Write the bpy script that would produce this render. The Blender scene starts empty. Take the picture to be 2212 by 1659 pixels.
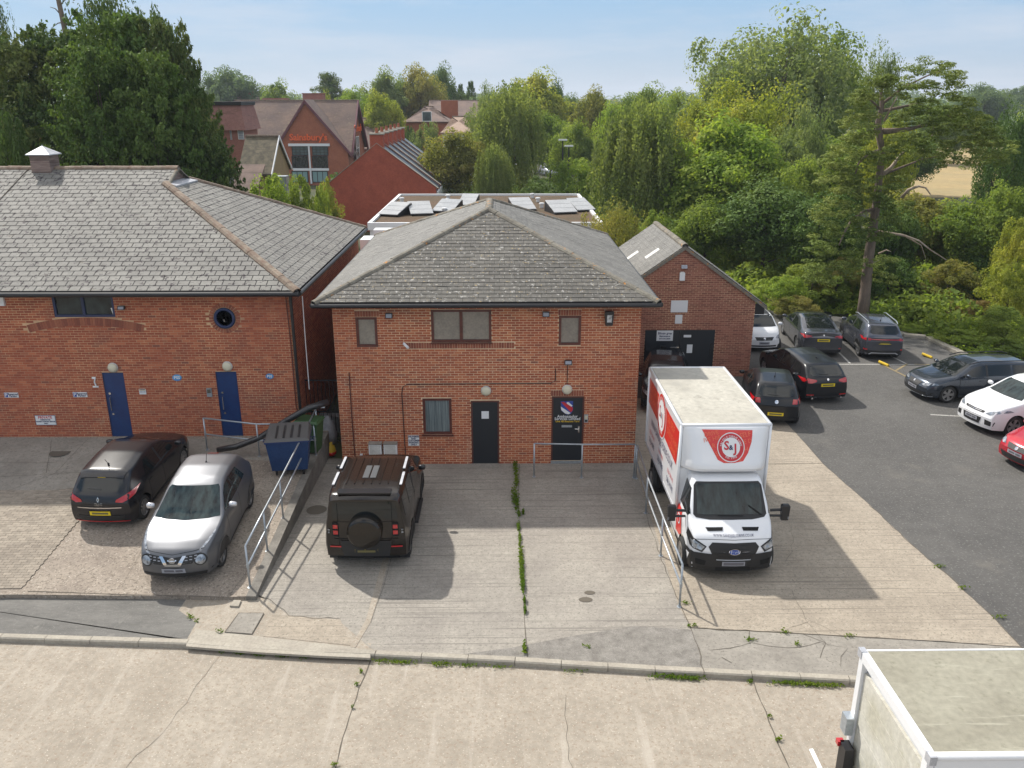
import bpy, bmesh, math, random
import numpy as np
from mathutils import Vector, Matrix
from mathutils.bvhtree import BVHTree
random.seed(5); np.random.seed(5)
C = bpy.context.scene.collection
S = bpy.context.scene
PI = math.pi
R = math.radians
# ---------------------------------------------------------------- camera
CAM_H, PITCH, YAW = 10.6, R(18.84), R(0.69)
FPX, WPX, HPX = 1800.0, 2212.0, 1659.0
cam = bpy.data.cameras.new('camera'); cam_o = bpy.data.objects.new('camera', cam); C.objects.link(cam_o)
cam.sensor_width = 36; cam.lens = 36 * FPX / WPX; cam.clip_end = 9000; cam.clip_start = .1
cam_o.location = (0, 0, CAM_H); cam_o.rotation_euler = (PI / 2 - PITCH, 0, -YAW)
S.camera = cam_o
CM = Matrix.Rotation(-YAW, 3, 'Z') @ Matrix.Rotation(PI / 2 - PITCH, 3, 'X')
CAMP = Vector((0, 0, CAM_H))
# ---------------------------------------------------------------- light
SUN = Vector((-.62, .70, 1.0)).normalized()
w = bpy.data.worlds.new('World'); S.world = w; w.use_nodes = True
nt = w.node_tree; nt.nodes.clear(); N = nt.nodes.new; L = nt.links.new
sky = N('ShaderNodeTexSky'); sky.sky_type = 'NISHITA'; sky.sun_disc = False
sky.sun_elevation = math.asin(SUN.z); sky.sun_rotation = math.atan2(SUN.x, SUN.y)
sky.air_density = 1.0; sky.dust_density = 0.3; sky.ozone_density = 3.0; sky.altitude = 50
tc = N('ShaderNodeTexCoord'); mp = N('ShaderNodeMapping'); mp.inputs['Scale'].default_value = (1.6, 1.6, 11)
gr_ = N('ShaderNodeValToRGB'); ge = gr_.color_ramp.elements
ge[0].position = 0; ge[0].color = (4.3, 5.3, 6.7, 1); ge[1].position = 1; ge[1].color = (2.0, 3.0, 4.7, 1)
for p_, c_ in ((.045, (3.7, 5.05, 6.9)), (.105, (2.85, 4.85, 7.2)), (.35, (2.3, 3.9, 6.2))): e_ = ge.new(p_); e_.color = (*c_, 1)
n1 = N('ShaderNodeTexNoise'); n1.inputs['Scale'].default_value = 2.3; n1.inputs['Detail'].default_value = 7; n1.inputs['Roughness'].default_value = .6
rp = N('ShaderNodeValToRGB'); rp.color_ramp.elements[0].position = .47; rp.color_ramp.elements[1].position = .78
sx = N('ShaderNodeSeparateXYZ'); zr = N('ShaderNodeMapRange'); zr.inputs[1].default_value = .30; zr.inputs[2].default_value = .02
mu = N('ShaderNodeMath'); mu.operation = 'MULTIPLY'
mu2 = N('ShaderNodeMath'); mu2.operation = 'MULTIPLY'; mu2.inputs[1].default_value = .85
mx = N('ShaderNodeMix'); mx.data_type = 'RGBA'; mx.inputs[7].default_value = (6.6, 6.9, 7.6, 1)
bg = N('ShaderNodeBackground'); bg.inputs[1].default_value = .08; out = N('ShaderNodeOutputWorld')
L(tc.outputs['Generated'], mp.inputs[0]); L(mp.outputs[0], n1.inputs[0]); L(n1.outputs[0], rp.inputs[0])
L(tc.outputs['Generated'], sx.inputs[0]); L(sx.outputs[2], zr.inputs[0])
L(rp.outputs[0], mu.inputs[0]); L(zr.outputs[0], mu.inputs[1]); L(mu.outputs[0], mu2.inputs[0])
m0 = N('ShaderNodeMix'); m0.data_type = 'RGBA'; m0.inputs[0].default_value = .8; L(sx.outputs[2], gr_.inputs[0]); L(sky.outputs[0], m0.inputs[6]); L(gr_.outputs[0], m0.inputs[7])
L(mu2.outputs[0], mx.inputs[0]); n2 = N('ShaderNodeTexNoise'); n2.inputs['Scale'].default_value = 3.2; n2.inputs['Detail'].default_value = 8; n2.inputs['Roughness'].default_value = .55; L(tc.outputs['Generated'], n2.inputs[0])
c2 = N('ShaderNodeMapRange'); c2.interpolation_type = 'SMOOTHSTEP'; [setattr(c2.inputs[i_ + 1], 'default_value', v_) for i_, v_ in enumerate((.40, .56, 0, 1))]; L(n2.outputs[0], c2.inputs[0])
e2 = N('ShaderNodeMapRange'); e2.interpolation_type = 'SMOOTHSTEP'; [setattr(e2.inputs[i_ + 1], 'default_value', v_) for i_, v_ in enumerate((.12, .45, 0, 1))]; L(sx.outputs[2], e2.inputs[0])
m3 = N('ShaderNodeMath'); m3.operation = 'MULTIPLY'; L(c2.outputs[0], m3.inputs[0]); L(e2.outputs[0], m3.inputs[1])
mc = N('ShaderNodeMix'); mc.data_type = 'RGBA'; mc.inputs[7].default_value = (12.6, 12.2, 11.8, 1); L(m3.outputs[0], mc.inputs[0]); L(m0.outputs[2], mc.inputs[6]); L(mc.outputs[2], mx.inputs[6]); L(mx.outputs[2], bg.inputs[0]); L(bg.outputs[0], out.inputs[0])  # bright clouds above the view, unseen, added to lift the light in shade
sl = bpy.data.lights.new('sun', 'SUN'); sl.energy = 4.0; sl.angle = R(1.2); sl.color = (1, .95, .87)
so = bpy.data.objects.new('sun', sl); C.objects.link(so); so.rotation_euler = SUN.to_track_quat('Z', 'Y').to_euler(); so.location = (-40, 45, 60)
S.view_settings.view_transform = 'Standard'; S.view_settings.look = 'None'; S.view_settings.gamma = 1
S.view_settings.use_curve_mapping = False; S.view_settings.exposure = .49
# ---------------------------------------------------------------- helpers: a photograph pixel (2212 wide) to a point of the place
def ray(px, py):
    return CM @ Vector(((px - WPX / 2) / FPX, (HPX / 2 - py) / FPX, -1))
def G(px, py, z=0.):
    d = ray(px, py); t = (z - CAM_H) / d.z; return CAMP + d * t
def WY(px, py, Y):
    d = ray(px, py); return CAMP + d * (Y / d.y)
def WX(px, py, X):
    d = ray(px, py); return CAMP + d * (X / d.x)
def V(*a): return Vector(a)
# ---------------------------------------------------------------- objects
LOCS = {}
def tagit(o, label=None, cat=None, group=None, kind=None):
    if label: o['label'] = label
    if cat: o['category'] = cat
    if group: o['group'] = group
    if kind: o['kind'] = kind
    return o
def thing(name, label, cat, loc=(0, 0, 0), group=None, rz=0):
    o = bpy.data.objects.new(name, None); C.objects.link(o); o.location = loc; o.rotation_euler = (0, 0, rz)
    o.empty_display_size = .2
    return tagit(o, label, cat, group)
def kid(o, parent):
    """child given in world coordinates (parents that are Empties are only moved, never turned, when this is used)"""
    if parent is None: return o
    o.parent = parent
    if parent.type == 'EMPTY': o.matrix_parent_inverse = Matrix.Translation(-parent.location)
    return o
def mesh(name, vs, fs, mat, smooth=False):
    me = bpy.data.meshes.new(name); me.from_pydata([tuple(v) for v in vs], [], fs)
    for m in (mat if isinstance(mat, (list, tuple)) else [mat]): me.materials.append(m)
    if smooth: me.polygons.foreach_set('use_smooth', [True] * len(me.polygons))
    me.update(); return me
def ob(name, me, parent=None, world=True):
    o = bpy.data.objects.new(name, me); C.objects.link(o)
    if parent is not None:
        if world: kid(o, parent)
        else: o.parent = parent
    return o
class MB:
    def __init__(s): s.v = []; s.f = []
    def add(s, vs, fs):
        n = len(s.v); s.v += [tuple(v) for v in vs]; s.f += [tuple(i + n for i in f) for f in fs]; return s
    def box(s, x0, y0, z0, x1, y1, z1):
        return s.add([(x0, y0, z0), (x1, y0, z0), (x1, y1, z0), (x0, y1, z0), (x0, y0, z1), (x1, y0, z1), (x1, y1, z1), (x0, y1, z1)],
                     [(0, 3, 2, 1), (4, 5, 6, 7), (0, 1, 5, 4), (1, 2, 6, 5), (2, 3, 7, 6), (3, 0, 4, 7)])
    def frustum(s, c, a0, b0, a1, b1, h):
        x, y, z = c
        return s.add([(x - a0, y - b0, z), (x + a0, y - b0, z), (x + a0, y + b0, z), (x - a0, y + b0, z), (x - a1, y - b1, z + h), (x + a1, y - b1, z + h), (x + a1, y + b1, z + h), (x - a1, y + b1, z + h)],
                     [(0, 3, 2, 1), (4, 5, 6, 7), (0, 1, 5, 4), (1, 2, 6, 5), (2, 3, 7, 6), (3, 0, 4, 7)])
    def prism(s, poly, d):
        """poly: loop of points, d: extrusion vector"""
        n = len(poly); d = Vector(d); P = [Vector(p) for p in poly]
        return s.add(P + [p + d for p in P], [tuple(range(n))[::-1], tuple(range(n, 2 * n))] + [(i, (i + 1) % n, n + (i + 1) % n, n + i) for i in range(n)])
    def tube(s, pts, r, k=8, cap=True):
        pts = [Vector(p) for p in pts]; n = len(pts); rs = r if isinstance(r, (list, tuple)) else [r] * n
        vs = []; up = None
        for i, p in enumerate(pts):
            t = (pts[min(i + 1, n - 1)] - pts[max(i - 1, 0)]).normalized()
            if up is None or abs(up.dot(t)) > .95: up = Vector((0, 0, 1)) if abs(t.z) < .9 else Vector((1, 0, 0))
            a = t.cross(up).normalized(); b = t.cross(a).normalized(); up = -b if False else up
            for j in range(k):
                q = 2 * PI * j / k; vs.append(p + a * (math.cos(q) * rs[i]) + b * (math.sin(q) * rs[i]))
        fs = [(i * k + j, i * k + (j + 1) % k, (i + 1) * k + (j + 1) % k, (i + 1) * k + j) for i in range(n - 1) for j in range(k)]
        if cap: fs += [tuple(range(k))[::-1], tuple(range((n - 1) * k, n * k))]
        return s.add(vs, fs)
    def lathe(s, prof, M=None, k=24):
        """prof: (r, h) pairs turned about local z, M places it"""
        vs = []
        for r, h in prof:
            for j in range(k):
                a = 2 * PI * j / k; p = Vector((r * math.cos(a), r * math.sin(a), h)); vs.append(M @ p if M else p)
        n = len(prof); fs = [(i * k + j, i * k + (j + 1) % k, (i + 1) * k + (j + 1) % k, (i + 1) * k + j) for i in range(n - 1) for j in range(k)]
        flatd = len(prof) == 2 and min(prof[0][0], prof[1][0]) < 1e-4
        if prof[0][0] > 1e-4 and not flatd: fs.append(tuple(range(k))[::-1])
        if prof[-1][0] > 1e-4 and not flatd: fs.append(tuple(range((n - 1) * k, n * k)))
        return s.add(vs, fs)
    def build(s, name, mat, parent=None, smooth=False, world=True):
        return ob(name, mesh(name, s.v, s.f, mat, smooth), parent, world)
def struct(o, label=None):
    o['kind'] = 'structure'
    if label: o['label'] = label
    return o
# ---------------------------------------------------------------- materials
MATS = {}
def pm(name, col, rough=.7, metal=0., col2=None, nscale=2., namt=.5, isl=0., bump=0., bscale=60., coat=0., spec=.5,
       ramp=None, detail=5., stretch=None, spots=None, bdist=.01, trans=0., spots2=None, lo=.35, hi=.65, coord='pos', streak=None):
    m = bpy.data.materials.new(name); m.use_nodes = True; nt = m.node_tree; B = nt.nodes['Principled BSDF']
    N = nt.nodes.new; L = nt.links.new
    B.inputs['Roughness'].default_value = rough; B.inputs['Metallic'].default_value = metal
    B.inputs['Specular IOR Level'].default_value = spec; B.inputs['Coat Weight'].default_value = coat; B.inputs['Coat Roughness'].default_value = .04
    cur = None
    if coord == 'pos': P = N('ShaderNodeNewGeometry').outputs['Position']
    else: P = N('ShaderNodeTexCoord').outputs['Object']
    if stretch:
        mp = N('ShaderNodeMapping'); mp.inputs['Scale'].default_value = stretch; L(P, mp.inputs[0]); PS = mp.outputs[0]
    else: PS = P
    def noise(sc, src=None, det=detail, ro=.6):
        n = N('ShaderNodeTexNoise'); n.inputs['Scale'].default_value = sc; n.inputs['Detail'].default_value = det; n.inputs['Roughness'].default_value = ro
        L(src or P, n.inputs[0]); return n.outputs[0]
    def maprange(src, a, b, c=0., d=1.):
        r = N('ShaderNodeMapRange'); L(src, r.inputs[0])
        for i, v in enumerate((a, b, c, d)): r.inputs[i + 1].default_value = v
        return r.outputs[0]
    def mix(f, a, b, mode='MIX'):
        x = N('ShaderNodeMix'); x.data_type = 'RGBA'; x.blend_type = mode
        if isinstance(f, float): x.inputs[0].default_value = f
        else: L(f, x.inputs[0])
        for i, v in ((6, a), (7, b)):
            if isinstance(v, tuple): x.inputs[i].default_value = (*v, 1) if len(v) == 3 else v
            else: L(v, x.inputs[i])
        return x.outputs[2]
    rnd = None
    if isl or ramp:
        oi = N('ShaderNodeObjectInfo').outputs['Random']; ri = N('ShaderNodeNewGeometry').outputs['Random Per Island']
        a = N('ShaderNodeMath'); a.operation = 'ADD'; L(oi, a.inputs[0]); L(ri, a.inputs[1])
        f = N('ShaderNodeMath'); f.operation = 'FRACT'; L(a.outputs[0], f.inputs[0]); rnd = f.outputs[0]
    cur = tuple(col)
    if ramp:
        r = N('ShaderNodeValToRGB'); e = r.color_ramp.elements
        e[0].position, e[0].color = ramp[0][0], (*ramp[0][1], 1); e[1].position, e[1].color = ramp[-1][0], (*ramp[-1][1], 1)
        for p, c in ramp[1:-1]: q = e.new(p); q.color = (*c, 1)
        L(rnd, r.inputs[0]); cur = r.outputs[0]
    if col2:
        f = maprange(noise(nscale, PS), lo, hi, 0, namt * 2 if namt < .5 else 1.)
        cur = mix(f, cur, tuple(col2))
        f2 = maprange(noise(nscale * 9, PS), .3, .7, .86, 1.14)
        cb = N('ShaderNodeCombineColor'); [L(f2, cb.inputs[i]) for i in range(3)]
        cur = mix(1.0, cur, cb.outputs[0], 'MULTIPLY')
    if isl and not ramp:
        v = maprange(rnd, 0, 1, 1 - isl, 1 + isl); cb = N('ShaderNodeCombineColor'); [L(v, cb.inputs[i]) for i in range(3)]
        cur = mix(1.0, cur, cb.outputs[0], 'MULTIPLY')
    for sp in (spots, spots2, streak):
        if sp:
            sc, thr, sc_col, soft = sp[:4]; src = P
            if len(sp) > 4:
                mp2 = N('ShaderNodeMapping'); mp2.inputs['Scale'].default_value = sp[4]; L(P, mp2.inputs[0]); src = mp2.outputs[0]
            cur = mix(maprange(noise(sc, src, 5, .65), thr, thr + soft), cur, tuple(sc_col))
    if isinstance(cur, tuple): B.inputs['Base Color'].default_value = (*cur, 1)
    else: L(cur, B.inputs['Base Color'])
    if bump:
        b = N('ShaderNodeBump'); b.inputs['Strength'].default_value = bump; b.inputs['Distance'].default_value = bdist
        L(noise(bscale, PS), b.inputs['Height']); L(b.outputs[0], B.inputs['Normal'])
    if trans:
        T = N('ShaderNodeBsdfTranslucent'); X = N('ShaderNodeMixShader'); X.inputs[0].default_value = trans
        if isinstance(cur, tuple): T.inputs[0].default_value = (*cur, 1)
        else: L(mix(1.0, cur, (1.25, 1.2, .6), 'MULTIPLY'), T.inputs[0])
        L(B.outputs[0], X.inputs[1]); L(T.outputs[0], X.inputs[2]); L(X.outputs[0], nt.nodes['Material Output'].inputs[0])
    MATS[name] = m; return m
BR1 = [(0, (0.295, 0.081, 0.042)), (.4, (0.378, 0.102, 0.048)), (.75, (0.437, 0.127, 0.057)), (.94, (0.496, 0.177, 0.083)), (1, (0.236, 0.083, 0.055))]
BR2 = [(0, (0.288, 0.076, 0.042)), (.4, (0.348, 0.093, 0.048)), (.75, (0.396, 0.111, 0.055)), (.95, (0.480, 0.164, 0.081)), (1, (0.216, 0.076, 0.052))]
m_brick1 = pm('brick_orange_red', (.2, .1, .1), .88, ramp=BR1, spots=(7, .62, (.42, .30, .20), .3), spots2=(.9, .57, (.20, .082, .058), .3), streak=(2.2, .63, (.46, .36, .27), .25, (1, 1, .35)), bump=.4, bscale=55)
m_brick2 = pm('brick_dark_red', (.2, .1, .1), .88, ramp=BR2, spots=(5, .63, (.38, .24, .14), .35), spots2=(.8, .55, (.19, .075, .055), .3), streak=(2.2, .64, (.40, .28, .18), .25, (1, 1, .5)), bump=.4, bscale=55)
m_brick3 = pm('brick_brown', (.2, .1, .1), .88, ramp=[(0, (.20, .075, .055)), (.6, (.28, .105, .072)), (1, (.33, .135, .095))], bump=.4, bscale=55)
m_mortar1 = pm('mortar_buff', (.74, .58, .38), .95, col2=(.54, .34, .22), nscale=.45, bump=.3)
m_mortar2 = pm('mortar_brown', (.66, .46, .27), .95, col2=(.36, .18, .12), nscale=.5, bump=.3)
m_soldier = pm('brick_soldier', (.2, .1, .1), .88, ramp=[(0, (.22, .075, .05)), (.5, (.30, .10, .06)), (1, (.35, .13, .075))], bump=.4, bscale=55)
m_slate1 = pm('slate_pale', (.205, .197, .178), .8, col2=(.165, .158, .145), nscale=.9, isl=.10, spots=(6, .585, (.045, .036, .04), .02), spots2=(22, .61, (.12, .10, .09), .05), streak=(3, .62, (.16, .145, .12), .1), bump=.5, bscale=45)
m_slate2 = pm('slate_lichen', (.112, .105, .092), .8, col2=(.08, .075, .066), nscale=.8, isl=.14, spots=(9, .575, (.40, .385, .36), .10), spots2=(13, .635, (.42, .30, .12), .03), streak=(16, .63, (.035, .03, .03), .03), bump=.5, bscale=45)
m_slate3 = pm('slate_grey', (.155, .15, .138), .75, col2=(.115, .112, .103), nscale=.8, isl=.10, spots=(9, .60, (.30, .29, .265), .07), spots2=(14, .62, (.09, .08, .07), .04), bump=.4, bscale=45)
m_underroof = pm('roof_gap_dark', (.022, .02, .022), .95)
m_ridge = pm('ridge_tile_rust', (.17, .11, .078), .9, col2=(.26, .215, .165), nscale=6, isl=.15, spots=(11, .66, (.10, .055, .035), .05), bump=.8, bscale=30, bdist=.02)
m_ridge2 = pm('ridge_tile_lichen', (.14, .125, .10), .9, col2=(.21, .195, .16), nscale=6, isl=.15, spots=(5, .60, (.45, .20, .05), .06), spots2=(12, .62, (.10, .085, .06), .06), bump=.8, bscale=30, bdist=.02)
m_black = pm('black_plastic', (.014, .014, .016), .42, spots=(4, .66, (.04, .038, .035), .2))
m_blackp = pm('black_paint_door', (.012, .015, .02), .45, spots=(8, .68, (.05, .05, .05), .1), bump=.05, bscale=8)
m_navy = pm('navy_paint', (.006, .036, .135), .42, col2=(.007, .026, .11), nscale=3)
m_navyf = pm('navy_frame', (.012, .025, .085), .4)
m_brownf = pm('brown_wood_frame', (.115, .03, .02), .45, col2=(.08, .022, .016), nscale=9)
m_white = pm('white_paint', (.74, .75, .76), .4)
m_whited = pm('white_dirty_paint', (.66, .65, .62), .5, col2=(.5, .49, .46), nscale=3)
m_cream = pm('cream_lamp_glass', (.62, .58, .44), .35)
m_galv = pm('galvanised_steel', (.43, .47, .50), .38, metal=.55, col2=(.34, .37, .40), nscale=14)
m_steel = pm('bright_steel', (.62, .62, .62), .25, metal=1)
m_lead = pm('lead_flashing', (.5, .51, .54), .5, metal=.3, col2=(.36, .37, .40), nscale=7)
m_tim = pm('weathered_timber', (.26, .20, .175), .85, col2=(.15, .10, .09), nscale=5, isl=.3, stretch=(.4, .4, 5), bump=.3)
m_conc = pm('concrete_beige', (.33, .291, .237), .92, col2=(.272, .237, .19), nscale=.8, spots=(17, .54, (.255, .20, .15), .09), spots2=(26, .60, (.50, .45, .38), .07), streak=(1.3, .56, (.41, .37, .315), .25, (2.6, .22, 1)), bump=.5, bscale=120)
def ribbed(name, c1, c2, sc=24., amt=.8):
    m = pm(name, c1, .93, col2=c2, nscale=.8, spots=(18, .54, (c2[0] * .72, c2[1] * .72, c2[2] * .7), .1), spots2=(27, .61, (.47, .44, .38), .08), streak=(3.0, .535, (c2[0] * .66, c2[1] * .66, c2[2] * .66), .12, (.07, 5.2, 1)), bump=.6, bscale=90, bdist=.012)
    return m
m_rib1 = ribbed('concrete_ribbed_grey', (.315, .29, .25), (.25, .228, .2))
m_rib2 = ribbed('concrete_ribbed_buff', (.35, .302, .24), (.28, .24, .19))
m_agg = pm('exposed_aggregate', (.34, .29, .235), .95, col2=(.24, .20, .165), nscale=.7, spots=(17, .52, (.17, .14, .11), .09), spots2=(24, .59, (.56, .51, .44), .08), bump=.8, bscale=170)
m_oldc = pm('concrete_old_grey', (.29, .268, .232), .93, col2=(.22, .202, .175), nscale=.9, spots=(18, .56, (.15, .135, .115), .10), spots2=(1.6, .6, (.34, .315, .275), .2), bump=.5, bscale=150)
m_rough = pm('concrete_crumbled', (.30, .28, .25), .95, col2=(.19, .175, .155), nscale=4, spots=(70, .57, (.10, .09, .08), .12), spots2=(50, .60, (.46, .44, .40), .1), bump=1, bscale=60, bdist=.03)
m_asph = pm('asphalt', (.094, .09, .084), .9, col2=(.074, .071, .067), nscale=.3, spots=(16, .56, (.155, .15, .14), .08), spots2=(.55, .60, (.155, .142, .122), .25), bump=.5, bscale=260)
m_asph2 = pm('asphalt_patched', (.165, .158, .145), .92, col2=(.11, .106, .098), nscale=1.1, spots=(22, .58, (.23, .22, .2), .1), spots2=(3, .60, (.21, .20, .18), .12), bump=.5, bscale=220, stretch=(.5, 1.6, 1))
m_paver = pm('block_paver', (.295, .255, .205), .93, col2=(.24, .205, .165), nscale=.8, isl=.16, spots=(80, .62, (.33, .3, .26), .1), bump=.4, bscale=150)
m_kerb = pm('kerb_concrete', (.35, .32, .265), .9, col2=(.30, .27, .225), nscale=2, isl=.08, spots=(60, .66, (.17, .15, .12), .08), bump=.3, bscale=120)
m_dark = pm('dark_joint', (.11, .095, .075), 1)
m_soil = pm('soil', (.10, .075, .05), 1, col2=(.14, .11, .07), nscale=3)
m_grass = pm('grass_field', (.07, .095, .03), 1, col2=(.15, .14, .05), nscale=.05, bump=.5, bscale=8)
m_dry = pm('dry_field', (.34, .245, .11), 1, col2=(.27, .21, .10), nscale=.12, spots=(.7, .62, (.18, .18, .07), .1))
m_glassd = pm('window_glass_dark', (.012, .016, .018), .06, spec=.9, col2=(.03, .034, .034), nscale=2)
m_blind = pm('window_blind', (.27, .235, .19), .5, coat=.5, col2=(.20, .175, .145), nscale=2)
m_curtain = pm('window_curtain', (.20, .24, .24), .35, col2=(.09, .11, .115), nscale=3, stretch=(9, 1, .3), coat=.6)
m_signw = pm('sign_white', (.70, .71, .72), .4)
m_signb = pm('sign_blue', (.02, .06, .3), .4)
m_ink = pm('ink_navy', (.02, .025, .09), .5)
m_red = pm('vinyl_red', (.62, .02, .015), .35, coat=.4)
m_redl = pm('vinyl_red_light', (.72, .14, .06), .4)
m_inkr = pm('ink_red', (.5, .02, .03), .5)
m_yel = pm('yellow_paint', (.62, .42, .02), .5)
m_chrome = pm('chrome', (.7, .7, .72), .12, metal=1)
m_rubber = pm('tyre_rubber', (.018, .018, .018), .8)
m_rim = pm('alloy_rim', (.42, .42, .43), .3, metal=.8)
m_under = pm('car_underside', (.006, .006, .006), .9)
m_trim = pm('car_black_trim', (.016, .016, .017), .55)
m_cglass = pm('car_glass', (.008, .011, .012), .03, spec=.5, coat=.15, coord='obj')
m_cglass2 = pm('car_glass_teal', (.03, .048, .05), .03, spec=.4, coat=0, col2=(.008, .012, .014), nscale=3, stretch=(1, 2.5, .7), coord='obj')
m_taill = pm('tail_lamp_red', (.45, .008, .012), .12, coat=1)
m_headl = pm('head_lamp_clear', (.45, .48, .52), .08, metal=.3, coat=1, col2=(.10, .11, .13), nscale=9, coord='obj')
m_amber = pm('lamp_amber', (.8, .25, .02), .2, coat=1)
m_ply = pm("plate_yellow", (.75, .56, .01), .4)
m_plg = pm('plate_grey', (.30, .31, .35), .4)
m_plb = pm('plate_blur', (.16, .14, .05), .4)
m_plb2 = pm('plate_blur_grey', (.12, .12, .14), .4)
# ---------------------------------------------------------------- fields of bricks, slates, pavers
def clip(poly, a, b, c):
    """keep a*u+b*v+c>=0"""
    o = []; n = len(poly)
    for i in range(n):
        p, q = poly[i], poly[(i + 1) % n]; dp = a * p[0] + b * p[1] + c; dq = a * q[0] + b * q[1] + c
        if dp >= 0: o.append(p)
        if (dp >= 0) != (dq >= 0):
            t = dp / (dp - dq); o.append((p[0] + (q[0] - p[0]) * t, p[1] + (q[1] - p[1]) * t))
    return o
MESHCACHE = {}
def field(piece, parent, O, U, W, poly, mat, gauge, length, gap=.01, th=.012, base=-.012, tilt=0., stagger=.5, holes=(), singles=300, off0=0., jit=.0, vgap=None, keep=None, stuffname=None):
    """pieces laid in courses on the plane O + u U + v W, clipped to a convex polygon; nearest `singles` are objects of their own"""
    U = U.normalized(); W = W.normalized(); Nn = U.cross(W).normalized()
    if vgap is None: vgap = gap
    u0 = min(p[0] for p in poly); u1 = max(p[0] for p in poly); v0 = min(p[1] for p in poly); v1 = max(p[1] for p in poly)
    area = sum(poly[i][0] * poly[(i + 1) % len(poly)][1] - poly[(i + 1) % len(poly)][0] * poly[i][1] for i in range(len(poly)))
    pl = poly if area > 0 else poly[::-1]
    edges = []
    for i in range(len(pl)):
        p, q = pl[i], pl[(i + 1) % len(pl)]; a = -(q[1] - p[1]); b = q[0] - p[0]; l = math.hypot(a, b)
        if l > 1e-6: a /= l; b /= l; edges.append((a, b, -(a * p[0] + b * p[1])))
    rng = random.Random(7); out = []; row = 0; v = v0
    while v < v1 - .01:
        L_ = (length if not isinstance(length, tuple) else length[row % 2])
        u = u0 - L_ * ((stagger * row) % 1.) - off0
        while u < u1:
            a, b = u + gap / 2, u + L_ - gap / 2; c, d = v + vgap / 2, v + gauge - vgap / 2
            segs = [(a, b)]
            for h in holes:
                if h[1] < d - .25 * gauge and h[3] > c + .25 * gauge:
                    ns = []
                    for s, t in segs:
                        if h[2] <= s or h[0] >= t: ns.append((s, t)); continue
                        if h[0] - s > .025: ns.append((s, h[0]))
                        if t - h[2] > .025: ns.append((h[2], t))
                    segs = ns
            for s, t in segs:
                s = max(s, u0); t = min(t, u1)
                if t - s < .02: continue
                P = [(s, c), (t, c), (t, d), (s, d)]
                for e in edges:
                    if all(e[0] * p[0] + e[1] * p[1] + e[2] >= -1e-6 for p in P): continue
                    P = clip(P, *e)
                    if len(P) < 3: break
                if len(P) < 3: continue
                cu = sum(p[0] for p in P) / len(P); cv = sum(p[1] for p in P) / len(P)
                if keep and not keep(cu, cv): continue
                j = rng.uniform(-jit, jit)
                out.append((P, cu, cv, v, j))
            u += L_
        v += gauge; row += 1
    M3 = Matrix((U, W, Nn)).transposed(); M4 = M3.to_4x4()
    def geo(P, cu, cv, v, j):
        n = len(P); top = [(p[0] - cu, p[1] - cv, th + j - tilt * (p[1] - v) / gauge) for p in P]; bot = [(p[0] - cu, p[1] - cv, base) for p in P]
        return top + bot, [tuple(range(n))] + [((i + 1) % n, i, n + i, n + (i + 1) % n) for i in range(n)]
    key = lambda e: (O + U * e[1] + W * e[2] - CAMP).length
    out.sort(key=key)
    for e in out[:singles]:
        P, cu, cv, v, j = e; vs, fs = geo(P, cu, cv, v, round(j, 3))
        k = (piece, mat.name, tuple(round(x, 2) for q in vs for x in q)) if len(P) == 4 else None
        me = MESHCACHE.get(k) if k else None
        if me is None:
            me = mesh(piece, vs, fs, mat)
            if k: MESHCACHE[k] = me
        o = bpy.data.objects.new(piece, me); C.objects.link(o)
        o.matrix_local = Matrix.Translation(O + U * cu + W * cv) @ M4
        kid(o, parent)
    rest = out[singles:]
    if rest:
        vs = []; fs = []
        for e in rest:
            a, f = geo(*e); n = len(vs); cu, cv = e[1], e[2]
            vs += [O + U * (p[0] + cu) + W * (p[1] + cv) + Nn * p[2] for p in a]; fs += [tuple(i + n for i in q) for q in f]
        o = ob(stuffname or piece + '_field', mesh(piece + '_field', vs, fs, mat), parent); o['kind'] = 'stuff'
    return len(out)
def plate(name, O, U, W, poly, mat, parent, t=.1, holes=()):
    """solid slab behind a field (mortar, underlay): polygon in the plane, thickness t backwards; rectangular holes become recesses by tiling"""
    U = U.normalized(); W = W.normalized(); Nn = U.cross(W)
    mb = MB()
    if not holes:
        mb.prism([O + U * p[0] + W * p[1] - Nn * t for p in poly], Nn * t)
    else:
        us = sorted({p[0] for p in poly} | {h[0] for h in holes} | {h[2] for h in holes}); vs = sorted({p[1] for p in poly} | {h[1] for h in holes} | {h[3] for h in holes})
        u_lo, u_hi = min(p[0] for p in poly), max(p[0] for p in poly)
        us = [u for u in us if u_lo <= u <= u_hi]
        area = sum(poly[i][0] * poly[(i + 1) % len(poly)][1] - poly[(i + 1) % len(poly)][0] * poly[i][1] for i in range(len(poly)))
        pl = poly if area > 0 else poly[::-1]
        for i in range(len(us) - 1):
            for j in range(len(vs) - 1):
                cu, cv = (us[i] + us[i + 1]) / 2, (vs[j] + vs[j + 1]) / 2
                if any(h[0] < cu < h[2] and h[1] < cv < h[3] for h in holes): continue
                P = [(us[i], vs[j]), (us[i + 1], vs[j]), (us[i + 1], vs[j + 1]), (us[i], vs[j + 1])]
                for k in range(len(pl)):
                    p, q = pl[k], pl[(k + 1) % len(pl)]; a = -(q[1] - p[1]); b = q[0] - p[0]; l = math.hypot(a, b)
                    if l < 1e-6: continue
                    P = clip(P, a / l, b / l, -(a * p[0] + b * p[1]) / l)
                    if len(P) < 3: break
                if len(P) >= 3: mb.prism([O + U * p[0] + W * p[1] - Nn * t for p in P], Nn * t)
    return mb.build(name, mat, parent)
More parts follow.
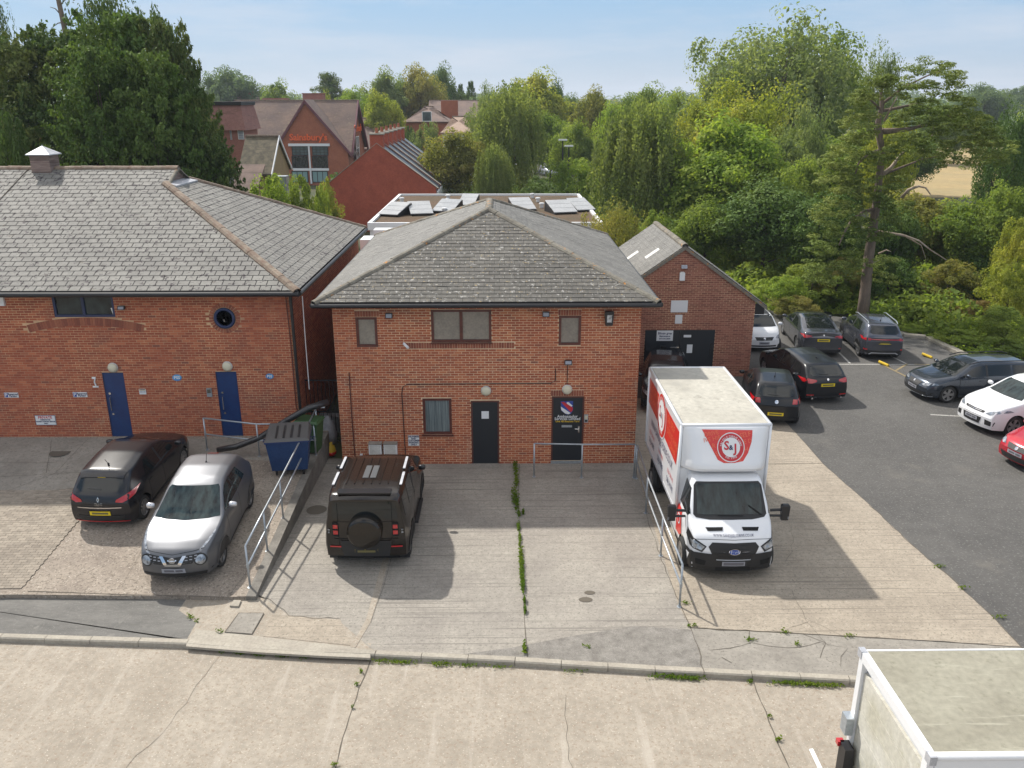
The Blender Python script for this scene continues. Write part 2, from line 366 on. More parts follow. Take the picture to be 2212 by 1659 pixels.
def ridge_tiles(parent, a, b, mat, r=.14, n=None, name='ridge_tile', drop=.05):
    """overlapping half-round tiles along a ridge or hip"""
    a = Vector(a); b = Vector(b); L_ = (b - a).length; n = n or max(2, round(L_ / .42)); d = (b - a) / n; t = d.normalized()
    side = t.cross(Vector((0, 0, 1))).normalized(); up = side.cross(t).normalized(); k = 7
    vs = []
    for e, rr, lift in ((-.004, r * 1.0, .003), (d.length - .006, r * 1.0, 0)):
        for i in range(k):
            q = PI * (-.08 + 1.16 * i / (k - 1)); vs.append(t * e + side * math.cos(q) * rr + up * (math.sin(q) * rr * .85 - drop + lift))
        for i in range(k):
            q = PI * (-.08 + 1.16 * i / (k - 1)); vs.append(t * e + side * math.cos(q) * (rr - .02) + up * (math.sin(q) * (rr - .03) * .85 - drop + lift))
    fs = [(i, i + 1, 2 * k + i + 1, 2 * k + i) for i in range(k - 1)] + [(i, k + i, k + i + 1, i + 1) for i in range(k - 1)] + [(2 * k + i, 2 * k + i + 1, 3 * k + i + 1, 3 * k + i) for i in range(k - 1)]
    fs += [(0, 2 * k, 3 * k, k), (k - 1, 2 * k - 1, 4 * k - 1, 3 * k - 1)]
    me = mesh(name, vs, fs, mat, False)
    for i in range(n):
        o = bpy.data.objects.new(name, me); C.objects.link(o); o.location = a + d * i + Vector((random.uniform(-.006, .006), 0, random.uniform(-.008, .008))); kid(o, parent)
def rect(p, q, Y):
    a = WY(p[0], p[1], Y); b = WY(q[0], q[1], Y); return (min(a.x, b.x), min(a.z, b.z), max(a.x, b.x), max(a.z, b.z))
def text(s, size, mat, M, name='lettering', parent=None, extr=0., align='CENTER', bend=None, world=True, sx=1., bold=0.):
    """lettering as a mesh; M maps text plane (x right, y up) to the place; bend=(radius) wraps it round a circle"""
    cu = bpy.data.curves.new('t', 'FONT'); cu.body = s; cu.size = size; cu.align_x = align; cu.align_y = 'CENTER'; cu.resolution_u = 2; cu.extrude = extr; cu.offset = bold
    t = bpy.data.objects.new('t', cu); C.objects.link(t); dg = bpy.context.evaluated_depsgraph_get()
    me = bpy.data.meshes.new_from_object(t.evaluated_get(dg)); bpy.data.objects.remove(t); bpy.data.curves.remove(cu)
    for v in me.vertices:
        x, y, z = v.co; x *= sx
        if bend:
            r = bend + (y if bend > 0 else y); a = x / abs(bend)
            x, y = (abs(bend) + y) * math.sin(a), (abs(bend) + y) * math.cos(a) if bend > 0 else 0
            if bend < 0:
                y0 = v.co.y; x, y = (abs(bend) - y0) * math.sin(a), -(abs(bend) - y0) * math.cos(a)
        v.co = M @ Vector((x, y, z))
    me.materials.clear(); me.materials.append(mat); me.update(); me.name = name
    return ob(name, me, parent, world)
def MF(x, y, z):
    """text plane facing the viewer (-Y) at a point"""
    return Matrix.Translation((x, y, z)) @ Matrix.Rotation(PI / 2, 4, 'X')
# ================================================================ GROUND
m_under_green = pm('leafy_ground', (.045, .06, .022), 1, col2=(.07, .065, .03), nscale=.5, bump=1, bscale=6, bdist=.1)  # leafy ground, dark green of its own
ZR = -.11
def sheet(name, pts, mat, z=0., t=.05, parent=None, fn=None):
    P = [(fn or (lambda a, b: G(a, b, z)))(a, b) if not isinstance(a, Vector) else a for a, b in pts]
    P = [p + Vector((0, 0, z if fn else 0)) for p in P]
    if sum(P[i].x * P[(i + 1) % len(P)].y - P[(i + 1) % len(P)].x * P[i].y for i in range(len(P))) < 0: P = P[::-1]
    n = len(P)
    o = MB().add(P + [p - Vector((0, 0, t)) for p in P], [tuple(range(n))] + [((i + 1) % n, i, n + i, n + (i + 1) % n) for i in range(n)]).build(name, mat, parent)
    return o
gr = MB(); NG = 36; vs = []
def terr(x, y):
    z = -.16
    if y > 300: z += 16 * (1 - math.exp(-((y - 300) / 1200.))) * (.5 + .5 * math.sin(x * .0011 + 1.2)) * (1 if x > 60 else .5)
    return z
xs = [-4000, -2500, -1500, -900, -500, -250, -120, -60, 0, 60, 120, 250, 500, 900, 1500, 2500, 4000]; ys = [-200, -60, 0, 60, 120, 200, 300, 420, 600, 850, 1200, 1700, 2400, 3400, 5000]
gr.add([(x, y, terr(x, y)) for y in ys for x in xs], [(j * len(xs) + i, j * len(xs) + i + 1, (j + 1) * len(xs) + i + 1, (j + 1) * len(xs) + i) for j in range(len(ys) - 1) for i in range(len(xs) - 1)])
struct(gr.build('ground', m_grass, smooth=True))
# dry meadow behind the pine
dry = MB().add([(p.x, p.y, -.1) for p in (G(1950, 425), G(2320, 425), G(2420, 318), G(1985, 318))], [(0, 1, 2, 3)]).build('field', m_dry); struct(dry, 'dry golden field behind the trees')
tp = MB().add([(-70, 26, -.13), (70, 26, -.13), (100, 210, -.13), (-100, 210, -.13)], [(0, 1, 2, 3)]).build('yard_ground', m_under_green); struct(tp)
KL = [(-260, 1381), (-120, 1385), (0, 1388), (195, 1394), (404, 1401), (560, 1414), (700, 1421), (810, 1425), (1112, 1440), (1415, 1459), (1520, 1464), (1835, 1481), (2300, 1510), (2700, 1536)]
KP = [G(a, b, ZR) for a, b in KL]
road = MB(); P = [Vector((KP[0].x - 30, KP[0].y, ZR))] + [Vector((p.x, p.y + .03, ZR)) for p in KP] + [Vector((KP[-1].x + 30, KP[-1].y, ZR)), Vector((50, -40, ZR)), Vector((-50, -40, ZR))]
road.add(P, [tuple(range(len(P)))[::-1]]); road = struct(road.build('road', m_conc), 'beige concrete service road in slabs')
def crack(name, pts, wd, parent, z, jag=.03, mat=m_dark, fn=None, seg=.25):
    P = [fn(a, b) if fn else G(a, b, z) for a, b in pts]; Q = []
    for i in range(len(P) - 1):
        n = max(1, int((P[i + 1] - P[i]).length / seg))
        for k in range(n): Q.append(P[i].lerp(P[i + 1], k / n))
    Q.append(P[-1]); vs = []; fs = []
    for i, p in enumerate(Q):
        t = Q[min(i + 1, len(Q) - 1)] - Q[max(i - 1, 0)]; s = Vector((-t.y, t.x, 0)).normalized(); j = random.uniform(-jag, jag); w2 = wd * .45 * random.uniform(.25, .65)
        vs += [p + s * (j - w2), p + s * (j + w2)]
        if i: fs.append((2 * i - 2, 2 * i, 2 * i + 1, 2 * i - 1))
    vs = [v + Vector((0, 0, .004)) for v in vs]
    me = mesh(name, vs, fs, mat); me.flip_normals() if me.polygons and me.polygons[0].normal.z < 0 else None
    return ob(name, me, parent)
for pts, wd, j in (([(800, 1427), (760, 1530), (722, 1665)], .05, .015), ([(1628, 1474), (1662, 1560), (1706, 1665)], .045, .015), ([(477, 1417), (430, 1480), (368, 1560), (272, 1662)], .016, .05),
                   ([(1228, 1500), (1221, 1570), (1237, 1665)], .016, .05), ([(1395, 1466), (1399, 1474)], .02, .01)):
    crack('joint' if wd > .03 else 'crack', pts, wd, road, ZR, j)
# kerb stones, one by one
kerb = thing('kerb', None, None, (0, 0, 0)); kerb['kind'] = 'structure'
def stones(name, parent, P, ln, wd, ztop, zbot, mat, gap=.012, dz=None, jit=.004):
    for i in range(len(P) - 1):
        d = P[i + 1] - P[i]; d.z = 0; L_ = d.length; n = max(1, round(L_ / ln)); d.normalize(); s = Vector((-d.y, d.x, 0)); st = L_ / n
        for k in range(n):
            a = P[i] + d * (k * st + gap / 2); b = P[i] + d * ((k + 1) * st - gap / 2); c = (a + b) / 2; h = (b - a).length / 2; j = random.uniform(-jit, jit); zt = ztop + j + (dz(c) if dz else 0)
            pr = [(0, zbot), (0, zt - .025), (.025, zt), (wd, zt), (wd, zbot)]
            key = (name, round(h, 2), round(zt, 3), round(zbot, 2)); me = MESHCACHE.get(key)
            if me is None:
                me = mesh(name, *(lambda m: (m.v, m.f))(MB().prism([(-h, y, z) for y, z in pr], (2 * h, 0, 0))), mat); MESHCACHE[key] = me
            o = bpy.data.objects.new(name, me); C.objects.link(o); o.location = (c.x, c.y + random.uniform(-jit, jit), 0); o.rotation_euler = (0, random.uniform(-.002, .002), math.atan2(d.y, d.x)); kid(o, parent)
stones('kerb_stone', kerb, KP, .915, .15, .012, ZR - .05, m_kerb)
KB = [(a, b) for a, b in zip([p[0] for p in KL], [0] * 20)]
kb = lambda i: (Vector((KP[i].x, KP[i].y + .15, 0)), 0)
sheet('path', [(-260, 1283), (20, 1280), (404, 1292), (386, 1318), (424, 1345), (402, 1384), kb(4), kb(3), kb(2), kb(1), kb(0)], m_asph2, 0.0)['kind'] = 'structure'
pad = struct(sheet('pavement', [(380, 1270), (552, 1287), (598, 1303), (626, 1322), (640, 1250), (830, 1250), (800, 1400), kb(7), kb(6), kb(5), kb(4), (402, 1384), (424, 1345), (386, 1318), (404, 1292)], m_conc, 0.001))
apron = struct(sheet('concrete_apron', [(680, 990), (1369, 996), (1467, 1310), (1493, 1357), (1512, 1400), kb(10), kb(9), kb(8), kb(7), (800, 1400), (735, 1343), (626, 1329), (560, 1285), (540, 1265), (690, 1000)], m_rib1, 0.004))
apron2 = struct(sheet('concrete_apron', [(1369, 1000), (1376, 860), (1650, 862), (1722, 938), (1777, 1001), (1879, 1091), (1989, 1194), (2050, 1245), (2160, 1348), (2206, 1397), (1900, 1377), (1493, 1355), (1467, 1310)], m_rib2, 0.008))
slab = struct(sheet('concrete_slab', [(1493, 1357), (1900, 1379), (2206, 1398), (2300, 1470), kb(12), kb(11), kb(10), (1512, 1400)], m_oldc, 0.006))
struct(sheet('carpark', [(Vector((6.0, 24, -.001)), 0), (Vector((8.6, KP[12].y + .2, -.001)), 0), (Vector((60, KP[13].y + .3, -.001)), 0), (Vector((60, 34, -.001)), 0), (2212, 800), (2081, 773), (2043, 754), (1999, 732), (1951, 727), (1860, 690), (1600, 660), (Vector((4.0, 42, -.001)), 0), (Vector((4.0, 24, -.001)), 0)], m_asph, -0.001), 'grey asphalt car park')
o = sheet('crumbled_edge', [(1000, 1413), (1110, 1398), (1230, 1375), (1370, 1352), (1494, 1360), (1512, 1400), (1518, 1448), (1415, 1441), (1114, 1420)], m_rough, 0.008, parent=apron)
o = sheet('strip', [(812, 1262), (832, 1190), (845, 1190), (826, 1262), (800, 1345), (768, 1398), (757, 1398), (790, 1340)], m_conc, 0.0095, parent=apron)
o = sheet('light_lip', [(404, 1383), (424, 1360), (465, 1363), (568, 1376), (757, 1397), (800, 1406), (800, 1421), (700, 1417), (560, 1409), (402, 1396)], m_kerb, .006, parent=pad)
o = sheet('ribbed_strip', [(590, 1328), (735, 1338), (757, 1394), (568, 1374)], m_rib2, .0075, parent=pad)
mh = tagit(sheet('drain_cover', [(486, 1365), (516, 1324), (570, 1324), (544, 1369)], m_oldc, .02), 'large square concrete inspection cover set in the pavement', 'drain cover')
crack('rim', [(486, 1365), (516, 1324), (570, 1324), (544, 1369), (486, 1365)], .03, mh, .021, 0)
tagit(sheet('paving_slab', [(496, 1308), (505, 1296), (521, 1296), (515, 1309)], m_kerb, .045), 'small loose square slab by the foot of the ramp', 'slab')
for pr, pts, wd, jg, zz in ((apron, [(1122, 1003), (1120, 1100), (1128, 1220), (1132, 1330), (1140, 1422)], .03, .01, .006), (apron, [(905, 1005), (870, 1110), (830, 1262), (800, 1345)], .018, .008, .011),
                            (apron, [(560, 1287), (600, 1305), (626, 1330), (735, 1338)], .03, .06, .008), (apron2, [(1493, 1357), (1700, 1366), (1900, 1378), (2206, 1397)], .03, .03, .010), (apron2, [(1395, 1110), (1430, 1210), (1480, 1330), (1512, 1400), (1519, 1452)], .035, .03, .010),
                            (apron2, [(1712, 1276), (1735, 1320), (1744, 1340), (1775, 1378), (1790, 1395)], .02, .05, .010), (apron2, [(1744, 1340), (1705, 1355), (1690, 1366)], .015, .05, .010), (apron2, [(1744, 1340), (1800, 1362), (1830, 1376)], .015, .05, .010),
                            (apron2, [(1700, 1125), (1715, 1160), (1708, 1190), (1700, 1215)], .015, .05, .010), (apron2, [(1560, 1003), (1777, 1001)], .05, .02, .010), (apron2, [(1720, 1145), (1930, 1143)], .014, .01, .010),
                            (slab, [(1533, 1403), (1580, 1402), (1620, 1385), (1700, 1400), (1770, 1385)], .03, .06, .008), (slab, [(1622, 1362), (1618, 1385), (1640, 1380)], .03, .03, .008), (slab, [(1558, 1420), (1580, 1432)], .03, .03, .008), (slab, [(1730, 1370), (1780, 1390), (1768, 1420)], .03, .05, .008), (slab, [(1770, 1385), (1830, 1400), (1815, 1440)], .02, .06, .008)):
    crack('joint' if wd >= .03 else 'crack', pts, wd, pr, zz, jg)
cvr = MB().lathe([(0, .012), (.27, .012), (.28, .008)], Matrix.Translation(G(684, 1102)), 24).build('manhole_cover', m_dark); tagit(cvr, 'round dark iron manhole cover beside the ramp wall', 'manhole cover')
cvr = MB().lathe([(.27, .010), (.31, .011), (.32, .008)], Matrix.Translation(G(684, 1102)), 24).build('rim', m_oldc, cvr)
# stains on the apron
for x, y, r in ((1265, 1296, .1), (1274, 1281, .08)): MB().lathe([(0, .0125), (r, .0125)], Matrix.Translation(G(x, y)) @ Matrix.Scale(1.6, 4, (1, 0, 0)), 10).build('stain', m_dark, apron)
# painted lines of the car park
def strip(name, a, b, wd, mat, z, parent=None):
    A = G(*a); B_ = G(*b); t = (B_ - A).normalized(); s = Vector((-t.y, t.x, 0)) * wd / 2; return MB().add([A - s + V(0, 0, z), B_ - s + V(0, 0, z), B_ + s + V(0, 0, z), A + s + V(0, 0, z)], [(0, 1, 2, 3)]).build(name, mat, parent)
m_wline = pm('worn_white_line', (.42, .41, .38), .8, spots=(30, .5, (.1, .1, .1), .15)); m_yline = pm('worn_yellow_line', (.25, .19, .09), .8, spots=(30, .5, (.1, .1, .1), .15))
for i, (a, b, m) in enumerate((((1690, 787), (1880, 787), m_wline), ((1880, 787), (2050, 788), m_wline), ((1755, 705), (1836, 785), m_wline), ((1822, 690), (1900, 757), m_wline), ((1900, 757), (1960, 787), m_wline), ((1900, 785), (1975, 822), m_yline), ((1933, 802), (1960, 786), m_yline), ((1975, 787), (2020, 788), m_yline), ((2010, 896), (2120, 902), m_wline))):
    struct(strip('line_marking', a, b, .09, m, .003 + .0007 * i))
crack('joint', [(1879, 1091), (1989, 1194), (2050, 1245), (2160, 1348), (2212, 1403)], .05, apron2, .0095, .03)
crack('joint', [(1650, 862), (1722, 938), (1777, 1001), (1879, 1091)], .03, apron2, .0095, .02)
kerb2 = thing('kerb', None, None, (0, 0, 0)); kerb2['kind'] = 'structure'
stones('kerb_stone', kerb2, [G(*p) for p in ((1925, 719), (1951, 727), (1999, 732), (2043, 754), (2081, 773), (2215, 800), (2330, 812))], 1.3, .28, .14, -.1, m_kerb, .03, jit=.02)
def small(name, lab, cat, px, z, parts):
    """parts: (name, MB in local coordinates, material)"""
    p = G(*px, z) if not isinstance(px, Vector) else px; t = thing(name, lab, cat, p)
    for n, mb, m in parts: mb.build(n, m, t, world=False)
    return t
for i, ((x, y), lab) in enumerate((((1909, 789), 'folded yellow parking post lying on the white line'), ((2003, 772), 'yellow parking post half hidden behind the grey estate car'), ((1691, 762), 'yellow parking post between the grey saloon and the black estate'))):
    small('parking_post', lab, 'parking post', (x, y), .0, [('post', MB().tube([(-.12, .22, .10), (.0, 0, .07), (.10, -.2, .05)], .06, 8), m_yel), ('base', MB().box(-.08, .12, 0, .08, .28, .07), m_black)])['group'] = 'yellow parking posts'
# ================================================================ RAISED LOT on the left
LB = .0865; LA = -1.313
def GL(px, py):
    d = ray(px, py); t = (LA - CAM_H) / (d.z - LB * d.y); return CAMP + d * t
def zl(y): return LA + LB * y
xr0 = GL(552, 1287); xr1 = GL(698, 957)
xr1 = xr0.lerp(xr1, (24.2 - xr0.y) / (xr1.y - xr0.y))
lot = MB(); top = [Vector((-26, 15.9, zl(15.9))), GL(30, 1284), GL(500, 1289), xr0, xr1, Vector((xr1.x, 24.3, zl(24.3))), Vector((-26, 24.3, zl(24.3)))]
n = len(top); lot.add(top + [Vector((p.x, p.y, -.3)) for p in top], [tuple(range(n))] + [((i + 1) % n, i, n + i, n + (i + 1) % n) for i in range(n)])
lot = struct(lot.build('raised_yard', m_agg), 'sloping raised parking yard of exposed aggregate')
LN = Vector((0, -LB, 1)).normalized()
def glo(h): return lambda a, b: GL(a, b) + Vector((0, 0, h))
sheet('concrete_strip', [(-300, 944), (665, 949), (640, 1000), (440, 985), (330, 985), (250, 1040), (100, 1062), (0, 1075), (-300, 1100)], m_oldc, 0, .02, lot, glo(.004))
for pts in ([(-200, 1000), (120, 1000)], [(0, 1030), (150, 1022), (215, 1022)], [(113, 950), (100, 1022)], [(190, 948), (120, 1022), (20, 1060)], [(440, 985), (430, 1010)]): crack('joint', pts, .025, lot, 0, .015, fn=glo(.006))
for pts, wd in (([(262, 1270), (300, 1200), (325, 1150)], .015), ([(495, 1288), (530, 1240), (600, 1090), (650, 985)], .02), ([(60, 1277), (250, 1284), (500, 1290)], .04)): crack('crack', pts, wd, lot, 0, .01, fn=glo(.006))
o = MB().lathe([(0, .012), (.30, .012)], Matrix.Translation(GL(130, 978)), 20).build('manhole_cover', m_dark); tagit(o, 'round manhole cover in front of the left blue door', 'manhole cover')
# pavers
O = Vector((-24, 16.0, zl(16.0) + .008)); U = V(1, 0, 0); W = V(0, 1, LB)
def uvl(px, py): p = GL(px, py) - O; return (p.x, p.dot(W.normalized()))
pp = [uvl(-330, 1275), uvl(48, 1272), uvl(168, 1129), uvl(225, 1060), uvl(-330, 1060)]
field('paver', lot, O, U, W, pp, m_paver, .1, .2, .007, .012, -.01, jit=.002)
# retaining wall along the ramp
def wallstrip(name, P, wd, h0, mat, parent=None):
    mb = MB(); n = len(P)
    for i in range(n - 1):
        a, b = P[i], P[i + 1]; t = (b - a); t.z = 0; t.normalize(); s = Vector((-t.y, t.x, 0)) * wd
        mb.add([a, b, b + s, a + s, V(a.x, a.y, h0), V(b.x, b.y, h0), V(b.x, b.y, h0) + V(s.x, s.y, 0), V(a.x, a.y, h0) + V(s.x, s.y, 0)], [(0, 1, 2, 3), (4, 7, 6, 5), (0, 4, 5, 1), (1, 5, 6, 2), (2, 6, 7, 3), (3, 7, 4, 0)])
    return mb.build(name, mat, parent)
m_rwall = pm('retaining_wall_concrete', (.22, .205, .18), .93, col2=(.13, .12, .105), nscale=2.5, spots=(25, .6, (.07, .062, .055), .1), bump=.6, bscale=60)
q0 = xr0 + V(.02, -.05, .02); q1 = xr1 + V(.02, 0, .02)
tagit(wallstrip('retaining_wall', [q0, q0.lerp(q1, .3), q0.lerp(q1, .65), q1], .22, -.1, m_rwall), 'low grey concrete retaining wall along the ramp edge', 'wall')
# ================================================================ BUILDINGS
def face3(parent, P, mat, piece='slate', gauge=.2, length=.3, singles=300, under=m_underroof, t=.12, U=None, **k):
    """roof plane through 3D points P (P0->P1 is the eave, seen left to right from outside)"""
    n = (U or (P[1] - P[0])).cross(P[2] - P[0]).normalized(); U = U or (P[1] - P[0]).normalized(); W = n.cross(U)
    poly = [((p - P[0]).dot(U), (p - P[0]).dot(W)) for p in P]
    plate('roof_underlay', P[0], U, W, poly, under, parent, t)
    field(piece, parent, P[0], U, W, poly, mat, gauge, length, k.pop('gap', .009), .02, .002, tilt=.012, singles=singles, jit=.003, vgap=.0, **k)
def window(parent, r, Y, mat, pane, cols=1, fr=.075, name='window', depth=.06, mullion=None, rows=1):
    x0, z0, x1, z1 = r; mb = MB(); y0, y1 = Y + .022, Y + depth + .03
    mb.box(x0, y0, z0, x1, y1, z0 + fr).box(x0, y0, z1 - fr, x1, y1, z1).box(x0, y0, z0 + fr, x0 + fr, y1, z1 - fr).box(x1 - fr, y0, z0 + fr, x1, y1, z1 - fr)
    for i in range(1, cols):
        c = x0 + (x1 - x0) * i / cols if mullion is None else mullion; mb.box(c - fr * .6, y0, z0 + fr, c + fr * .6, y1, z1 - fr)
    for i in range(1, rows):
        c = z0 + (z1 - z0) * i / rows; mb.box(x0 + fr, y0 + .004, c - fr * .3, x1 - fr, y1 - .004, c + fr * .3)
    w_ = mb.build(name, mat, parent)
    MB().box(x0 + fr * .5, Y + depth * .6 + .03, z0 + fr * .5, x1 - fr * .5, Y + depth * .6 + .06, z1 - fr * .5).build('pane', pane, w_)
    return w_
def soldiers(parent, x0, x1, z0, z1, Y, mat=None, w_=.075):
    n = max(1, round((x1 - x0) / w_)); d = (x1 - x0) / n
    for i in range(n): MB().box(x0 + d * i + .005, Y - .002, z0 + .005, x0 + d * (i + 1) - .005, Y + .03, z1 - .005).build('brick', mat or m_soldier, parent)
def gutter(parent, a, b, r=.065, mat=None):
    a = Vector(a); b = Vector(b); MB().tube([a, b], r, 10).build('gutter', mat or m_black, parent)
# ---- centre building
YC = G(1050, 1002).y; CX0 = G(741, 1003).x; CX1 = G(1369, 1000).x; YCB = YC + 11.7; ZE = 5.12; OV = .42
cb = thing('brick_building', 'red brick two storey unit with pyramid slate roof, three brown windows and two black doors', 'building', (CX0, YC, 0))
WX0, WX1, WX2, WX3, WX4 = [rect(a, b, YC) for a, b in (((767, 685.4), (817, 750)), ((930, 669), (1062, 739.5)), ((1207.6, 682), (1254.5, 746)), ((912, 861), (977, 938.5)), ((1016.7, 866), (1079, 1003)))]
D2 = rect((1192, 856.4), (1259, 995), YC)
sold = [rect((765, 672), (819, 684.5), YC), rect((1206, 669), (1256, 681.5), YC), rect((876, 740.5), (1111, 752.5), YC), rect((1190, 843), (1261, 855.5), YC)]
holes = [(h[0] - CX0, h[1], h[2] - CX0, h[3]) for h in (WX0, WX1, WX2, WX3, WX4, D2)]
CW = CX1 - CX0; poly = [(0, 0), (CW, 0), (CW, ZE + .02), (0, ZE + .02)]
plate('wall', V(CX0, YC + .012, 0), V(1, 0, 0), V(0, 0, 1), poly, m_mortar1, cb, .22, holes)
field('brick', cb, V(CX0, YC + .012, 0), V(1, 0, 0), V(0, 0, 1), poly, m_brick1, .075, .225, .015, .004, -.005, holes=holes + [(h[0] - CX0, h[1], h[2] - CX0, h[3]) for h in sold])
for s in sold: soldiers(cb, s[0], s[2], s[1], s[3], YC)
for nm, O, U in (('side_wall', V(CX0 + .012, YCB, 0), V(0, -1, 0)), ('side_wall', V(CX1 - .012, YC + .235, 0), V(0, 1, 0))):
    l = YCB - YC - .0; pl = [(0, 0), (l - .25, 0), (l - .25, ZE), (0, ZE)]
    plate(nm, O, U, V(0, 0, 1), pl, m_mortar1, cb, .22); field('brick', cb, O, U, V(0, 0, 1), pl, m_brick1, .075, .225, .015, .004, -.005, singles=0, stuffname='side_bricks')
MB().box(CX0 + .02, YCB - .2, 0, CX1 - .02, YCB, ZE).build('rear_wall', m_brick2, cb)
ex0, ex1, ey0, ey1 = CX0 - OV, CX1 + OV, YC - OV, YCB + OV; hw = (ex1 - ex0) / 2; AP = 2.0; xm = (ex0 + ex1) / 2; ZR0 = ZE + .06
A, B_, Cc, D_ = V(ex0, ey0, ZR0), V(ex1, ey0, ZR0), V(ex1, ey1, ZR0), V(ex0, ey1, ZR0); P1 = V(xm, ey0 + hw, ZR0 + AP); P2 = V(xm, ey1 - hw, ZR0 + AP)
face3(cb, [A, B_, P1], m_slate2, gauge=.195, length=.3); face3(cb, [B_, Cc, P2, P1], m_slate3, gauge=.195, length=.3, singles=300, gap=.012); face3(cb, [D_, A, P1, P2], m_slate3, gauge=.195, length=.3, singles=300, gap=.012)
face3(cb, [Cc, D_, P2], m_slate3, gauge=.4, length=.6, singles=0)
for a, b in ((A, P1), (B_, P1), (P1, P2), (Cc, P2), (D_, P2)): ridge_tiles(cb, a, b + V(0, 0, .02), m_ridge2, .13)
MB().box(ex0 + .03, ey0 + .03, ZE - .10, ex1 - .03, ey0 + .06, ZE + .02).box(ex0 + .03, ey0 + .06, ZE - .10, ex0 + .06, ey1, ZE + .02).box(ex1 - .06, ey0 + .06, ZE - .10, ex1 - .03, ey1, ZE + .02).build('fascia', m_black, cb)
MB().box(ex0 + .06, ey0 + .06, ZE - .06, ex1 - .06, YC, ZE - .04).box(ex0 + .06, YC, ZE - .06, CX0, ey1, ZE - .04).box(CX1, YC, ZE - .06, ex1 - .06, ey1, ZE - .04).build('soffit', m_black, cb)
gutter(cb, (ex0 - .05, ey0 - .04, ZE - .03), (ex1 + .05, ey0 - .04, ZE - .03)); gutter(cb, (ex0 - .05, ey0 - .02, ZE - .03), (ex0 - .05, ey1, ZE - .03)); gutter(cb, (ex1 + .05, ey0 - .02, ZE - .03), (ex1 + .05, ey1, ZE - .03))
window(cb, WX0, YC, m_brownf, m_blind); window(cb, WX1, YC, m_brownf, m_blind, 2, mullion=WY(996, 700, YC).x); window(cb, WX2, YC, m_brownf, m_blind); window(cb, WX3, YC, m_brownf, m_curtain)
MB().box(WX3[0] - .04, YC - .05, WX3[1] - .04, WX3[2] + .04, YC, WX3[1]).build('window_sill', m_brownf, cb); MB().box(WX1[0] - .02, YC - .05, WX1[1] - .03, WX1[2] + .02, YC, WX1[1]).build('window_sill', m_brownf, cb)
def door(parent, r, Y, mat, fmat, name='door', fr=.05):
    x0, z0, x1, z1 = r; z0 = max(z0, r[1])
    MB().box(x0, Y + .02, z0, x0 + fr, Y + .1, z1).box(x1 - fr, Y + .02, z0, x1, Y + .1, z1).box(x0 + fr, Y + .02, z1 - fr, x1 - fr, Y + .1, z1).build('door_frame', fmat, parent)
    return MB().box(x0 + fr, Y + .03, z0, x1 - fr, Y + .08, z1 - fr).build(name, mat, parent)
d1 = door(cb, (WX4[0], 0.01, WX4[2], WX4[3]), YC, m_blackp, m_brownf); d2 = door(cb, (D2[0], .09, D2[2], D2[3]), YC, m_blackp, m_brownf)
MB().box(D2[0], YC - .02, 0.01, D2[2], YC + .1, .09).build('threshold', m_galv, cb)
r = rect((1046 - 6, 889), (1056, 905), YC); MB().box(r[0], YC + .022, r[1], r[2], YC + .029, r[3]).build('notice', m_signw, d1)
# shield emblem, lettering, letter plate and handle on the right door
def pt(px, py, Y=None): q = WY(px, py, YC + .03 if Y is None else Y); return q
def flat(pts, Y, t=.006): return MB().prism([(a.x, Y, a.z) for a in pts], (0, -t, 0))
Z5 = lambda x, y: (727.6 + .3421 * x, 523.9 + .3421 * y)
def z5p(*ps): return [pt(*Z5(*p)) for p in ps]
flat(z5p((1414, 1003), (1492, 1001), (1490, 1060), (1478, 1082), (1450, 1086), (1418, 1062)), YC + .029).build('emblem', m_signb, d2)
flat(z5p((1416, 1008), (1434, 1005), (1490, 1042), (1488, 1060), (1478, 1072)), YC + .0225, .003).build('emblem', m_inkr, d2)
flat(z5p((1414, 1035), (1476, 1076), (1462, 1084), (1440, 1078), (1417, 1056)), YC + .0205, .003).build('emblem', m_signw, d2)
flat(z5p((1450, 1010), (1462, 1006), (1488, 1030), (1476, 1040), (1460, 1034)), YC + .0225, .0025).build('emblem', m_signw, d2)
for s, px, size in (('Ambassador', (1456, 1098), .13), ('Services Limited', (1456, 1113), .125), ('Unit 4B Beacons Yard', (1456, 1129), .085)):
    q = pt(*Z5(*px)); text(s, size, m_signw if size > .1 else m_yel, MF(q.x, YC + .026, q.z), parent=d2, sx=.95, bold=.002)
r = rect(Z5(1420, 1155), Z5(1485, 1168), YC); MB().box(r[0], YC + .015, r[1], r[2], YC + .03, r[3]).build('letter_plate', m_galv, d2)
q = pt(*Z5(1526, 1178)); MB().box(q.x - .02, YC + .012, q.z - .1, q.x + .03, YC + .03, q.z + .1).tube([(q.x, YC + .03, q.z + .02), (q.x, YC - .03, q.z + .02), (q.x - .12, YC - .03, q.z + .03)], .012, 6).build('handle', m_steel, d2)
def wall_lamp(px, Y, lab, r=.145):
    q = WY(*px, Y); t = thing('wall_lamp', lab, 'wall lamp', (q.x, Y, q.z), 'round bulkhead lamps above the doors'); M = Matrix.Rotation(PI / 2, 4, 'X')
    MB().lathe([(r, 0), (r + .01, .02), (r, .05)], M, 24).build('lamp_base', m_whited, t, True, False)
    MB().lathe([(r - .01, .05), (r * .95, .075), (r * .7, .1), (r * .3, .112), (0, .115)], M, 24).build('lamp_cover', m_cream, t, True, False)
wall_lamp((1050, 843.8), YC, 'round cream lamp above the plain black door of the centre building'); wall_lamp((1225, 841), YC, 'round cream lamp above the black door with lettering')
def pipe(name, lab, cat, pts, r, mat, Y=None, k=6, group=None):
    P = [WY(*p, Y) if len(p) == 2 else Vector(p) for p in pts]
    return tagit(MB().tube(P, r, k).build(name, mat), lab, cat, group)
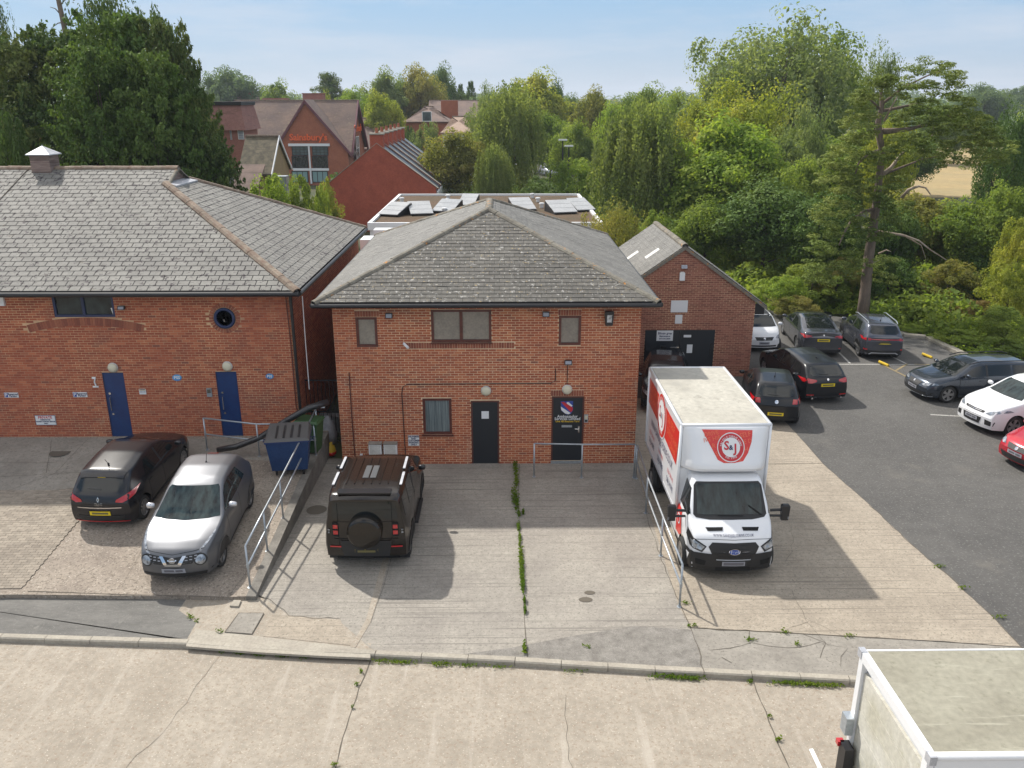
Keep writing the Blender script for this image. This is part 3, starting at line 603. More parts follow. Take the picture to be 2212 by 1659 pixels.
pipe('drain_pipe', 'thin rusty pipe down the left end of the centre building', 'pipe', [(754, 805), (760, 900), (768, 998)], .018, m_brownf, YC - .03)
pipe('cable', 'black cable running from the meter boxes up and across to the right door', 'cable', [(877, 995), (874, 950), (868, 850), (870, 836), (880, 830), (1190, 828), (1200, 822), (1200, 796)], .012, m_black, YC - .012)
pipe('cable', 'thin black cable down to the lamp over the lettered door', 'cable', [(1226, 785), (1225, 830)], .01, m_black, YC - .012)
def flood(px, Y, lab, w_=.2, h=.14, mat=m_black):
    q = WY(*px, Y); t = thing('floodlight', lab, 'floodlight', (q.x, Y, q.z))
    MB().box(-.03, -.06, -.03, .03, 0, .03).build('bracket', mat, t, world=False)
    MB().add([(-w_ / 2, -.16, -h / 2), (w_ / 2, -.16, -h / 2), (w_ / 2, -.06, -h / 2), (-w_ / 2, -.06, -h / 2), (-w_ / 2, -.12, h / 2), (w_ / 2, -.12, h / 2), (w_ / 2, -.06, h / 2), (-w_ / 2, -.06, h / 2)], [(0, 3, 2, 1), (4, 5, 6, 7), (0, 1, 5, 4), (1, 2, 6, 5), (2, 3, 7, 6), (3, 0, 4, 7)]).build('housing', mat, t, world=False)
    MB().add([(-w_ * .4, -.1605, -h * .35), (w_ * .4, -.1605, -h * .35), (w_ * .4, -.130, h * .38), (-w_ * .4, -.130, h * .38)], [(0, 1, 2, 3)]).build('lens', m_plg, t, world=False); return t
flood((841, 680), YC, 'black floodlight right of the upper left window'); flood((1179, 677), YC, 'black floodlight between the wide window and the upper right window'); flood((1227, 780.5), YC, 'black lamp with a cable above the lettered door', .22, .12)
flood((265, 663), 23.95, 'black floodlight on the left building beside the blue window', .2, .1)
q = WY(1315, 686, YC); t = thing('wall_lantern', 'black box lantern near the right corner of the centre building', 'lantern', (q.x, YC, q.z)); MB().frustum((0, -.09, -.2), .1, .09, .13, .09, .4).build('housing', m_black, t, world=False); MB().box(-.07, -.19, -.1, .07, -.18, .12).build('lens', m_headl, t, world=False)
def camera_(px, Y, lab):
    q = WY(*px, Y); t = thing('security_camera', lab, 'security camera', (q.x, Y, q.z)); MB().tube([(-.05, 0, .03), (0, -.1, 0)], .02, 6).build('bracket', m_white, t, world=False); MB().tube([(-.04, -.08, .02), (.1, -.22, -.07)], .04, 10).build('body', m_white, t, world=False)
camera_((876, 742), YC, 'white bullet camera at the left end of the brick band')
q = WY(1266, 903.6, YC); t = thing('entry_panel', 'grey door entry keypad right of the lettered door', 'keypad', (q.x, YC, q.z)); MB().box(-.06, -.03, -.13, .06, 0, .13).build('case', m_galv, t, world=False); MB().box(-.04, -.034, -.01, .04, -.03, .09).build('keys', m_cream, t, world=False); MB().box(-.04, -.034, -.1, .04, -.03, -.04).build('screen', m_black, t, world=False)
for a, b, lab in (((798, 955), (827, 992), 'left white meter box behind the black off-roader'), ((830, 955), (860, 990), 'right white meter box behind the black off-roader')):
    r = rect(a, b, YC); t = thing('meter_box', lab, 'meter box', ((r[0] + r[2]) / 2, YC, r[1]), 'meter boxes'); ww = (r[2] - r[0]) / 2; hh = r[3] - r[1]
    MB().box(-ww, -.2, 0, ww, 0, hh).build('body', m_white, t, world=False); MB().box(-ww + .03, -.205, .03, ww - .03, -.2, hh - .03).build('door', m_whited, t, world=False); MB().box(-ww - .01, -.22, hh, ww + .01, 0, hh + .03).build('lid', m_oldc, t, world=False)
q = WY(781, 983, YC); t = thing('power_socket', 'small white outdoor socket low on the brick wall', 'socket', (q.x, YC, q.z)); MB().box(-.04, -.05, -.06, .04, 0, .05).build('case', m_white, t, world=False); MB().tube([(0, -.02, -.05), (.01, -.02, -.3)], .012, 6).build('conduit', m_white, t, world=False)
def sign(px0, px1, Y, lab, lines, mat=m_signw, name='sign', back=.008, proud=.012, edge=None):
    r = rect(px0, px1, Y); t = thing(name, lab, 'sign', ((r[0] + r[2]) / 2, Y, (r[1] + r[3]) / 2)); w_, h = (r[2] - r[0]) / 2, (r[3] - r[1]) / 2
    MB().box(-w_, -proud, -h, w_, 0, h).build('board', mat, t, world=False)
    if edge:
        e = .012; MB().box(-w_, -proud - .002, -h, w_, -proud, -h + e).box(-w_, -proud - .002, h - e, w_, -proud, h).box(-w_, -proud - .002, -h + e, -w_ + e, -proud, h - e).box(w_ - e, -proud - .002, -h + e, w_, -proud, h - e).build('border', edge, t, world=False)
    for s, fx, fz, size, m in lines: text(s, size, m, MF(w_ * fx, -proud - .003, h * fz), parent=t, world=False, sx=.95, bold=.003)
    return t, w_, h
sign((881.5, 940.5), (906, 962.5), YC, 'white parking notice low on the wall left of the ground floor window', [(s, 0, .78 - .39 * i, .072, m_ink) for i, s in enumerate(('DELIVERIES', 'AND', 'CUSTOMER', 'PARKING', 'ONLY'))])
# ---- left building
YL = 23.95; LXR = WY(646, 900, YL).x; ZL = 5.36; L0 = -22.; zb = .55
lb = thing('brick_building', 'long red brick unit with pale slate roof, blue doors and a blue round window', 'building', (LXR, YL, zb))
LW, DA, DB = rect((109, 636), (249.5, 685), YL), rect((219, 805), (288, 946), YL), rect((464.5, 803), (526, 944), YL)
rc = WY(485, 687.4, YL); ro = L0
H2 = [(h[0] - L0, h[1], h[2] - L0, h[3]) for h in (LW, DA, DB)]
aL, aR, aT = WY(56, 698, YL), WY(312, 702, YL), WY(180, 686, YL); ac = (aL.x + aR.x) / 2; half = (aR.x - aL.x) / 2; rise = .22; Ra = (half * half + rise * rise) / (2 * rise); azc = aT.z - Ra; ath = .24
def keepL(u, v):
    x = u + L0; d = math.hypot(x - rc.x, v - rc.z)
    if d < .47: return False
    r_ = math.hypot(x - ac, v - azc); return not (Ra - ath - .0 < r_ < Ra + .02 and abs(x - ac) < half and v > azc)
LWd = LXR - L0; poly = [(0, zb - .3), (LWd, zb - .3), (LWd, ZL + .02), (0, ZL + .02)]
plate('wall', V(L0, YL + .012, 0), V(1, 0, 0), V(0, 0, 1), poly, m_mortar2, lb, .22, H2)
field('brick', lb, V(L0, YL + .012, 0), V(1, 0, 0), V(0, 0, 1), poly, m_brick2, .075, .225, .014, .004, -.005, holes=H2, keep=keepL)
na = round(2 * half / .075)
for i in range(na):
    a0 = math.asin(half / Ra); t0 = -a0 + 2 * a0 * i / na + .0006; t1 = -a0 + 2 * a0 * (i + 1) / na - .0006
    MB().prism([(ac + r_ * math.sin(a), YL + .04, azc + r_ * math.cos(a)) for r_, a in ((Ra - ath, t0), (Ra - ath, t1), (Ra - .01, t1), (Ra - .01, t0))], (0, -.045, 0)).build('brick', m_soldier, lb)
for i in range(30):
    t0 = 2 * PI * i / 30 + .02; t1 = 2 * PI * (i + 1) / 30 - .02
    MB().prism([(rc.x + r_ * math.sin(a), YL + .04, rc.z + r_ * math.cos(a)) for r_, a in ((.335, t0), (.335, t1), (.455, t1), (.455, t0))], (0, -.045, 0)).build('brick', m_soldier, lb)
MR = Matrix.Translation((rc.x, YL, rc.z)) @ Matrix.Rotation(PI / 2, 4, 'X')
rw = MB().lathe([(.23, .0), (.235, .035), (.26, .045), (.31, .035), (.32, .0)], MR, 36).build('window', m_navyf, lb, True); MB().lathe([(0, .0), (.25, .0)], MR, 36).build('pane', m_cglass, rw); MB().tube([(rc.x, YL - .02, rc.z - .1), (rc.x - .02, YL - .04, rc.z - .02)], .02, 6).build('handle', m_steel, rw)
window(lb, LW, YL, m_navyf, m_cglass2, 2, .07, mullion=WY(178, 660, YL).x)
q = WY(172, 668, YL); MB().frustum((q.x + 1.0, YL + .034, LW[1] + .07), .07, .001, .11, .001, .2).build('vase', m_white, lb)
for r, lab in ((DA, 1), (DB, 2)):
    d = door(lb, (r[0], r[1], r[2], r[3]), YL, m_navy, m_navyf, fr=.03); x = r[0] + .14; z = r[1] + 1.12
    MB().tube([(x, YL + .03, z + .22), (x, YL - .03, z + .2), (x, YL - .03, z - .2), (x, YL + .03, z - .22)], .014, 6).build('handle', m_steel, d); MB().box(x - .03, YL + .01, z + .3, x + .03, YL + .03, z + .36).build('lock', m_steel, d); MB().box(x - .02, YL + .01, z - .36, x + .04, YL + .03, z - .30).build('lock', m_steel, d)
# side wall to the alley, rear
l = 12.2; O = V(LXR - .012, YL + .235, 0); pl = [(0, .1), (l, .1), (l, ZL), (0, ZL)]; plate('side_wall', O, V(0, 1, 0), V(0, 0, 1), pl, m_mortar2, lb, .22); field('brick', lb, O, V(0, 1, 0), V(0, 0, 1), pl, m_brick2, .075, .225, .014, .004, -.005, singles=0, stuffname='side_bricks')
MB().box(L0, YL + 12.2, 0, LXR - .05, YL + 12.4, ZL).build('rear_wall', m_brick2, lb)
hwl = 6.3; ex = LXR + .38; ey = YL - .42; ZL0 = ZL + .06; RZ = 2.95; Yr = ey + hwl; Yb = ey + 2 * hwl; xa = ex - hwl; xg = xa + .95; hg = RZ * (1 - .95 / hwl)
A, B_ = V(L0, ey, ZL0), V(ex, ey, ZL0); hipf = V(xg, ey + hwl * hg / RZ, ZL0 + hg); hipb = V(xg, Yb - hwl * hg / RZ, ZL0 + hg)
ap_ = V(xa, Yr, ZL0 + RZ)
face3(lb, [A, B_, ap_, V(L0, Yr, ZL0 + RZ)], m_slate1, gauge=.24, length=.32, gap=.024)
face3(lb, [hipf, V(xg, Yr, ZL0 + RZ), ap_], m_slate1, gauge=.24, length=.32, gap=.024, U=V(1, 0, 0))
face3(lb, [B_, V(ex, Yb, ZL0), hipb, hipf], m_slate1, gauge=.24, length=.32, gap=.024)
face3(lb, [V(ex, Yb, ZL0), V(L0, Yb, ZL0), V(L0, Yr, ZL0 + RZ), ap_], m_slate1, gauge=.5, length=.6, singles=0)
gv = MB().prism([hipf + V(-.12, 0, -.02), hipb + V(-.12, 0, -.02), V(xg - .12, Yr, ZL0 + RZ - .04)], (.05, 0, 0)).build('gablet', m_tim, lb)
MB().prism([hipf + V(-.03, -.1, 0), hipf + V(.28, -.1, -.11), hipb + V(.28, .1, -.11), hipb + V(-.03, .1, 0)], (0, 0, .05)).build('flashing', m_lead, lb)
ridge_tiles(lb, V(L0, Yr, ZL0 + RZ), V(xg + .05, Yr, ZL0 + RZ), m_ridge, .14); ridge_tiles(lb, B_, hipf + V(-.1, 0, .03), m_ridge, .15); ridge_tiles(lb, V(ex, Yb, ZL0), hipb + V(0, 0, .02), m_ridge, .14)
for s in (hipf, hipb): ridge_tiles(lb, s + V(0, 0, .03), V(xg + .02, Yr, ZL0 + RZ + .02), m_ridge2, .07, 3, 'verge_tile')
MB().box(L0, ey + .03, ZL - .12, ex - .03, ey + .06, ZL + .02).box(ex - .06, ey + .06, ZL - .12, ex - .03, Yb, ZL + .02).build('fascia', m_black, lb)
MB().box(L0, ey + .06, ZL - .06, ex - .06, YL, ZL - .04).box(LXR, YL, ZL - .06, ex - .06, Yb, ZL - .04).build('soffit', m_whited, lb)
gutter(lb, (L0, ey - .04, ZL - .03), (ex + .05, ey - .04, ZL - .03), .075); gutter(lb, (ex + .05, ey, ZL - .03), (ex + .05, Yb, ZL - .03), .065)
MB().tube([(LXR + .07, YL - .05, ZL - .1), (LXR + .07, YL - .05, 1.6), (LXR + .1, YL - .05, 1.5), (LXR + .25, YL + .1, 1.3)], .045, 8).build('downpipe', m_black, lb)
def roofp(px, py):
    d = ray(px, py); k = RZ / hwl; t_ = (ZL0 + .03 - k * ey - CAM_H) / (d.z - k * d.y); return CAMP + d * t_
MB().tube([roofp(62, 364), roofp(30, 398), roofp(-5, 436)], .014, 5).build('cable', m_dark, lb)
pipe('cable', 'thin white cable down the alley side of the left building', 'cable', [(653, 640), (660, 740), (668, 841)], .016, m_white, YL + .3)
pipe('conduit', 'thin brown conduit near the right end of the left building', 'pipe', [(617, 640), (628, 740), (640, 880), (655, 912)], .014, m_brownf, YL - .02)
# cupola on the ridge
q = WY(99, 362, Yr); cup = thing('roof_vent', 'square timber vent cupola with a grey metal cap on the left roof ridge', 'roof vent', (q.x, Yr, ZL0 + RZ - .26)); cup.scale = (.56, .56, .60); hwv = .58
for i in range(7):
    for s in range(4):
        a = s * PI / 2; M = Matrix.Rotation(a, 4, 'Z'); m2 = MB(); m2.box(-hwv, -hwv - .012 + .004 * (i % 2), .12 + i * .15, hwv - .001, -hwv + .03, .26 + i * .15); m2.v = [tuple(M @ Vector(v)) for v in m2.v]
        m2.build('board', m_tim, cup, world=False)
MB().box(-hwv + .04, -hwv + .04, 0, hwv - .04, hwv - .04, 1.17).build('core', m_dark, cup, world=False)
MB().frustum((0, 0, 1.17), hwv + .16, hwv + .16, hwv + .15, hwv + .15, .05).frustum((0, 0, 1.22), hwv + .15, hwv + .15, .05, .05, .42).build('cap', m_lead, cup, world=False)
MB().lathe([(.03, 1.6), (.06, 1.66), (.0, 1.72)], None, 8).build('finial', m_lead, cup, world=False)
MB().frustum((0, 0, -.12), hwv + .3, hwv + .45, hwv + .02, hwv + .02, .3).build('flashing', m_lead, cup, world=False)
wall_lamp((244.6, 793.5), YL, 'round cream lamp above the left blue door'); wall_lamp((491.6, 790.7), YL, 'round cream lamp above the right blue door')
for a, b, lab in (((8.5, 848), (41, 858.5), 'small reserved parking sign at the far left of the brick wall'), ((157, 847), (189.5, 857.5), 'small reserved parking sign left of the left blue door')):
    t, w_, h = sign(a, b, YL, lab, [('P', -.72, -.02, .15, m_signw), ('Reserved', .27, .38, .085, m_ink), ('Parking', .27, -.42, .085, m_ink)])
    MB().box(-w_ + .01, -.0135, -h + .012, -w_ * .47, -.012, h - .012).build('panel', m_signb, t, world=False)
sign((74.6, 897), (123, 918), YL, 'white private parking sign low on the left building', [('PRIVATE', 0, .55, .12, m_inkr), ('PARKING FOR', 0, .08, .05, m_ink), ('PROPERTY SUPPORT SERVICES', 0, -.28, .045, m_ink), ('ONLY', 0, -.65, .05, m_ink)], edge=m_ink)
t, w_, h = sign((300, 840), (316.4, 851.6), YL, 'small yellow and white notice right of the left blue door', [('WARNING', 0, .7, .035, m_ink), ('24 HOUR CCTV', 0, -.1, .025, m_ink)]); MB().box(-w_ + .01, -.0135, h * .45, w_ - .01, -.012, h - .01).build('panel', m_yel, t, world=False)
for px, lab in (((382.5, 815.7), 'larger oval blue badge sign between the two blue doors'), ((582.6, 812.6), 'smaller oval blue badge sign right of the right blue door')):
    q = WY(*px, YL); t = thing('sign', lab, 'sign', (q.x, YL, q.z)); M = Matrix.Rotation(PI / 2, 4, 'X'); sc = 1 if px[0] < 500 else .85
    MB().lathe([(.14 * sc, 0), (.14 * sc, .015), (0, .016)], Matrix.Scale(.72, 4, (0, 0, 1)) @ M, 28).build('board', pm('sign_mid_blue' + str(sc), (.03, .16, .42), .4, col2=(.12, .38, .66), nscale=7), t, world=False)
    text('PSS', .13 * sc, m_signw, MF(0, -.018, -.0), parent=t, world=False, bold=.004)
q = WY(452.6, 847, YL); t = thing('keypad', 'grey keypad left of the right blue door', 'keypad', (q.x, YL, q.z)); MB().box(-.075, -.04, -.14, .075, 0, .13).build('case', m_galv, t, world=False); MB().box(-.055, -.045, -.02, .055, -.04, .10).build('keys', m_dark, t, world=False)
q = WY(205, 825, YL); t = thing('tap_bracket', 'white painted bracket on the wall left of the left blue door', 'bracket', (q.x, YL, q.z)); MB().tube([(-.03, -.02, .14), (.03, -.03, .1), (.0, -.03, 0), (.03, -.03, -.12)], .02, 6).box(-.08, -.02, -.17, .09, 0, -.13).box(-.06, -.03, .1, .05, 0, .16).build('bracket', m_white, t, world=False)
q = WY(1.7, 648, YL); t = thing('alarm_box', 'white alarm box cut by the left edge under the eaves', 'alarm box', (q.x, YL, q.z)); MB().box(-.16, -.08, -.16, .12, 0, .16).build('case', m_white, t, world=False)
# ---- right gabled building
YG = 31.9; GXR = WY(1622, 760, YG).x; pk = WY(1480, 537, YG); ez = WY(1634, 650, YG).z; slope = (pk.z - ez) / (GXR - pk.x); GXL = CX1 + .5
gb = thing('brick_building', 'red brick gabled unit with a slate roof and double black doors', 'building', (GXR, YG, 0))
DR = rect((1394, 713), (1530, 900), YG); DR = (DR[0], 0, DR[2], DR[3]); zl_ = pk.z - slope * (pk.x - GXL)
poly = [(0, 0), (GXR - GXL, 0), (GXR - GXL, ez), (pk.x - GXL, pk.z), (0, zl_)]; hh = [(DR[0] - GXL, 0, DR[2] - GXL, DR[3])]
plate('wall', V(GXL, YG + .012, 0), V(1, 0, 0), V(0, 0, 1), poly, m_mortar2, gb, .22, hh); field('brick', gb, V(GXL, YG + .012, 0), V(1, 0, 0), V(0, 0, 1), poly, m_brick3, .075, .225, .015, .004, -.005, holes=hh)
MB().box(GXR - .22, YG + .25, 0, GXR - .012, YG + 6.3, ez - .02).build('side_wall', m_brick3, gb); MB().box(GXL, YG + 6.1, 0, GXR - .25, YG + 6.3, ez).build('rear_wall', m_brick3, gb)
Lr = 6.5; rz = .12; e0 = -.03
rR = V(GXR + .45, YG + e0, ez - slope * .45 + rz); rP = V(pk.x, YG + e0, pk.z + rz); rL = V(GXL - 1.0, YG + e0, pk.z - slope * (pk.x - GXL + 1.0) + rz); dy = V(0, Lr, 0)
face3(gb, [rL + dy, rL, rP, rP + dy], m_slate3, gauge=.2, length=.3, singles=300); face3(gb, [rR, rR + dy, rP + dy, rP], m_slate3, gauge=.25, length=.4, singles=0); ridge_tiles(gb, rP + V(0, 0, .02), rP + dy, m_ridge2, .13)
MB().prism([rL + V(0, -.04, -.16), rP + V(0, -.04, -.16), rP + V(0, -.04, -.02), rL + V(0, -.04, -.02)], (0, .08, 0)).prism([rP + V(.001, -.04, -.16), rR + V(0, -.04, -.16), rR + V(0, -.04, -.02), rP + V(.001, -.04, -.02)], (0, .08, 0)).build('verge', m_ridge2, gb)
MB().box(GXR - .0, YG + .02, ez - .55, GXR + .38, YG + .08, ez - .12).build('eave_box', m_black, gb)
xm = (DR[0] + DR[2]) / 2
for a, b in ((DR[0] + .03, xm - .008), (xm + .008, DR[2] - .03)):
    d = MB().box(a, YG - .0, .03, b, YG + .06, DR[3] - .03).build('door', m_blackp, gb)
    if a < xm - .5:
        MB().box(b - .36, YG - .05, 1.22, b - .02, YG, 1.27).build('bolt', m_steel, d); MB().box(b - .75, YG - .035, .95, b - .52, YG, 1.3).build('lock_box', m_black, d)
    else: MB().box(a + .3, YG - .006, 1.0, a + .52, YG, 1.35).build('notice', m_signw, d); MB().box(a + .14, YG - .006, 1.65, a + .44, YG, 1.75).build('notice', m_signw, d)
MB().box(DR[0], YG, 0, DR[0] + .03, YG + .1, DR[3]).box(DR[2] - .03, YG, 0, DR[2], YG + .1, DR[3]).box(DR[0] + .03, YG, DR[3] - .03, DR[2] - .03, YG + .1, DR[3]).build('door_frame', m_black, gb)
for f, dy_ in ((.50, 3.4), (.66, 1.7)):  # rooflights
    p = rL.lerp(rP, f) + V(0, dy_, .03); u = (rP - rL).normalized(); MB().prism([p, p + u * .65, p + u * .65 + V(0, .4, 0), p + V(0, .4, 0)], u.cross(V(0, 1, 0)).normalized() * -.04).build('rooflight', m_whited, gb)
sign((1419, 714), (1453, 736), YG - .005, 'white maintenance sign on the black double doors', [('Biloan grey', 0, .45, .13, m_ink), ('Maintenance', 0, -.1, .09, m_ink), ('07715412858', 0, -.6, .085, m_ink)])
sign((1450, 649), (1484.5, 674.5), YG, 'large blank white board on the gable wall', []); sign((1459, 680), (1473, 699), YG, 'small blank white board below the large one on the gable wall', [])
q = WY(1473, 597, YG); t = thing('alarm_box', 'white alarm box high on the gable wall', 'alarm box', (q.x, YG, q.z)); MB().box(-.1, -.1, -.15, .1, 0, .15).build('case', m_white, t, world=False); MB().frustum((0, -.05, .15), .1, .05, .06, .03, .04).build('cap', m_whited, t, world=False)
flood((1477, 575), YG, 'grey floodlight at the top of the gable wall', .22, .12, m_galv)
q = WY(1537.5, 752, YG); t = thing('keypad', 'dark grey keypad right of the black double doors', 'keypad', (q.x, YG, q.z)); MB().box(-.07, -.05, .0, .07, 0, .2).box(-.07, -.04, -.3, .06, 0, -.03).build('case', m_trim, t, world=False)
# ================================================================ RAILINGS
def railing(lab, posts, h, rails, arcs=()):
    base = posts[0]; t = thing('railing', lab, 'railing', tuple(base), 'galvanised tube railings')
    for p in posts:
        MB().tube([p, p + V(0, 0, h)], .024, 8).build('post', m_galv, t, True); MB().lathe([(.06, .0), (.06, .012), (.03, .015), (.03, .05)], Matrix.Translation(p), 10).build('post_foot', m_galv, t)
        MB().lathe([(.034, -.05), (.034, .05)], Matrix.Translation(p + V(0, 0, h * .52)), 8).build('joint', m_galv, t)
    for f in rails:
        MB().tube([p + V(0, 0, h * f) for p in posts], .024, 8).build('rail', m_galv, t, True)
railing('galvanised railing in front of the lettered door, parallel to the wall', [G(1153.5, 1030), G(1256, 1032), G(1369, 1032)], 1.07, (1.0,))
railing('galvanised railing running down from the centre building beside the white truck', [G(1373, 1034), G(1394.7, 1108.6), G(1427, 1201), G(1467.5, 1311)], 1.07, (1.0, .52))
railing('galvanised railing crossing in front of the right blue door', [GL(448, 972), GL(561, 985.7), GL(683, 985)], 1.02, (1.0, .5))
railing('galvanised railing along the ramp wall beside the grey car', [GL(540.5, 1269), GL(578, 1190.7), GL(612, 1120), GL(665, 1006), GL(687.6, 955)], 1.07, (1.0, .52))
# ================================================================ VEHICLES
def paint(name, col, metal=0., rough=.28, dust=None, fl=None):
    return pm(name, col, rough, metal, coat=(.3 if max(col) < .05 else .3 if metal > .6 else .8), spec=.35, coord='obj', spots=(dust if dust else None))
def smooth_interp(pts, xs, sig=.05):
    X = np.array([p[0] for p in pts], float); Z = np.array([p[1] for p in pts], float); acc = np.zeros(len(xs)); wsum = 0
    for k in np.linspace(-2, 2, 9):
        w_ = math.exp(-k * k / 2); acc += w_ * np.interp(np.clip(np.array(xs) + k * sig, X[0], X[-1]), X, Z); wsum += w_
    return acc / wsum
class Shell:
    """car body lofted along its length; x from the rear bumper forward (re-centred), y to the left, z up"""
    def __init__(s, L_, W, top, belt, wheels, wr, tumble=.42, plan=None, zb=.2, bow=(.10, .20), sig=.045, crown=.03, arch=.06, flare=0.):
        s.L = L_; s.W = W; s.wr = wr; s.wheels = wheels; n = int(L_ / .05) + 1; xs = list(np.linspace(0, L_, n))
        plan = plan or [(0, .86), (.22, .95), (.7, 1.), (L_ - .9, 1.), (L_ - .35, .955), (L_, .83)]
        zt = smooth_interp(top, xs, sig); zbelt = np.minimum(smooth_interp(belt, xs, .06), zt - .015); hw = smooth_interp(plan, xs, .08) * W / 2
        s.xs, s.zt, s.zbelt, s.hw = xs, zt, zbelt, hw; s.bow = bow
        rows = []
        for i, x in enumerate(xs):
            b = zb; fl = 0
            for wx in wheels:
                d = abs(x - wx); ra = wr + arch
                if d < ra: b = max(b, wr + math.sqrt(ra * ra - d * d))
                fl = max(fl, flare * math.exp(-((d / (ra + .12)) ** 4)))
            e = min(x, L_ - x); tuck = .10 * math.exp(-e / .12); b = max(b, zb + .03 * math.exp(-e / .1))
            zl_ = float(zbelt[i]); b = min(b, zl_ - .06); w_ = float(hw[i]); T = float(zt[i]); P = []
            for t, m in ((0, None), (.22, None), (.45, None), (.7, None), (.9, None), (1, None)):
                z = b + (zl_ - b) * t; zz = z
                m = np.interp(zz, [.15, .3, .5, zl_ - .12, zl_], [.94, .985, 1.0, .992, .962]); P.append((w_ * m + fl * min(1, max(0, (zl_ - .05 - z) / .2)), z))
            gh = max(T - zl_, 0.015); yb = w_ * .962; ye = yb - tumble * gh * (1 if gh > .15 else .6); ce = min(.05, gh * .3)
            for t in (.35, .7): P.append((yb + (ye - yb) * t - .0, zl_ + (T - ce - zl_) * t))
            P.append((ye, T - ce)); P.append((ye - min(.06, ye * .1), T - ce * .25)); P.append((ye * .6, T + crown * .4)); P.append((0, T + crown * .62))
            rows.append([(x, y, z) for y, z in P])
        m = len(rows[0]); vs = []; fs = []; full = 2 * m - 1
        def bowx(x, y, z, w_):
            for end, k, sgn in ((0, bow[0], 1), (L_, bow[1], -1)):
                d = abs(x - end); f = max(0, 1 - d / .9) ** 1.6
                if f > 0:
                    x += sgn * f * k * min(1.2, (y / (W / 2))) ** 2
                    x += sgn * f * .05 * max(0, (.45 - z) / .3) ** 2
            return x
        for r, w_ in zip(rows, hw):
            ring = r + [(x, -y, z) for x, y, z in r[-2::-1]]
            vs += [(bowx(x, abs(y), z, w_) - L_ / 2, y, z) for x, y, z in ring]
        for i in range(len(rows) - 1):
            for j in range(full - 1): a = i * full + j; fs.append((a, a + full, a + full + 1, a + 1))
        for r, flip in ((rows[0], False), (rows[-1], True)):
            cols = 11; base = len(vs)
            for x, y, z in r[:-1]:
                for c in range(cols): t = -1 + 2 * c / (cols - 1); yy = y * t; vs.append((bowx(x, abs(yy), z, 0) - L_ / 2, yy, z + (.0 if z < 5 else 0)))
            for j in range(len(r) - 2):
                for c in range(cols - 1):
                    a = base + j * cols + c; q = (a, a + 1, a + cols + 1, a + cols); fs.append(q if flip else q[::-1])
        s.v, s.f = vs, fs; s.bvh = BVHTree.FromPolygons([Vector(v) for v in vs], fs)
    def hit(s, a, b, axis, off):
        d, o = {'F': (V(-1, 0, 0), V(9, a, b)), 'B': (V(1, 0, 0), V(-9, a, b)), 'L': (V(0, -1, 0), V(a, 9, b)), 'R': (V(0, 1, 0), V(a, -9, b)), 'T': (V(0, 0, -1), V(a, b, 9))}[axis]
        h, n, _, _ = s.bvh.ray_cast(o, d)
        if h is None:
            h, n, _, _ = s.bvh.find_nearest(V(*{'F': (s.L / 2, a, b), 'B': (-s.L / 2, a, b), 'L': (a, s.W / 2, b), 'R': (a, -s.W / 2, b), 'T': (a, b, 1.4)}[axis]))
        if n.dot(d) > 0: n = -n
        return h + n * off
    def decal(s, name, poly, axis, mat, parent, off=.006, sub=.07, mirror=False, smooth=True):
        bm = bmesh.new(); vv = [bm.verts.new((p[0], p[1], 0)) for p in poly]; bm.faces.new(vv); bmesh.ops.triangulate(bm, faces=bm.faces[:])
        for ax in (0, 1):
            lo = min(p[ax] for p in poly); hi = max(p[ax] for p in poly); k = lo + sub
            while k < hi - .01:
                co = [0, 0, 0]; co[ax] = k; no = [0, 0, 0]; no[ax] = 1; bmesh.ops.bisect_plane(bm, geom=bm.verts[:] + bm.edges[:] + bm.faces[:], plane_co=co, plane_no=no); k += sub
        bm.verts.index_update(); P = [(v.co.x, v.co.y) for v in bm.verts]; F = [tuple(v.index for v in f.verts) for f in bm.faces]; bm.free(); o = None
        for m in ((1, -1) if mirror else (1,)):
            if axis in 'LR': ax = axis if m == 1 else {'L': 'R', 'R': 'L'}[axis]; vs = [s.hit(a, b, ax, off) for a, b in P]
            elif axis == 'T': vs = [s.hit(a, b * m, axis, off) for a, b in P]
            else: vs = [s.hit(a * m, b, axis, off) for a, b in P]
            me = mesh(name, vs, F, mat, smooth); bm2 = bmesh.new(); bm2.from_mesh(me); bmesh.ops.recalc_face_normals(bm2, faces=bm2.faces[:])
            c = V(0, 0, .7); f0 = max(bm2.faces, key=lambda f: f.calc_area())
            if f0.normal.dot(f0.calc_center_median() - c) < 0: bmesh.ops.reverse_faces(bm2, faces=bm2.faces[:])
            bm2.to_mesh(me); bm2.free(); o = ob(name, me, parent, False)
        return o
    def ttext(s, st, size, mat, at, axis, parent, off=.012, rot=0., bend=None, name='lettering', sx=1., bold=0.):
        """lettering laid on the body; at = position in the projection plane, read by someone facing that side"""
        fl = -1 if axis in ('B', 'L') else 1
        t = text(st, size, mat, Matrix.Rotation(rot, 4, 'Z'), name, parent, bend=bend, world=False, sx=sx, bold=bold)
        for v in t.data.vertices:
            a = v.co.x; b = v.co.y
            if axis in 'FB': a = a * (1 if axis == 'F' else -1); v.co = s.hit(at[0] + a, at[1] + b, axis, off)
            elif axis in 'LR': a = a * (-1 if axis == 'L' else 1); v.co = s.hit(at[0] + a, at[1] + b, axis, off)
        return t
WHEELS = {}
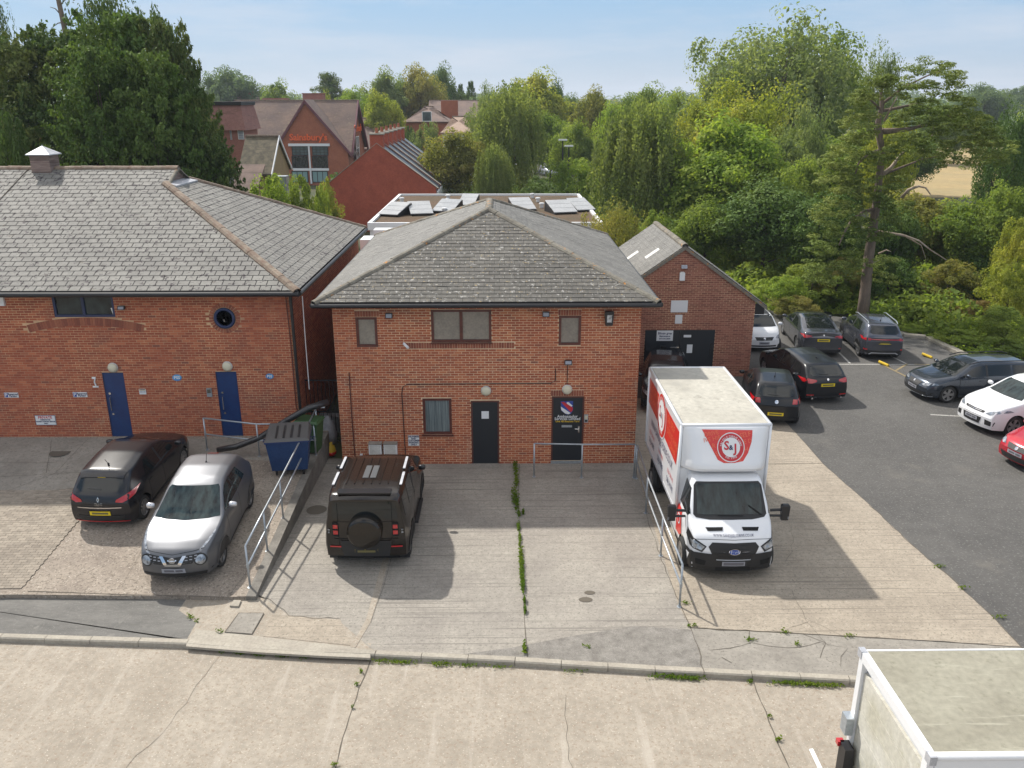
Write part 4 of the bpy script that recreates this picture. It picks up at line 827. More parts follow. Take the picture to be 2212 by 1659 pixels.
def wheel_meshes(r, wd, style):
    k = (r, wd, style)
    if k in WHEELS: return WHEELS[k]
    M = Matrix.Rotation(PI / 2, 4, 'X'); t = MB(); rr = r * .70
    t.lathe([(rr, -wd / 2 + .01), (r * .93, -wd / 2), (r, -wd / 2 + .03), (r, wd / 2 - .03), (r * .93, wd / 2), (rr, wd / 2 - .01)], M, 28)
    t.v = [tuple(v) for v in t.v]; tm = mesh('tyre', t.v, t.f[:-2], m_rubber, True)
    q = MB(); q.lathe([(rr, wd / 2 - .012), (rr * .93, wd / 2 - .015), (rr * .92, wd / 2 - .06)], M, 28); q.f = q.f[:-2]
    q.lathe([(0, wd / 2 - .02), (.05, wd / 2 - .025), (.06, wd / 2 - .05)], M, 12)
    n = {'five': 5, 'ten': 10, 'steel': 12, 'seven': 7}[style]; wsp = {'five': .20, 'ten': .10, 'steel': .17, 'seven': .13}[style]
    for i in range(n):
        a = 2 * PI * i / n; R_ = Matrix.Rotation(a, 4, 'Z'); pts = [(.03, -wsp * .16), (rr * .95, -wsp * r * .9), (rr * .95, wsp * r * .9), (.03, wsp * .16)]
        lo = MB().prism([(x, y, wd / 2 - .055) for x, y in pts], (0, 0, .03)); q.add([M @ (R_ @ Vector(v)) for v in lo.v], lo.f)
    rm = mesh('rim', q.v, q.f, m_rim)
    d = MB().lathe([(0, wd / 2 - .065), (rr * .92, wd / 2 - .065)], M, 20); dm = mesh('brake_disc', d.v, d.f, m_under)
    WHEELS[k] = (tm, rm, dm); return WHEELS[k]
def add_wheel(parent, x, y, r, wd, style, side):
    tm, rm, dm = wheel_meshes(r, wd, style); o = ob('wheel', tm, parent, False); o.location = (x, y, r)
    if side < 0: pass
    o.rotation_euler = (0, 0, PI if side > 0 else 0)
    for nm, me in (('rim', rm), ('brake_disc', dm)): c = ob(nm, me, o, False)
    return o
def place(t, F, B, side, W, up=V(0, 0, 1)):
    """t: Empty; F, B ground contacts of front and rear wheel on the given side (+1 left, -1 right)"""
    f = (F - B); f -= up * f.dot(up); f.normalize(); l = up.cross(f); c = (F + B) / 2 - l * side * (W / 2 - .03)
    t.matrix_world = Matrix((f, l, up)).transposed().to_4x4(); t.location = c; return t
def car(name, lab, sp, F, B, side, paintm, up=V(0, 0, 1), group='parked cars', cat='car', glass=None, style='five'):
    glass = glass or m_cglass; L_, W, wr = sp['L'], sp['W'], sp['wr']; t = thing(name, lab, cat, group=group)
    # wheel contacts give place and heading; the mid-wheelbase is the reference
    wm = (sp['wx'][0] + sp['wx'][1]) / 2 - L_ / 2
    place(t, F, B, side, W, up); t.location = t.location - (t.matrix_world.to_3x3() @ V(1, 0, 0)).normalized() * wm
    sh = Shell(L_, W, sp['top'], sp['belt'], sp['wx'], wr, sp.get('tumble', .42), sp.get('plan'), sp.get('zb', .2), sp.get('bow', (.10, .20)), flare=sp.get('flare', 0.), sig=sp.get('sig', .045), crown=sp.get('crown', .03))
    ob('body', mesh('body', sh.v, sh.f, paintm, True), t, False)
    h = L_ / 2; un = MB().box(-h + .25, -W / 2 + .24, .17, h - .3, W / 2 - .24, .62)
    un.build('underbody', m_under, t, world=False)
    for wx in sp['wx']:
        for s in (1, -1): add_wheel(t, wx - h, s * (W / 2 - .03 - .1), wr, .2, style, s)
    X = lambda x: x - h
    sh.X = X
    if 'ws' in sp:   # windscreen (z bottom, z top, half width bottom, half width top)
        a, b, c, d = sp['ws']; sh.decal('windscreen', [(-c, a), (-c * .7, a - .008), (0, a - .012), (c * .7, a - .008), (c, a), (d, b - .03), (d * .93, b), (-d * .93, b), (-d, b - .03)], 'F', glass, t, .006)
        pass
    if 'rg' in sp:
        a, b, c, d = sp['rg']; sh.decal('rear_window', [(-c, a + .06), (-c * .8, a), (c * .8, a), (c, a + .06), (d, b), (-d, b)], 'B', glass, t, .006)
        w_ = sh.decal('wiper', [(-.05, a + .035), (.28, a + .05), (.28, a + .065), (-.05, a + .055)], 'B', m_trim, t, .02)
    for i, poly in enumerate(sp.get('side', ())): sh.decal('side_window', [(X(x), z) for x, z in poly], 'L', glass, t, .006, mirror=True)
    if 'pillar' in sp:
        for poly in sp['pillar']: sh.decal('pillar', [(X(x), z) for x, z in poly], 'L', m_trim, t, .005, mirror=True)
    for xx in sp.get('seam', ()):   # door seams
        zb_ = .32; zt_ = float(np.interp(xx, sh.xs, sh.zbelt)) - .02; sh.decal('door_seam', [(X(xx) - .006, zb_), (X(xx) + .006, zb_), (X(xx) + .006, zt_), (X(xx) - .006, zt_)], 'L', m_under, t, .004, mirror=True)
    for xx in sp.get('handle', ()):
        z = float(np.interp(xx, sh.xs, sh.zbelt)) - .13; sh.decal('door_handle', [(X(xx) - .09, z), (X(xx) + .09, z), (X(xx) + .09, z + .03), (X(xx) - .09, z + .03)], 'L', sp.get('hmat', paintm), t, .03, .2, mirror=True)
    sill = [(X(sp['wx'][0] + wr + .1), .2), (X(sp['wx'][1] - wr - .1), .2), (X(sp['wx'][1] - wr - .1), .29), (X(sp['wx'][0] + wr + .1), .29)]; sh.decal('sill', sill, 'L', m_trim, t, .008, mirror=True)
    mx_, mz = sp['mirror']
    for s in (1, -1):
        mb = MB(); y0 = s * (W / 2 - .06); mb.lathe([(0, -.10), (.075, -.085), (.10, -.03), (.105, .03), (.085, .075), (0, .09)], Matrix.Translation((X(mx_), y0 + s * .15, mz + .06)) @ Matrix.Rotation(PI / 2, 4, 'X') @ Matrix.Diagonal((.62, .72, 1.05, 1)), 12)
        mb.build('mirror', sp.get('mmat', paintm), t, True, False)
    return t, sh
def clad(t, sh, sp, wd=.07, mat=None):
    for wx in sp['wx']:
        r0 = sp['wr'] + .055; pts = []
        for a in np.linspace(-.1, PI + .1, 15): pts.append((sh.X(wx) + math.cos(a) * (r0 + wd), sp['wr'] + math.sin(a) * (r0 + wd)))
        for a in np.linspace(PI + .1, -.1, 15): pts.append((sh.X(wx) + math.cos(a) * (r0 + .008), sp['wr'] + math.sin(a) * (r0 + .008)))
        sh.decal('arch_trim', pts, 'L', mat or m_trim, t, .012, .12, mirror=True)
def circ(cy, cz, r, n=18, sy=1., sz=1.): return [(cy + r * sy * math.cos(2 * PI * i / n), cz + r * sz * math.sin(2 * PI * i / n)) for i in range(n)]
def boxd(x, y, w_, h): return [(x - w_ / 2, y - h / 2), (x + w_ / 2, y - h / 2), (x + w_ / 2, y + h / 2), (x - w_ / 2, y + h / 2)]
def plate_r(t, sh, z, mat=None, axis='B', w_=.52, y=0, blur=None):
    o = sh.decal('number_plate', boxd(y, z, w_, .115), axis, mat or m_ply, t, .02, .3, smooth=False); sh.decal('plate_smudge', boxd(y, z, w_ * .78, .055), axis, blur or m_plb, o, .023, .3, smooth=False)
def antenna(t, x, z, y=0, h=.2): MB().tube([(x, y, z), (x - .02, y, z + .04)], [.03, .02], 6).tube([(x - .02, y, z + .03), (x - .12, y, z + h)], .007, 5).build('antenna', m_trim, t, world=False)
def lights_r(t, sh, poly, mat=None, axis='B', name='tail_light'): return sh.decal(name, poly, axis, mat or m_taill, t, .009, .08, mirror=True)
def bumper(t, sh, axis, z0, z1, hw_, mat=None, off=.008, name='lower_bumper'): sh.decal(name, [(-hw_, z1), (-hw_ * .9, z0), (hw_ * .9, z0), (hw_, z1)], axis, mat or m_trim, t, off, .1)
HATCH = dict(L=4.06, W=1.73, wr=.31, wx=(.62, 3.21), top=[(0, .62), (.03, .93), (.14, 1.02), (.48, 1.34), (.62, 1.39), (1.5, 1.45), (2.1, 1.42), (2.45, 1.32), (3.12, .98), (3.75, .84), (3.98, .70), (4.06, .52)], belt=[(0, .86), (1.0, .96), (3.1, .90), (4.06, .6)],
             ws=(.99, 1.34, .66, .52), rg=(1.03, 1.33, .60, .50), side=[[(1.95, .96), (2.9, .95), (2.45, 1.25), (2.25, 1.32), (1.95, 1.35)], [(1.0, .99), (1.87, .965), (1.87, 1.35), (1.25, 1.32)]], pillar=[[(1.85, .96), (1.97, .96), (1.97, 1.35), (1.85, 1.35)]], seam=(1.9, 2.95, 1.05), handle=(2.12, 1.2), mirror=(2.78, .98))
ESTATE = dict(L=4.63, W=1.80, wr=.32, wx=(.92, 3.72), top=[(0, .70), (.03, .95), (.14, 1.02), (.5, 1.32), (.64, 1.38), (1.6, 1.44), (2.5, 1.43), (2.85, 1.33), (3.5, .98), (4.2, .86), (4.5, .74), (4.63, .52)], belt=[(0, .88), (1.2, .96), (3.5, .90), (4.63, .62)],
              ws=(.99, 1.34, .70, .55), rg=(1.03, 1.33, .63, .53), side=[[(2.33, .97), (3.3, .96), (2.85, 1.24), (2.6, 1.33), (2.33, 1.35)], [(1.35, .99), (2.25, .975), (2.25, 1.35), (1.35, 1.35)], [(.62, 1.02), (1.28, .995), (1.28, 1.34), (.85, 1.32)]], pillar=[[(2.24, .97), (2.34, .97), (2.34, 1.36), (2.24, 1.36)]], seam=(2.3, 3.35, 1.35), handle=(2.5, 1.55), mirror=(3.15, 1.0))
SUV = dict(L=4.13, W=1.77, wr=.335, wx=(.76, 3.29), top=[(0, .75), (.03, 1.0), (.16, 1.12), (.46, 1.46), (.62, 1.51), (1.5, 1.57), (2.15, 1.54), (2.5, 1.44), (3.1, 1.07), (3.8, .96), (4.03, .82), (4.13, .58)], belt=[(0, .95), (1.2, 1.06), (3.1, 1.0), (4.13, .72)], zb=.24,
           ws=(1.09, 1.45, .68, .55), rg=(1.13, 1.44, .60, .52), side=[[(1.95, 1.07), (2.9, 1.06), (2.5, 1.34), (2.25, 1.42), (1.95, 1.45)], [(.95, 1.10), (1.87, 1.075), (1.87, 1.45), (1.15, 1.43)]], pillar=[[(1.85, 1.07), (1.97, 1.07), (1.97, 1.46), (1.85, 1.46)]], seam=(1.9, 2.95, 1.05), handle=(2.12, 1.2), mirror=(2.78, 1.1), flare=.03)
p_black = paint('car_paint_black', (.008, .009, .012)); p_brownblack = pm('dusty_black_paint', (.012, .008, .006), .2, coat=.2, coord='obj', spots=(30, .60, (.035, .022, .016), .2))
p_clio = pm('dusty_dark_paint', (.010, .010, .013), .22, coat=.2, coord='obj', spots=(50, .60, (.03, .025, .022), .2))
p_silver = paint('car_paint_silver', (.15, .155, .168), .7, .40); p_white = paint('car_paint_white', (.72, .73, .75), 0, .3); p_grey = paint('car_paint_grey', (.065, .07, .085), .6, .25); p_grey2 = paint('car_paint_slate', (.085, .092, .115), .6, .25); p_blueg = paint('car_paint_bluegrey', (.035, .045, .062), .6, .25); p_red = paint('car_paint_red', (.45, .015, .03), .3, .25)
# --- black hatchback, rear to the viewer
up = LN
t, sh = car('parked_car', 'dusty black hatchback seen from behind with a yellow number plate beside the silver crossover', HATCH, GL(405.5, 1004.5), GL(313, 1124), -1, p_clio, up, style='ten')
lights_r(t, sh, [(.42, .80), (.58, .78), (.80, .88), (.80, .99), (.70, .98), (.44, .86)]); plate_r(t, sh, .50)
sh.decal('trim_strip', boxd(0, .655, 1.1, .028), 'B', m_chrome, t, .02); bumper(t, sh, 'B', .22, .26, .80, m_taill, name='red_lip'); bumper(t, sh, 'B', .27, .42, .6)
sh.decal('badge', [(0, .80), (.035, .865), (0, .93), (-.035, .865)], 'B', m_chrome, t, .02); sh.decal('badge_gap', [(0, .835), (.014, .865), (0, .895), (-.014, .865)], 'B', m_under, t, .024); sh.ttext('CLIO', .085, m_chrome, (0, .745), 'B', t, .014, sx=1.2)
antenna(t, -1.2, 1.44); sh.decal('spoiler', [(-1.62, -.55), (-1.42, -.58), (-1.42, .58), (-1.62, .55)], 'T', p_clio, t, .03); sh.decal('sticker', boxd(0, 1.30, .2, .035), 'B', m_yel, t, .012)
JK = dict(top=[(0, .75), (.03, 1.0), (.16, 1.12), (.5, 1.46), (.66, 1.51), (1.3, 1.57), (1.85, 1.54), (2.12, 1.46), (2.86, 1.06), (3.7, .95), (4.03, .84), (4.13, .58)], ws=(1.07, 1.47, .76, .60), side=[[(1.75, 1.07), (2.65, 1.06), (2.25, 1.34), (2.05, 1.42), (1.75, 1.45)], [(.95, 1.10), (1.67, 1.075), (1.67, 1.45), (1.15, 1.43)]], pillar=[[(1.65, 1.07), (1.77, 1.07), (1.77, 1.46), (1.65, 1.46)]], mirror=(2.5, 1.1), seam=(1.7, 2.7))
# --- silver crossover, front to the viewer
t, sh = car('parked_car', 'silver grey crossover facing the road with round front lamps', SUV | JK | dict(mmat=paint('mirror_silver', (.6, .6, .62), .6, .2)), GL(487.4, 1215.8), GL(543.7, 1096), 1, p_silver, up, glass=m_cglass2, style='five')
clad(t, sh, SUV, .03, p_silver); sh.decal('grille', [(-.62, .80), (-.42, .60), (.42, .60), (.62, .80), (.55, .80), (.0, .74), (-.55, .80)], 'F', m_trim, t, .008); v = [(-.30, .77), (-.22, .77), (-.12, .62), (.12, .62), (.22, .77), (.30, .77), (.17, .56), (-.17, .56)]; sh.decal('grille_v', v, 'F', m_chrome, t, .016, .05)
for s_ in range(-5, 6):
    for k in range(2): sh.decal('grille_mesh', boxd(s_ * .1, .64 + .06 * k + abs(s_) * .012, .06, .02), 'F', m_plg, t, .012, .1) if abs(s_) > 2 else None
MB().lathe([(.055, 0), (.075, .0), (.075, .015), (.055, .015)], Matrix.Translation(sh.hit(0, .69, 'F', .015)) @ Matrix.Rotation(PI / 2, 4, 'Y'), 18).build('badge', m_chrome, t, world=False); sh.decal('badge_bar', boxd(0, .69, .19, .03), 'F', m_chrome, t, .035, .1)
sh.decal('head_light', circ(.60, .66, .105), 'F', m_headl, t, .016, .06, mirror=True); sh.decal('lamp_ring', circ(.60, .66, .135), 'F', m_trim, t, .010, .06, mirror=True)
lights_r(t, sh, [(.50, .80), (.60, .82), (.80, .98), (.78, 1.0), (.66, .92)], m_headl, 'F', 'side_light'); plate_r(t, sh, .44, m_plg, 'F', blur=m_plb2); bumper(t, sh, 'F', .24, .36, .80); sh.decal('bonnet_line', [(-.66, .86), (0, .80), (.66, .86), (.66, .868), (0, .808), (-.66, .868)], 'F', m_under, t, .006)
antenna(t, -.9, 1.56); sh.decal('brake_light', boxd(-1.48, .0, .05, .28), 'T', m_taill, t, .02)
# --- dark off-roader with a spare wheel
DEF = dict(L=4.25, W=1.98, wr=.39, wx=(.74, 3.33), zb=.34, tumble=.16, bow=(.05, .10), crown=.02, top=[(0, 1.80), (.04, 1.88), (.14, 1.93), (.8, 1.96), (2.1, 1.95), (2.4, 1.89), (2.95, 1.33), (3.1, 1.28), (4.05, 1.22), (4.2, 1.08), (4.25, .8)], belt=[(0, 1.22), (2.9, 1.22), (4.25, 1.0)], plan=[(0, .93), (.15, .98), (.4, 1.), (3.8, 1.), (4.1, .96), (4.25, .88)],
           ws=(1.33, 1.86, .74, .70), side=[[(1.85, 1.27), (2.75, 1.27), (2.35, 1.78), (1.85, 1.80)], [(.95, 1.27), (1.72, 1.27), (1.72, 1.80), (.95, 1.80)], [(.25, 1.30), (.6, 1.30), (.6, 1.80), (.25, 1.78)]], pillar=[[(1.70, 1.25), (1.87, 1.25), (1.87, 1.82), (1.70, 1.82)]], seam=(1.78, 2.85), handle=(1.98,), mirror=(2.75, 1.35), flare=.03, mmat=p_black)
t, sh = car('parked_car', 'dark brown off-road car with a covered spare wheel parked against the centre building', DEF, G(910, 1092), G(889, 1194), -1, p_brownblack, style='seven')
clad(t, sh, DEF, .09, m_trim); hx = -DEF['L'] / 2
sh.decal('rear_window', [(-.78, 1.34), (.78, 1.34), (.72, 1.78), (-.72, 1.78)], 'B', m_cglass, t, .006)
MB().lathe([(0, .25), (.33, .25), (.385, .22), (.41, .16), (.41, .02), (.3, 0)], Matrix.Translation((hx + .01, 0, 1.06)) @ Matrix.Rotation(-PI / 2, 4, 'Y'), 36).build('spare_wheel_cover', paint('gloss_dark_cover', (.02, .016, .012), .3, .08), t, True, False)
for s in (1, -1):
    for k, z in enumerate((1.14, .99)): sh.decal('tail_light', boxd(s * .70, z, .11, .10), 'B', m_taill, t, .02, .2)
    sh.decal('lamp_panel', boxd(s * .70, 1.065, .15, .36), 'B', m_under, t, .012, .2); sh.decal('reflector', boxd(s * .72, .62, .26, .035), 'B', m_taill, t, .02, .2); sh.decal('clear_lamp', boxd(s * .86, 1.06, .045, .04), 'B', m_headl, t, .02, .2); sh.decal('clear_lamp', boxd(s * .86, .99, .045, .04), 'B', m_headl, t, .02, .2)
    MB().box(hx + .38, s * .80 - .17, .10, hx + .40, s * .80 + .17, .55).build('mud_flap', m_trim, t, world=False); MB().box(1.0 - .3, s * .82 - .16, .12, 1.02 - .3, s * .82 + .16, .5).build('mud_flap', m_trim, t, world=False)
    MB().box(hx + .55, s * .80 - .03, 1.955, hx + 1.25, s * .80 + .03, 1.975).box(hx + 1.45, s * .78 - .03, 1.965, hx + 2.15, s * .78 + .03, 1.985).build('roof_trim', m_lead, t, world=False)
MB().tube([(-.3, 1.02, .42), (.75, 1.02, .42)], .05, 6).box(-.5, -1.06, .36, .8, -.92, .43).box(-.5, .92, .36, .8, 1.06, .43).build('side_step', m_trim, t, world=False)
MB().box(hx + .08, -.62, 1.94, hx + .32, .62, 1.975).build('spoiler', p_black, t, world=False)
for y in (-.5, -.3, -.1, .1, .3, .5): MB().box(hx + .6, y - .012, 1.955, hx + 2.1, y + .012, 1.972 + .012 * (1 - abs(y))).build('roof_rib', p_brownblack, t, world=False)
MB().box(hx + .9, -.16, 1.96, hx + 1.6, -.02, 1.985).box(hx + .9, .02, 1.96, hx + 1.6, .16, 1.985).build('roof_panel', pm('roof_panel_grey', (.07, .075, .08), .4), t, world=False)
bumper(t, sh, 'B', .36, .78, .60, m_trim, .02, 'tow_bumper'); plate_r(t, sh, .50, y=.0, w_=.54); sh.decal('bumper_line', boxd(0, .82, 1.5, .02), 'B', m_under, t, .01)
for y in (-.68, .68): sh.decal('door_seam', boxd(y * .93, 1.2, .014, 1.1), 'B', m_under, t, .008, .2)
sh.decal('lower_line', boxd(0, 1.27, 1.5, .01), 'B', m_under, t, .008, .2)
# --- right hand car park
t, sh = car('parked_car', 'black hatchback seen from behind just right of the white truck', HATCH, G(1603, 851), G(1615, 905), 1, p_black)
lights_r(t, sh, [(.52, .82), (.80, .82), (.82, .96), (.54, .98)]); plate_r(t, sh, .46); sh.decal('badge', circ(0, .88, .06), 'B', m_chrome, t, .02); antenna(t, -.9, 1.44); bumper(t, sh, 'B', .22, .32, .8); sh.decal('tail_line', boxd(0, .74, 1.2, .012), 'B', m_under, t, .008)
t, sh = car('parked_car', 'black estate car seen from behind with bright red tail lights in mid car park', ESTATE, G(1654, 812), G(1704, 851), 1, p_black)
lights_r(t, sh, [(.42, .86), (.60, .80), (.84, .82), (.86, .93), (.70, .97), (.42, .92)]); plate_r(t, sh, .74); sh.decal('badge', circ(0, .93, .04), 'B', m_chrome, t, .02); lights_r(t, sh, boxd(.62, .36, .26, .04), name='reflector'); bumper(t, sh, 'B', .20, .32, .5)
for y in (-.55, .55): MB().tube([(-2.24, y, .24), (-2.33, y, .24)], .04, 10).build('exhaust', m_chrome, t, world=False)
MB().lathe([(0, .05), (.03, .04), (.05, 0)], Matrix.Translation((-1.2, 0, 1.44)), 8).build('roof_aerial', p_black, t, world=False)
SM = dict(L=2.70, W=1.66, wr=.30, wx=(.42, 2.29), tumble=.36, top=[(0, .8), (.05, 1.15), (.3, 1.46), (.8, 1.54), (1.35, 1.52), (1.6, 1.45), (2.12, 1.03), (2.45, .92), (2.63, .78), (2.70, .52)], belt=[(0, .9), (1.2, .98), (2.1, .95), (2.7, .66)], ws=(1.05, 1.46, .66, .56), side=[[(.75, 1.02), (1.95, 1.0), (1.5, 1.40), (.8, 1.43)]], seam=(.85, 2.0), handle=(1.0,), mirror=(1.85, 1.05), bow=(.1, .18))
fc = G(1651, 764) + V(0, .12, 0); hd = V(.02, -1, 0).normalized(); lf = V(-hd.y, hd.x, 0)
t, sh = car('parked_car', 'small white two seat city car beside the corner of the gabled building', SM, fc - hd * .41 + lf * .8, fc - hd * 2.28 + lf * .8, 1, p_white)
lights_r(t, sh, [(.50, .64), (.70, .62), (.78, .76), (.72, .82), (.56, .74)], m_headl, 'F', 'head_light'); sh.decal('grille', [(-.42, .70), (.42, .70), (.34, .56), (-.34, .56)], 'F', m_trim, t, .01); sh.decal('badge', circ(0, .63, .05), 'F', m_chrome, t, .02); plate_r(t, sh, .44, m_plg, 'F', .46, blur=m_plb2); sh.decal('lower_grille', boxd(0, .31, 1.1, .07), 'F', m_trim, t, .01); sh.decal('roof', [(-.9, -.5), (.2, -.5), (.2, .5), (-.9, .5)], 'T', m_trim, t, .006)
B0 = G(1854, 771); F0 = G(1813, 731)
TC = SUV | dict(L=4.11, W=1.76)
t, sh = car('parked_car', 'grey crossover with roof rails seen from behind under the pine trunk', TC, F0, B0, 1, p_grey2); clad(t, sh, TC, .05)
sh.decal('light_bar', boxd(0, .93, 1.35, .035), 'B', m_taill, t, .012); lights_r(t, sh, boxd(.72, .93, .26, .10)); plate_r(t, sh, .80); sh.decal('lamp_panel', boxd(0, .93, 1.5, .12), 'B', m_trim, t, .008); bumper(t, sh, 'B', .25, .45, .84); sh.decal('skid_plate', [(-.62, .30), (-.5, .37), (.5, .37), (.62, .30), (.58, .27), (.48, .33), (-.48, .33), (-.58, .27)], 'B', m_lead, t, .014); lights_r(t, sh, boxd(.74, .50, .12, .06), name='reflector'); antenna(t, -1.1, 1.55)
for s in (1, -1): MB().tube([(-1.5, s * .60, 1.50), (-1.35, s * .60, 1.58), (.1, s * .61, 1.60), (.35, s * .61, 1.54)], .02, 6).build('roof_rail', m_galv, t, world=False)
TS = dict(L=4.69, W=1.85, wr=.335, wx=(.97, 3.85), tumble=.48, top=[(0, .78), (.03, 1.0), (.12, 1.10), (.5, 1.13), (1.0, 1.27), (1.6, 1.41), (2.2, 1.44), (2.75, 1.38), (3.6, .98), (4.25, .82), (4.58, .66), (4.69, .48)], belt=[(0, .95), (1.2, .98), (3.5, .92), (4.69, .58)], ws=(1.0, 1.36, .72, .56), side=[[(2.35, 1.0), (3.35, .97), (2.9, 1.22), (2.35, 1.34)], [(1.2, 1.02), (2.27, 1.0), (2.27, 1.35), (1.8, 1.30)]], pillar=[[(2.26, 1.0), (2.36, 1.0), (2.36, 1.36), (2.26, 1.36)]], seam=(2.3, 3.4, 1.3), handle=(), mirror=(3.15, 1.02))
d_ = (F0 - B0).normalized(); B1 = G(1718, 758)
t, sh = car('parked_car', 'dark grey saloon seen from behind between the small white car and the grey crossover', TS, B1 + d_ * 2.88, B1, 1, p_grey)
sh.decal('rear_window', [(-1.75, -.60), (-.75, -.50), (-.35, -.48), (-.35, .48), (-.75, .50), (-1.75, .60)], 'T', m_cglass, t, .006, .1); lights_r(t, sh, [(.46, .90), (.80, .86), (.88, .95), (.80, 1.0), (.5, .96)]); plate_r(t, sh, .78); bumper(t, sh, 'B', .22, .34, .84); sh.decal('spoiler', [(-2.3, -.62), (-2.24, -.66), (-2.24, .66), (-2.3, .62)], 'T', m_trim, t, .01); lights_r(t, sh, boxd(.74, .42, .14, .04), name='reflector'); sh.decal('badge', boxd(0, .99, .03, .06), 'B', m_chrome, t, .015)
hd = V(-1, -.10, 0).normalized(); FW = G(2045.4, 871)
t, sh = car('parked_car', 'dark blue grey estate car facing left at the right edge behind the white crossover', ESTATE, FW, FW - hd * 2.8, 1, p_blueg, style='five')
lights_r(t, sh, [(.38, .62), (.60, .60), (.84, .70), (.80, .76), (.5, .70)], m_headl, 'F', 'head_light'); sh.decal('grille', [(-.36, .70), (.36, .70), (.28, .52), (-.28, .52)], 'F', m_trim, t, .01); plate_r(t, sh, .46, m_plg, 'F', blur=m_plb2); bumper(t, sh, 'F', .20, .38, .82); sh.decal('badge', boxd(0, .66, .07, .07), 'F', m_chrome, t, .02); sh.decal('chrome_lip', [(-.8, .28), (-.6, .25), (.6, .25), (.8, .28), (.8, .255), (.6, .225), (-.6, .225), (-.8, .255)], 'F', m_galv, t, .014)
for s in (1, -1): MB().tube([(-1.75, s * .60, 1.38), (-1.5, s * .61, 1.46), (.2, s * .62, 1.48), (.6, s * .62, 1.40)], .02, 6).build('roof_rail', m_trim, t, world=False)
KU = dict(L=4.52, W=1.84, wr=.35, wx=(.90, 3.59), zb=.22, flare=.02, top=[(0, .8), (.04, 1.1), (.16, 1.2), (.5, 1.57), (.7, 1.63), (1.6, 1.68), (2.35, 1.65), (2.7, 1.54), (3.35, 1.13), (4.1, .99), (4.4, .84), (4.52, .58)], belt=[(0, 1.0), (1.2, 1.1), (3.3, 1.04), (4.52, .74)], ws=(1.16, 1.55, .70, .57), side=[[(2.2, 1.12), (3.15, 1.1), (2.7, 1.42), (2.2, 1.54)], [(1.1, 1.15), (2.1, 1.13), (2.1, 1.55), (1.3, 1.52)]], pillar=[[(2.1, 1.12), (2.2, 1.12), (2.2, 1.56), (2.1, 1.56)]], seam=(2.15, 3.2), handle=(2.35,), mirror=(3.0, 1.18))
hd = V(-1, -.22, 0).normalized(); FW = G(2186, 943)
t, sh = car('parked_car', 'white family crossover facing left between the dark estate and the red car', KU, FW, FW - hd * 2.69, 1, p_white, glass=m_cglass2, style='five')
lights_r(t, sh, [(.46, .74), (.62, .72), (.90, .86), (.86, .92), (.6, .84)], m_headl, 'F', 'head_light'); sh.decal('grille', [(-.42, .80), (.42, .80), (.38, .73), (-.38, .73)], 'F', m_trim, t, .01); sh.decal('lower_grille', [(-.4, .58), (.4, .58), (.34, .36), (-.34, .36)], 'F', m_trim, t, .01); plate_r(t, sh, .50, m_plg, 'F', blur=m_plb2); sh.decal('fog_recess', [(.52, .56), (.80, .52), (.78, .38), (.54, .38)], 'F', m_trim, t, .01, mirror=True); sh.decal('chrome_bar', boxd(0, .765, .6, .02), 'F', m_chrome, t, .016)
hd = V(-1, -.25, 0).normalized(); FW = G(2284, 1030)
t, sh = car('parked_car', 'red hatchback nose poking in at the right edge', HATCH, FW, FW - hd * 2.59, 1, p_red)
lights_r(t, sh, [(.46, .64), (.60, .62), (.84, .76), (.80, .82), (.56, .74)], m_headl, 'F', 'head_light'); sh.decal('grille', [(-.40, .72), (.40, .72), (.32, .58), (-.32, .58)], 'F', m_trim, t, .01); sh.decal('lower_grille', [(-.6, .42), (.6, .42), (.5, .26), (-.5, .26)], 'F', m_trim, t, .01); plate_r(t, sh, .50, m_plg, 'F', blur=m_plb2); sh.decal('badge', circ(0, .65, .05), 'F', m_chrome, t, .02)
t, sh = car('parked_car', 'dark hatchback half hidden left of the white truck', HATCH, G(1384, 876), G(1390, 826), -1, p_clio)
lights_r(t, sh, [(.46, .64), (.60, .62), (.84, .76), (.80, .82), (.56, .74)], m_headl, 'F', 'head_light')
# --- white box truck
T0 = V(5.31, 16.80, 0); tr = thing('box_truck', 'white box truck with red and white round emblem facing the road', 'truck', (T0.x, T0.y + 3., 0)); tr.rotation_euler = (0, 0, -PI / 2)
# local: +x is forward (towards -Y), local x = (T0.y + 3) - Y, local y = X - T0.x
W_ = 2.06; Lc = 2.3; cabtop = [(0, 2.15), (1.05, 2.15), (1.22, 2.08), (1.76, 1.34), (1.86, 1.29), (2.2, 1.06), (2.27, .9), (2.3, .66)]
sh = Shell(Lc, W_, cabtop, [(0, 1.28), (1.7, 1.25), (2.3, .86)], (1.52,), .35, .20, [(0, 1.), (1.5, 1.), (1.95, .965), (2.3, .90)], .24, (.0, .20), .04, .02, .07)
class Off:  # cab shell sits at the front of the truck
    pass
cab = thing('cab', None, None); cab.parent = tr; cab.location = (3 - Lc / 2, 0, 0); cab.rotation_euler = (0, 0, 0)
tr_white = pm('truck_white_paint', (.74, .75, .77), .3, coat=.6, coord='obj')
cb_ = ob('cab_body', mesh('cab_body', sh.v, sh.f, tr_white, True), cab, False)
def dc(n, p, ax, m, off=.008, sub=.07, mir=False): return sh.decal(n, p, ax, m, cab, off, sub, mirror=mir)
dc('windscreen', [(-.80, 1.36), (-.5, 1.33), (.5, 1.33), (.80, 1.36), (.86, 1.42), (.80, 1.98), (.74, 2.05), (-.74, 2.05), (-.80, 1.98), (-.86, 1.42)], 'F', m_trim, .006); dc('windscreen', [(-.77, 1.42), (.77, 1.42), (.75, 1.97), (.70, 2.01), (-.70, 2.01), (-.75, 1.97)], 'F', m_cglass2, .012)
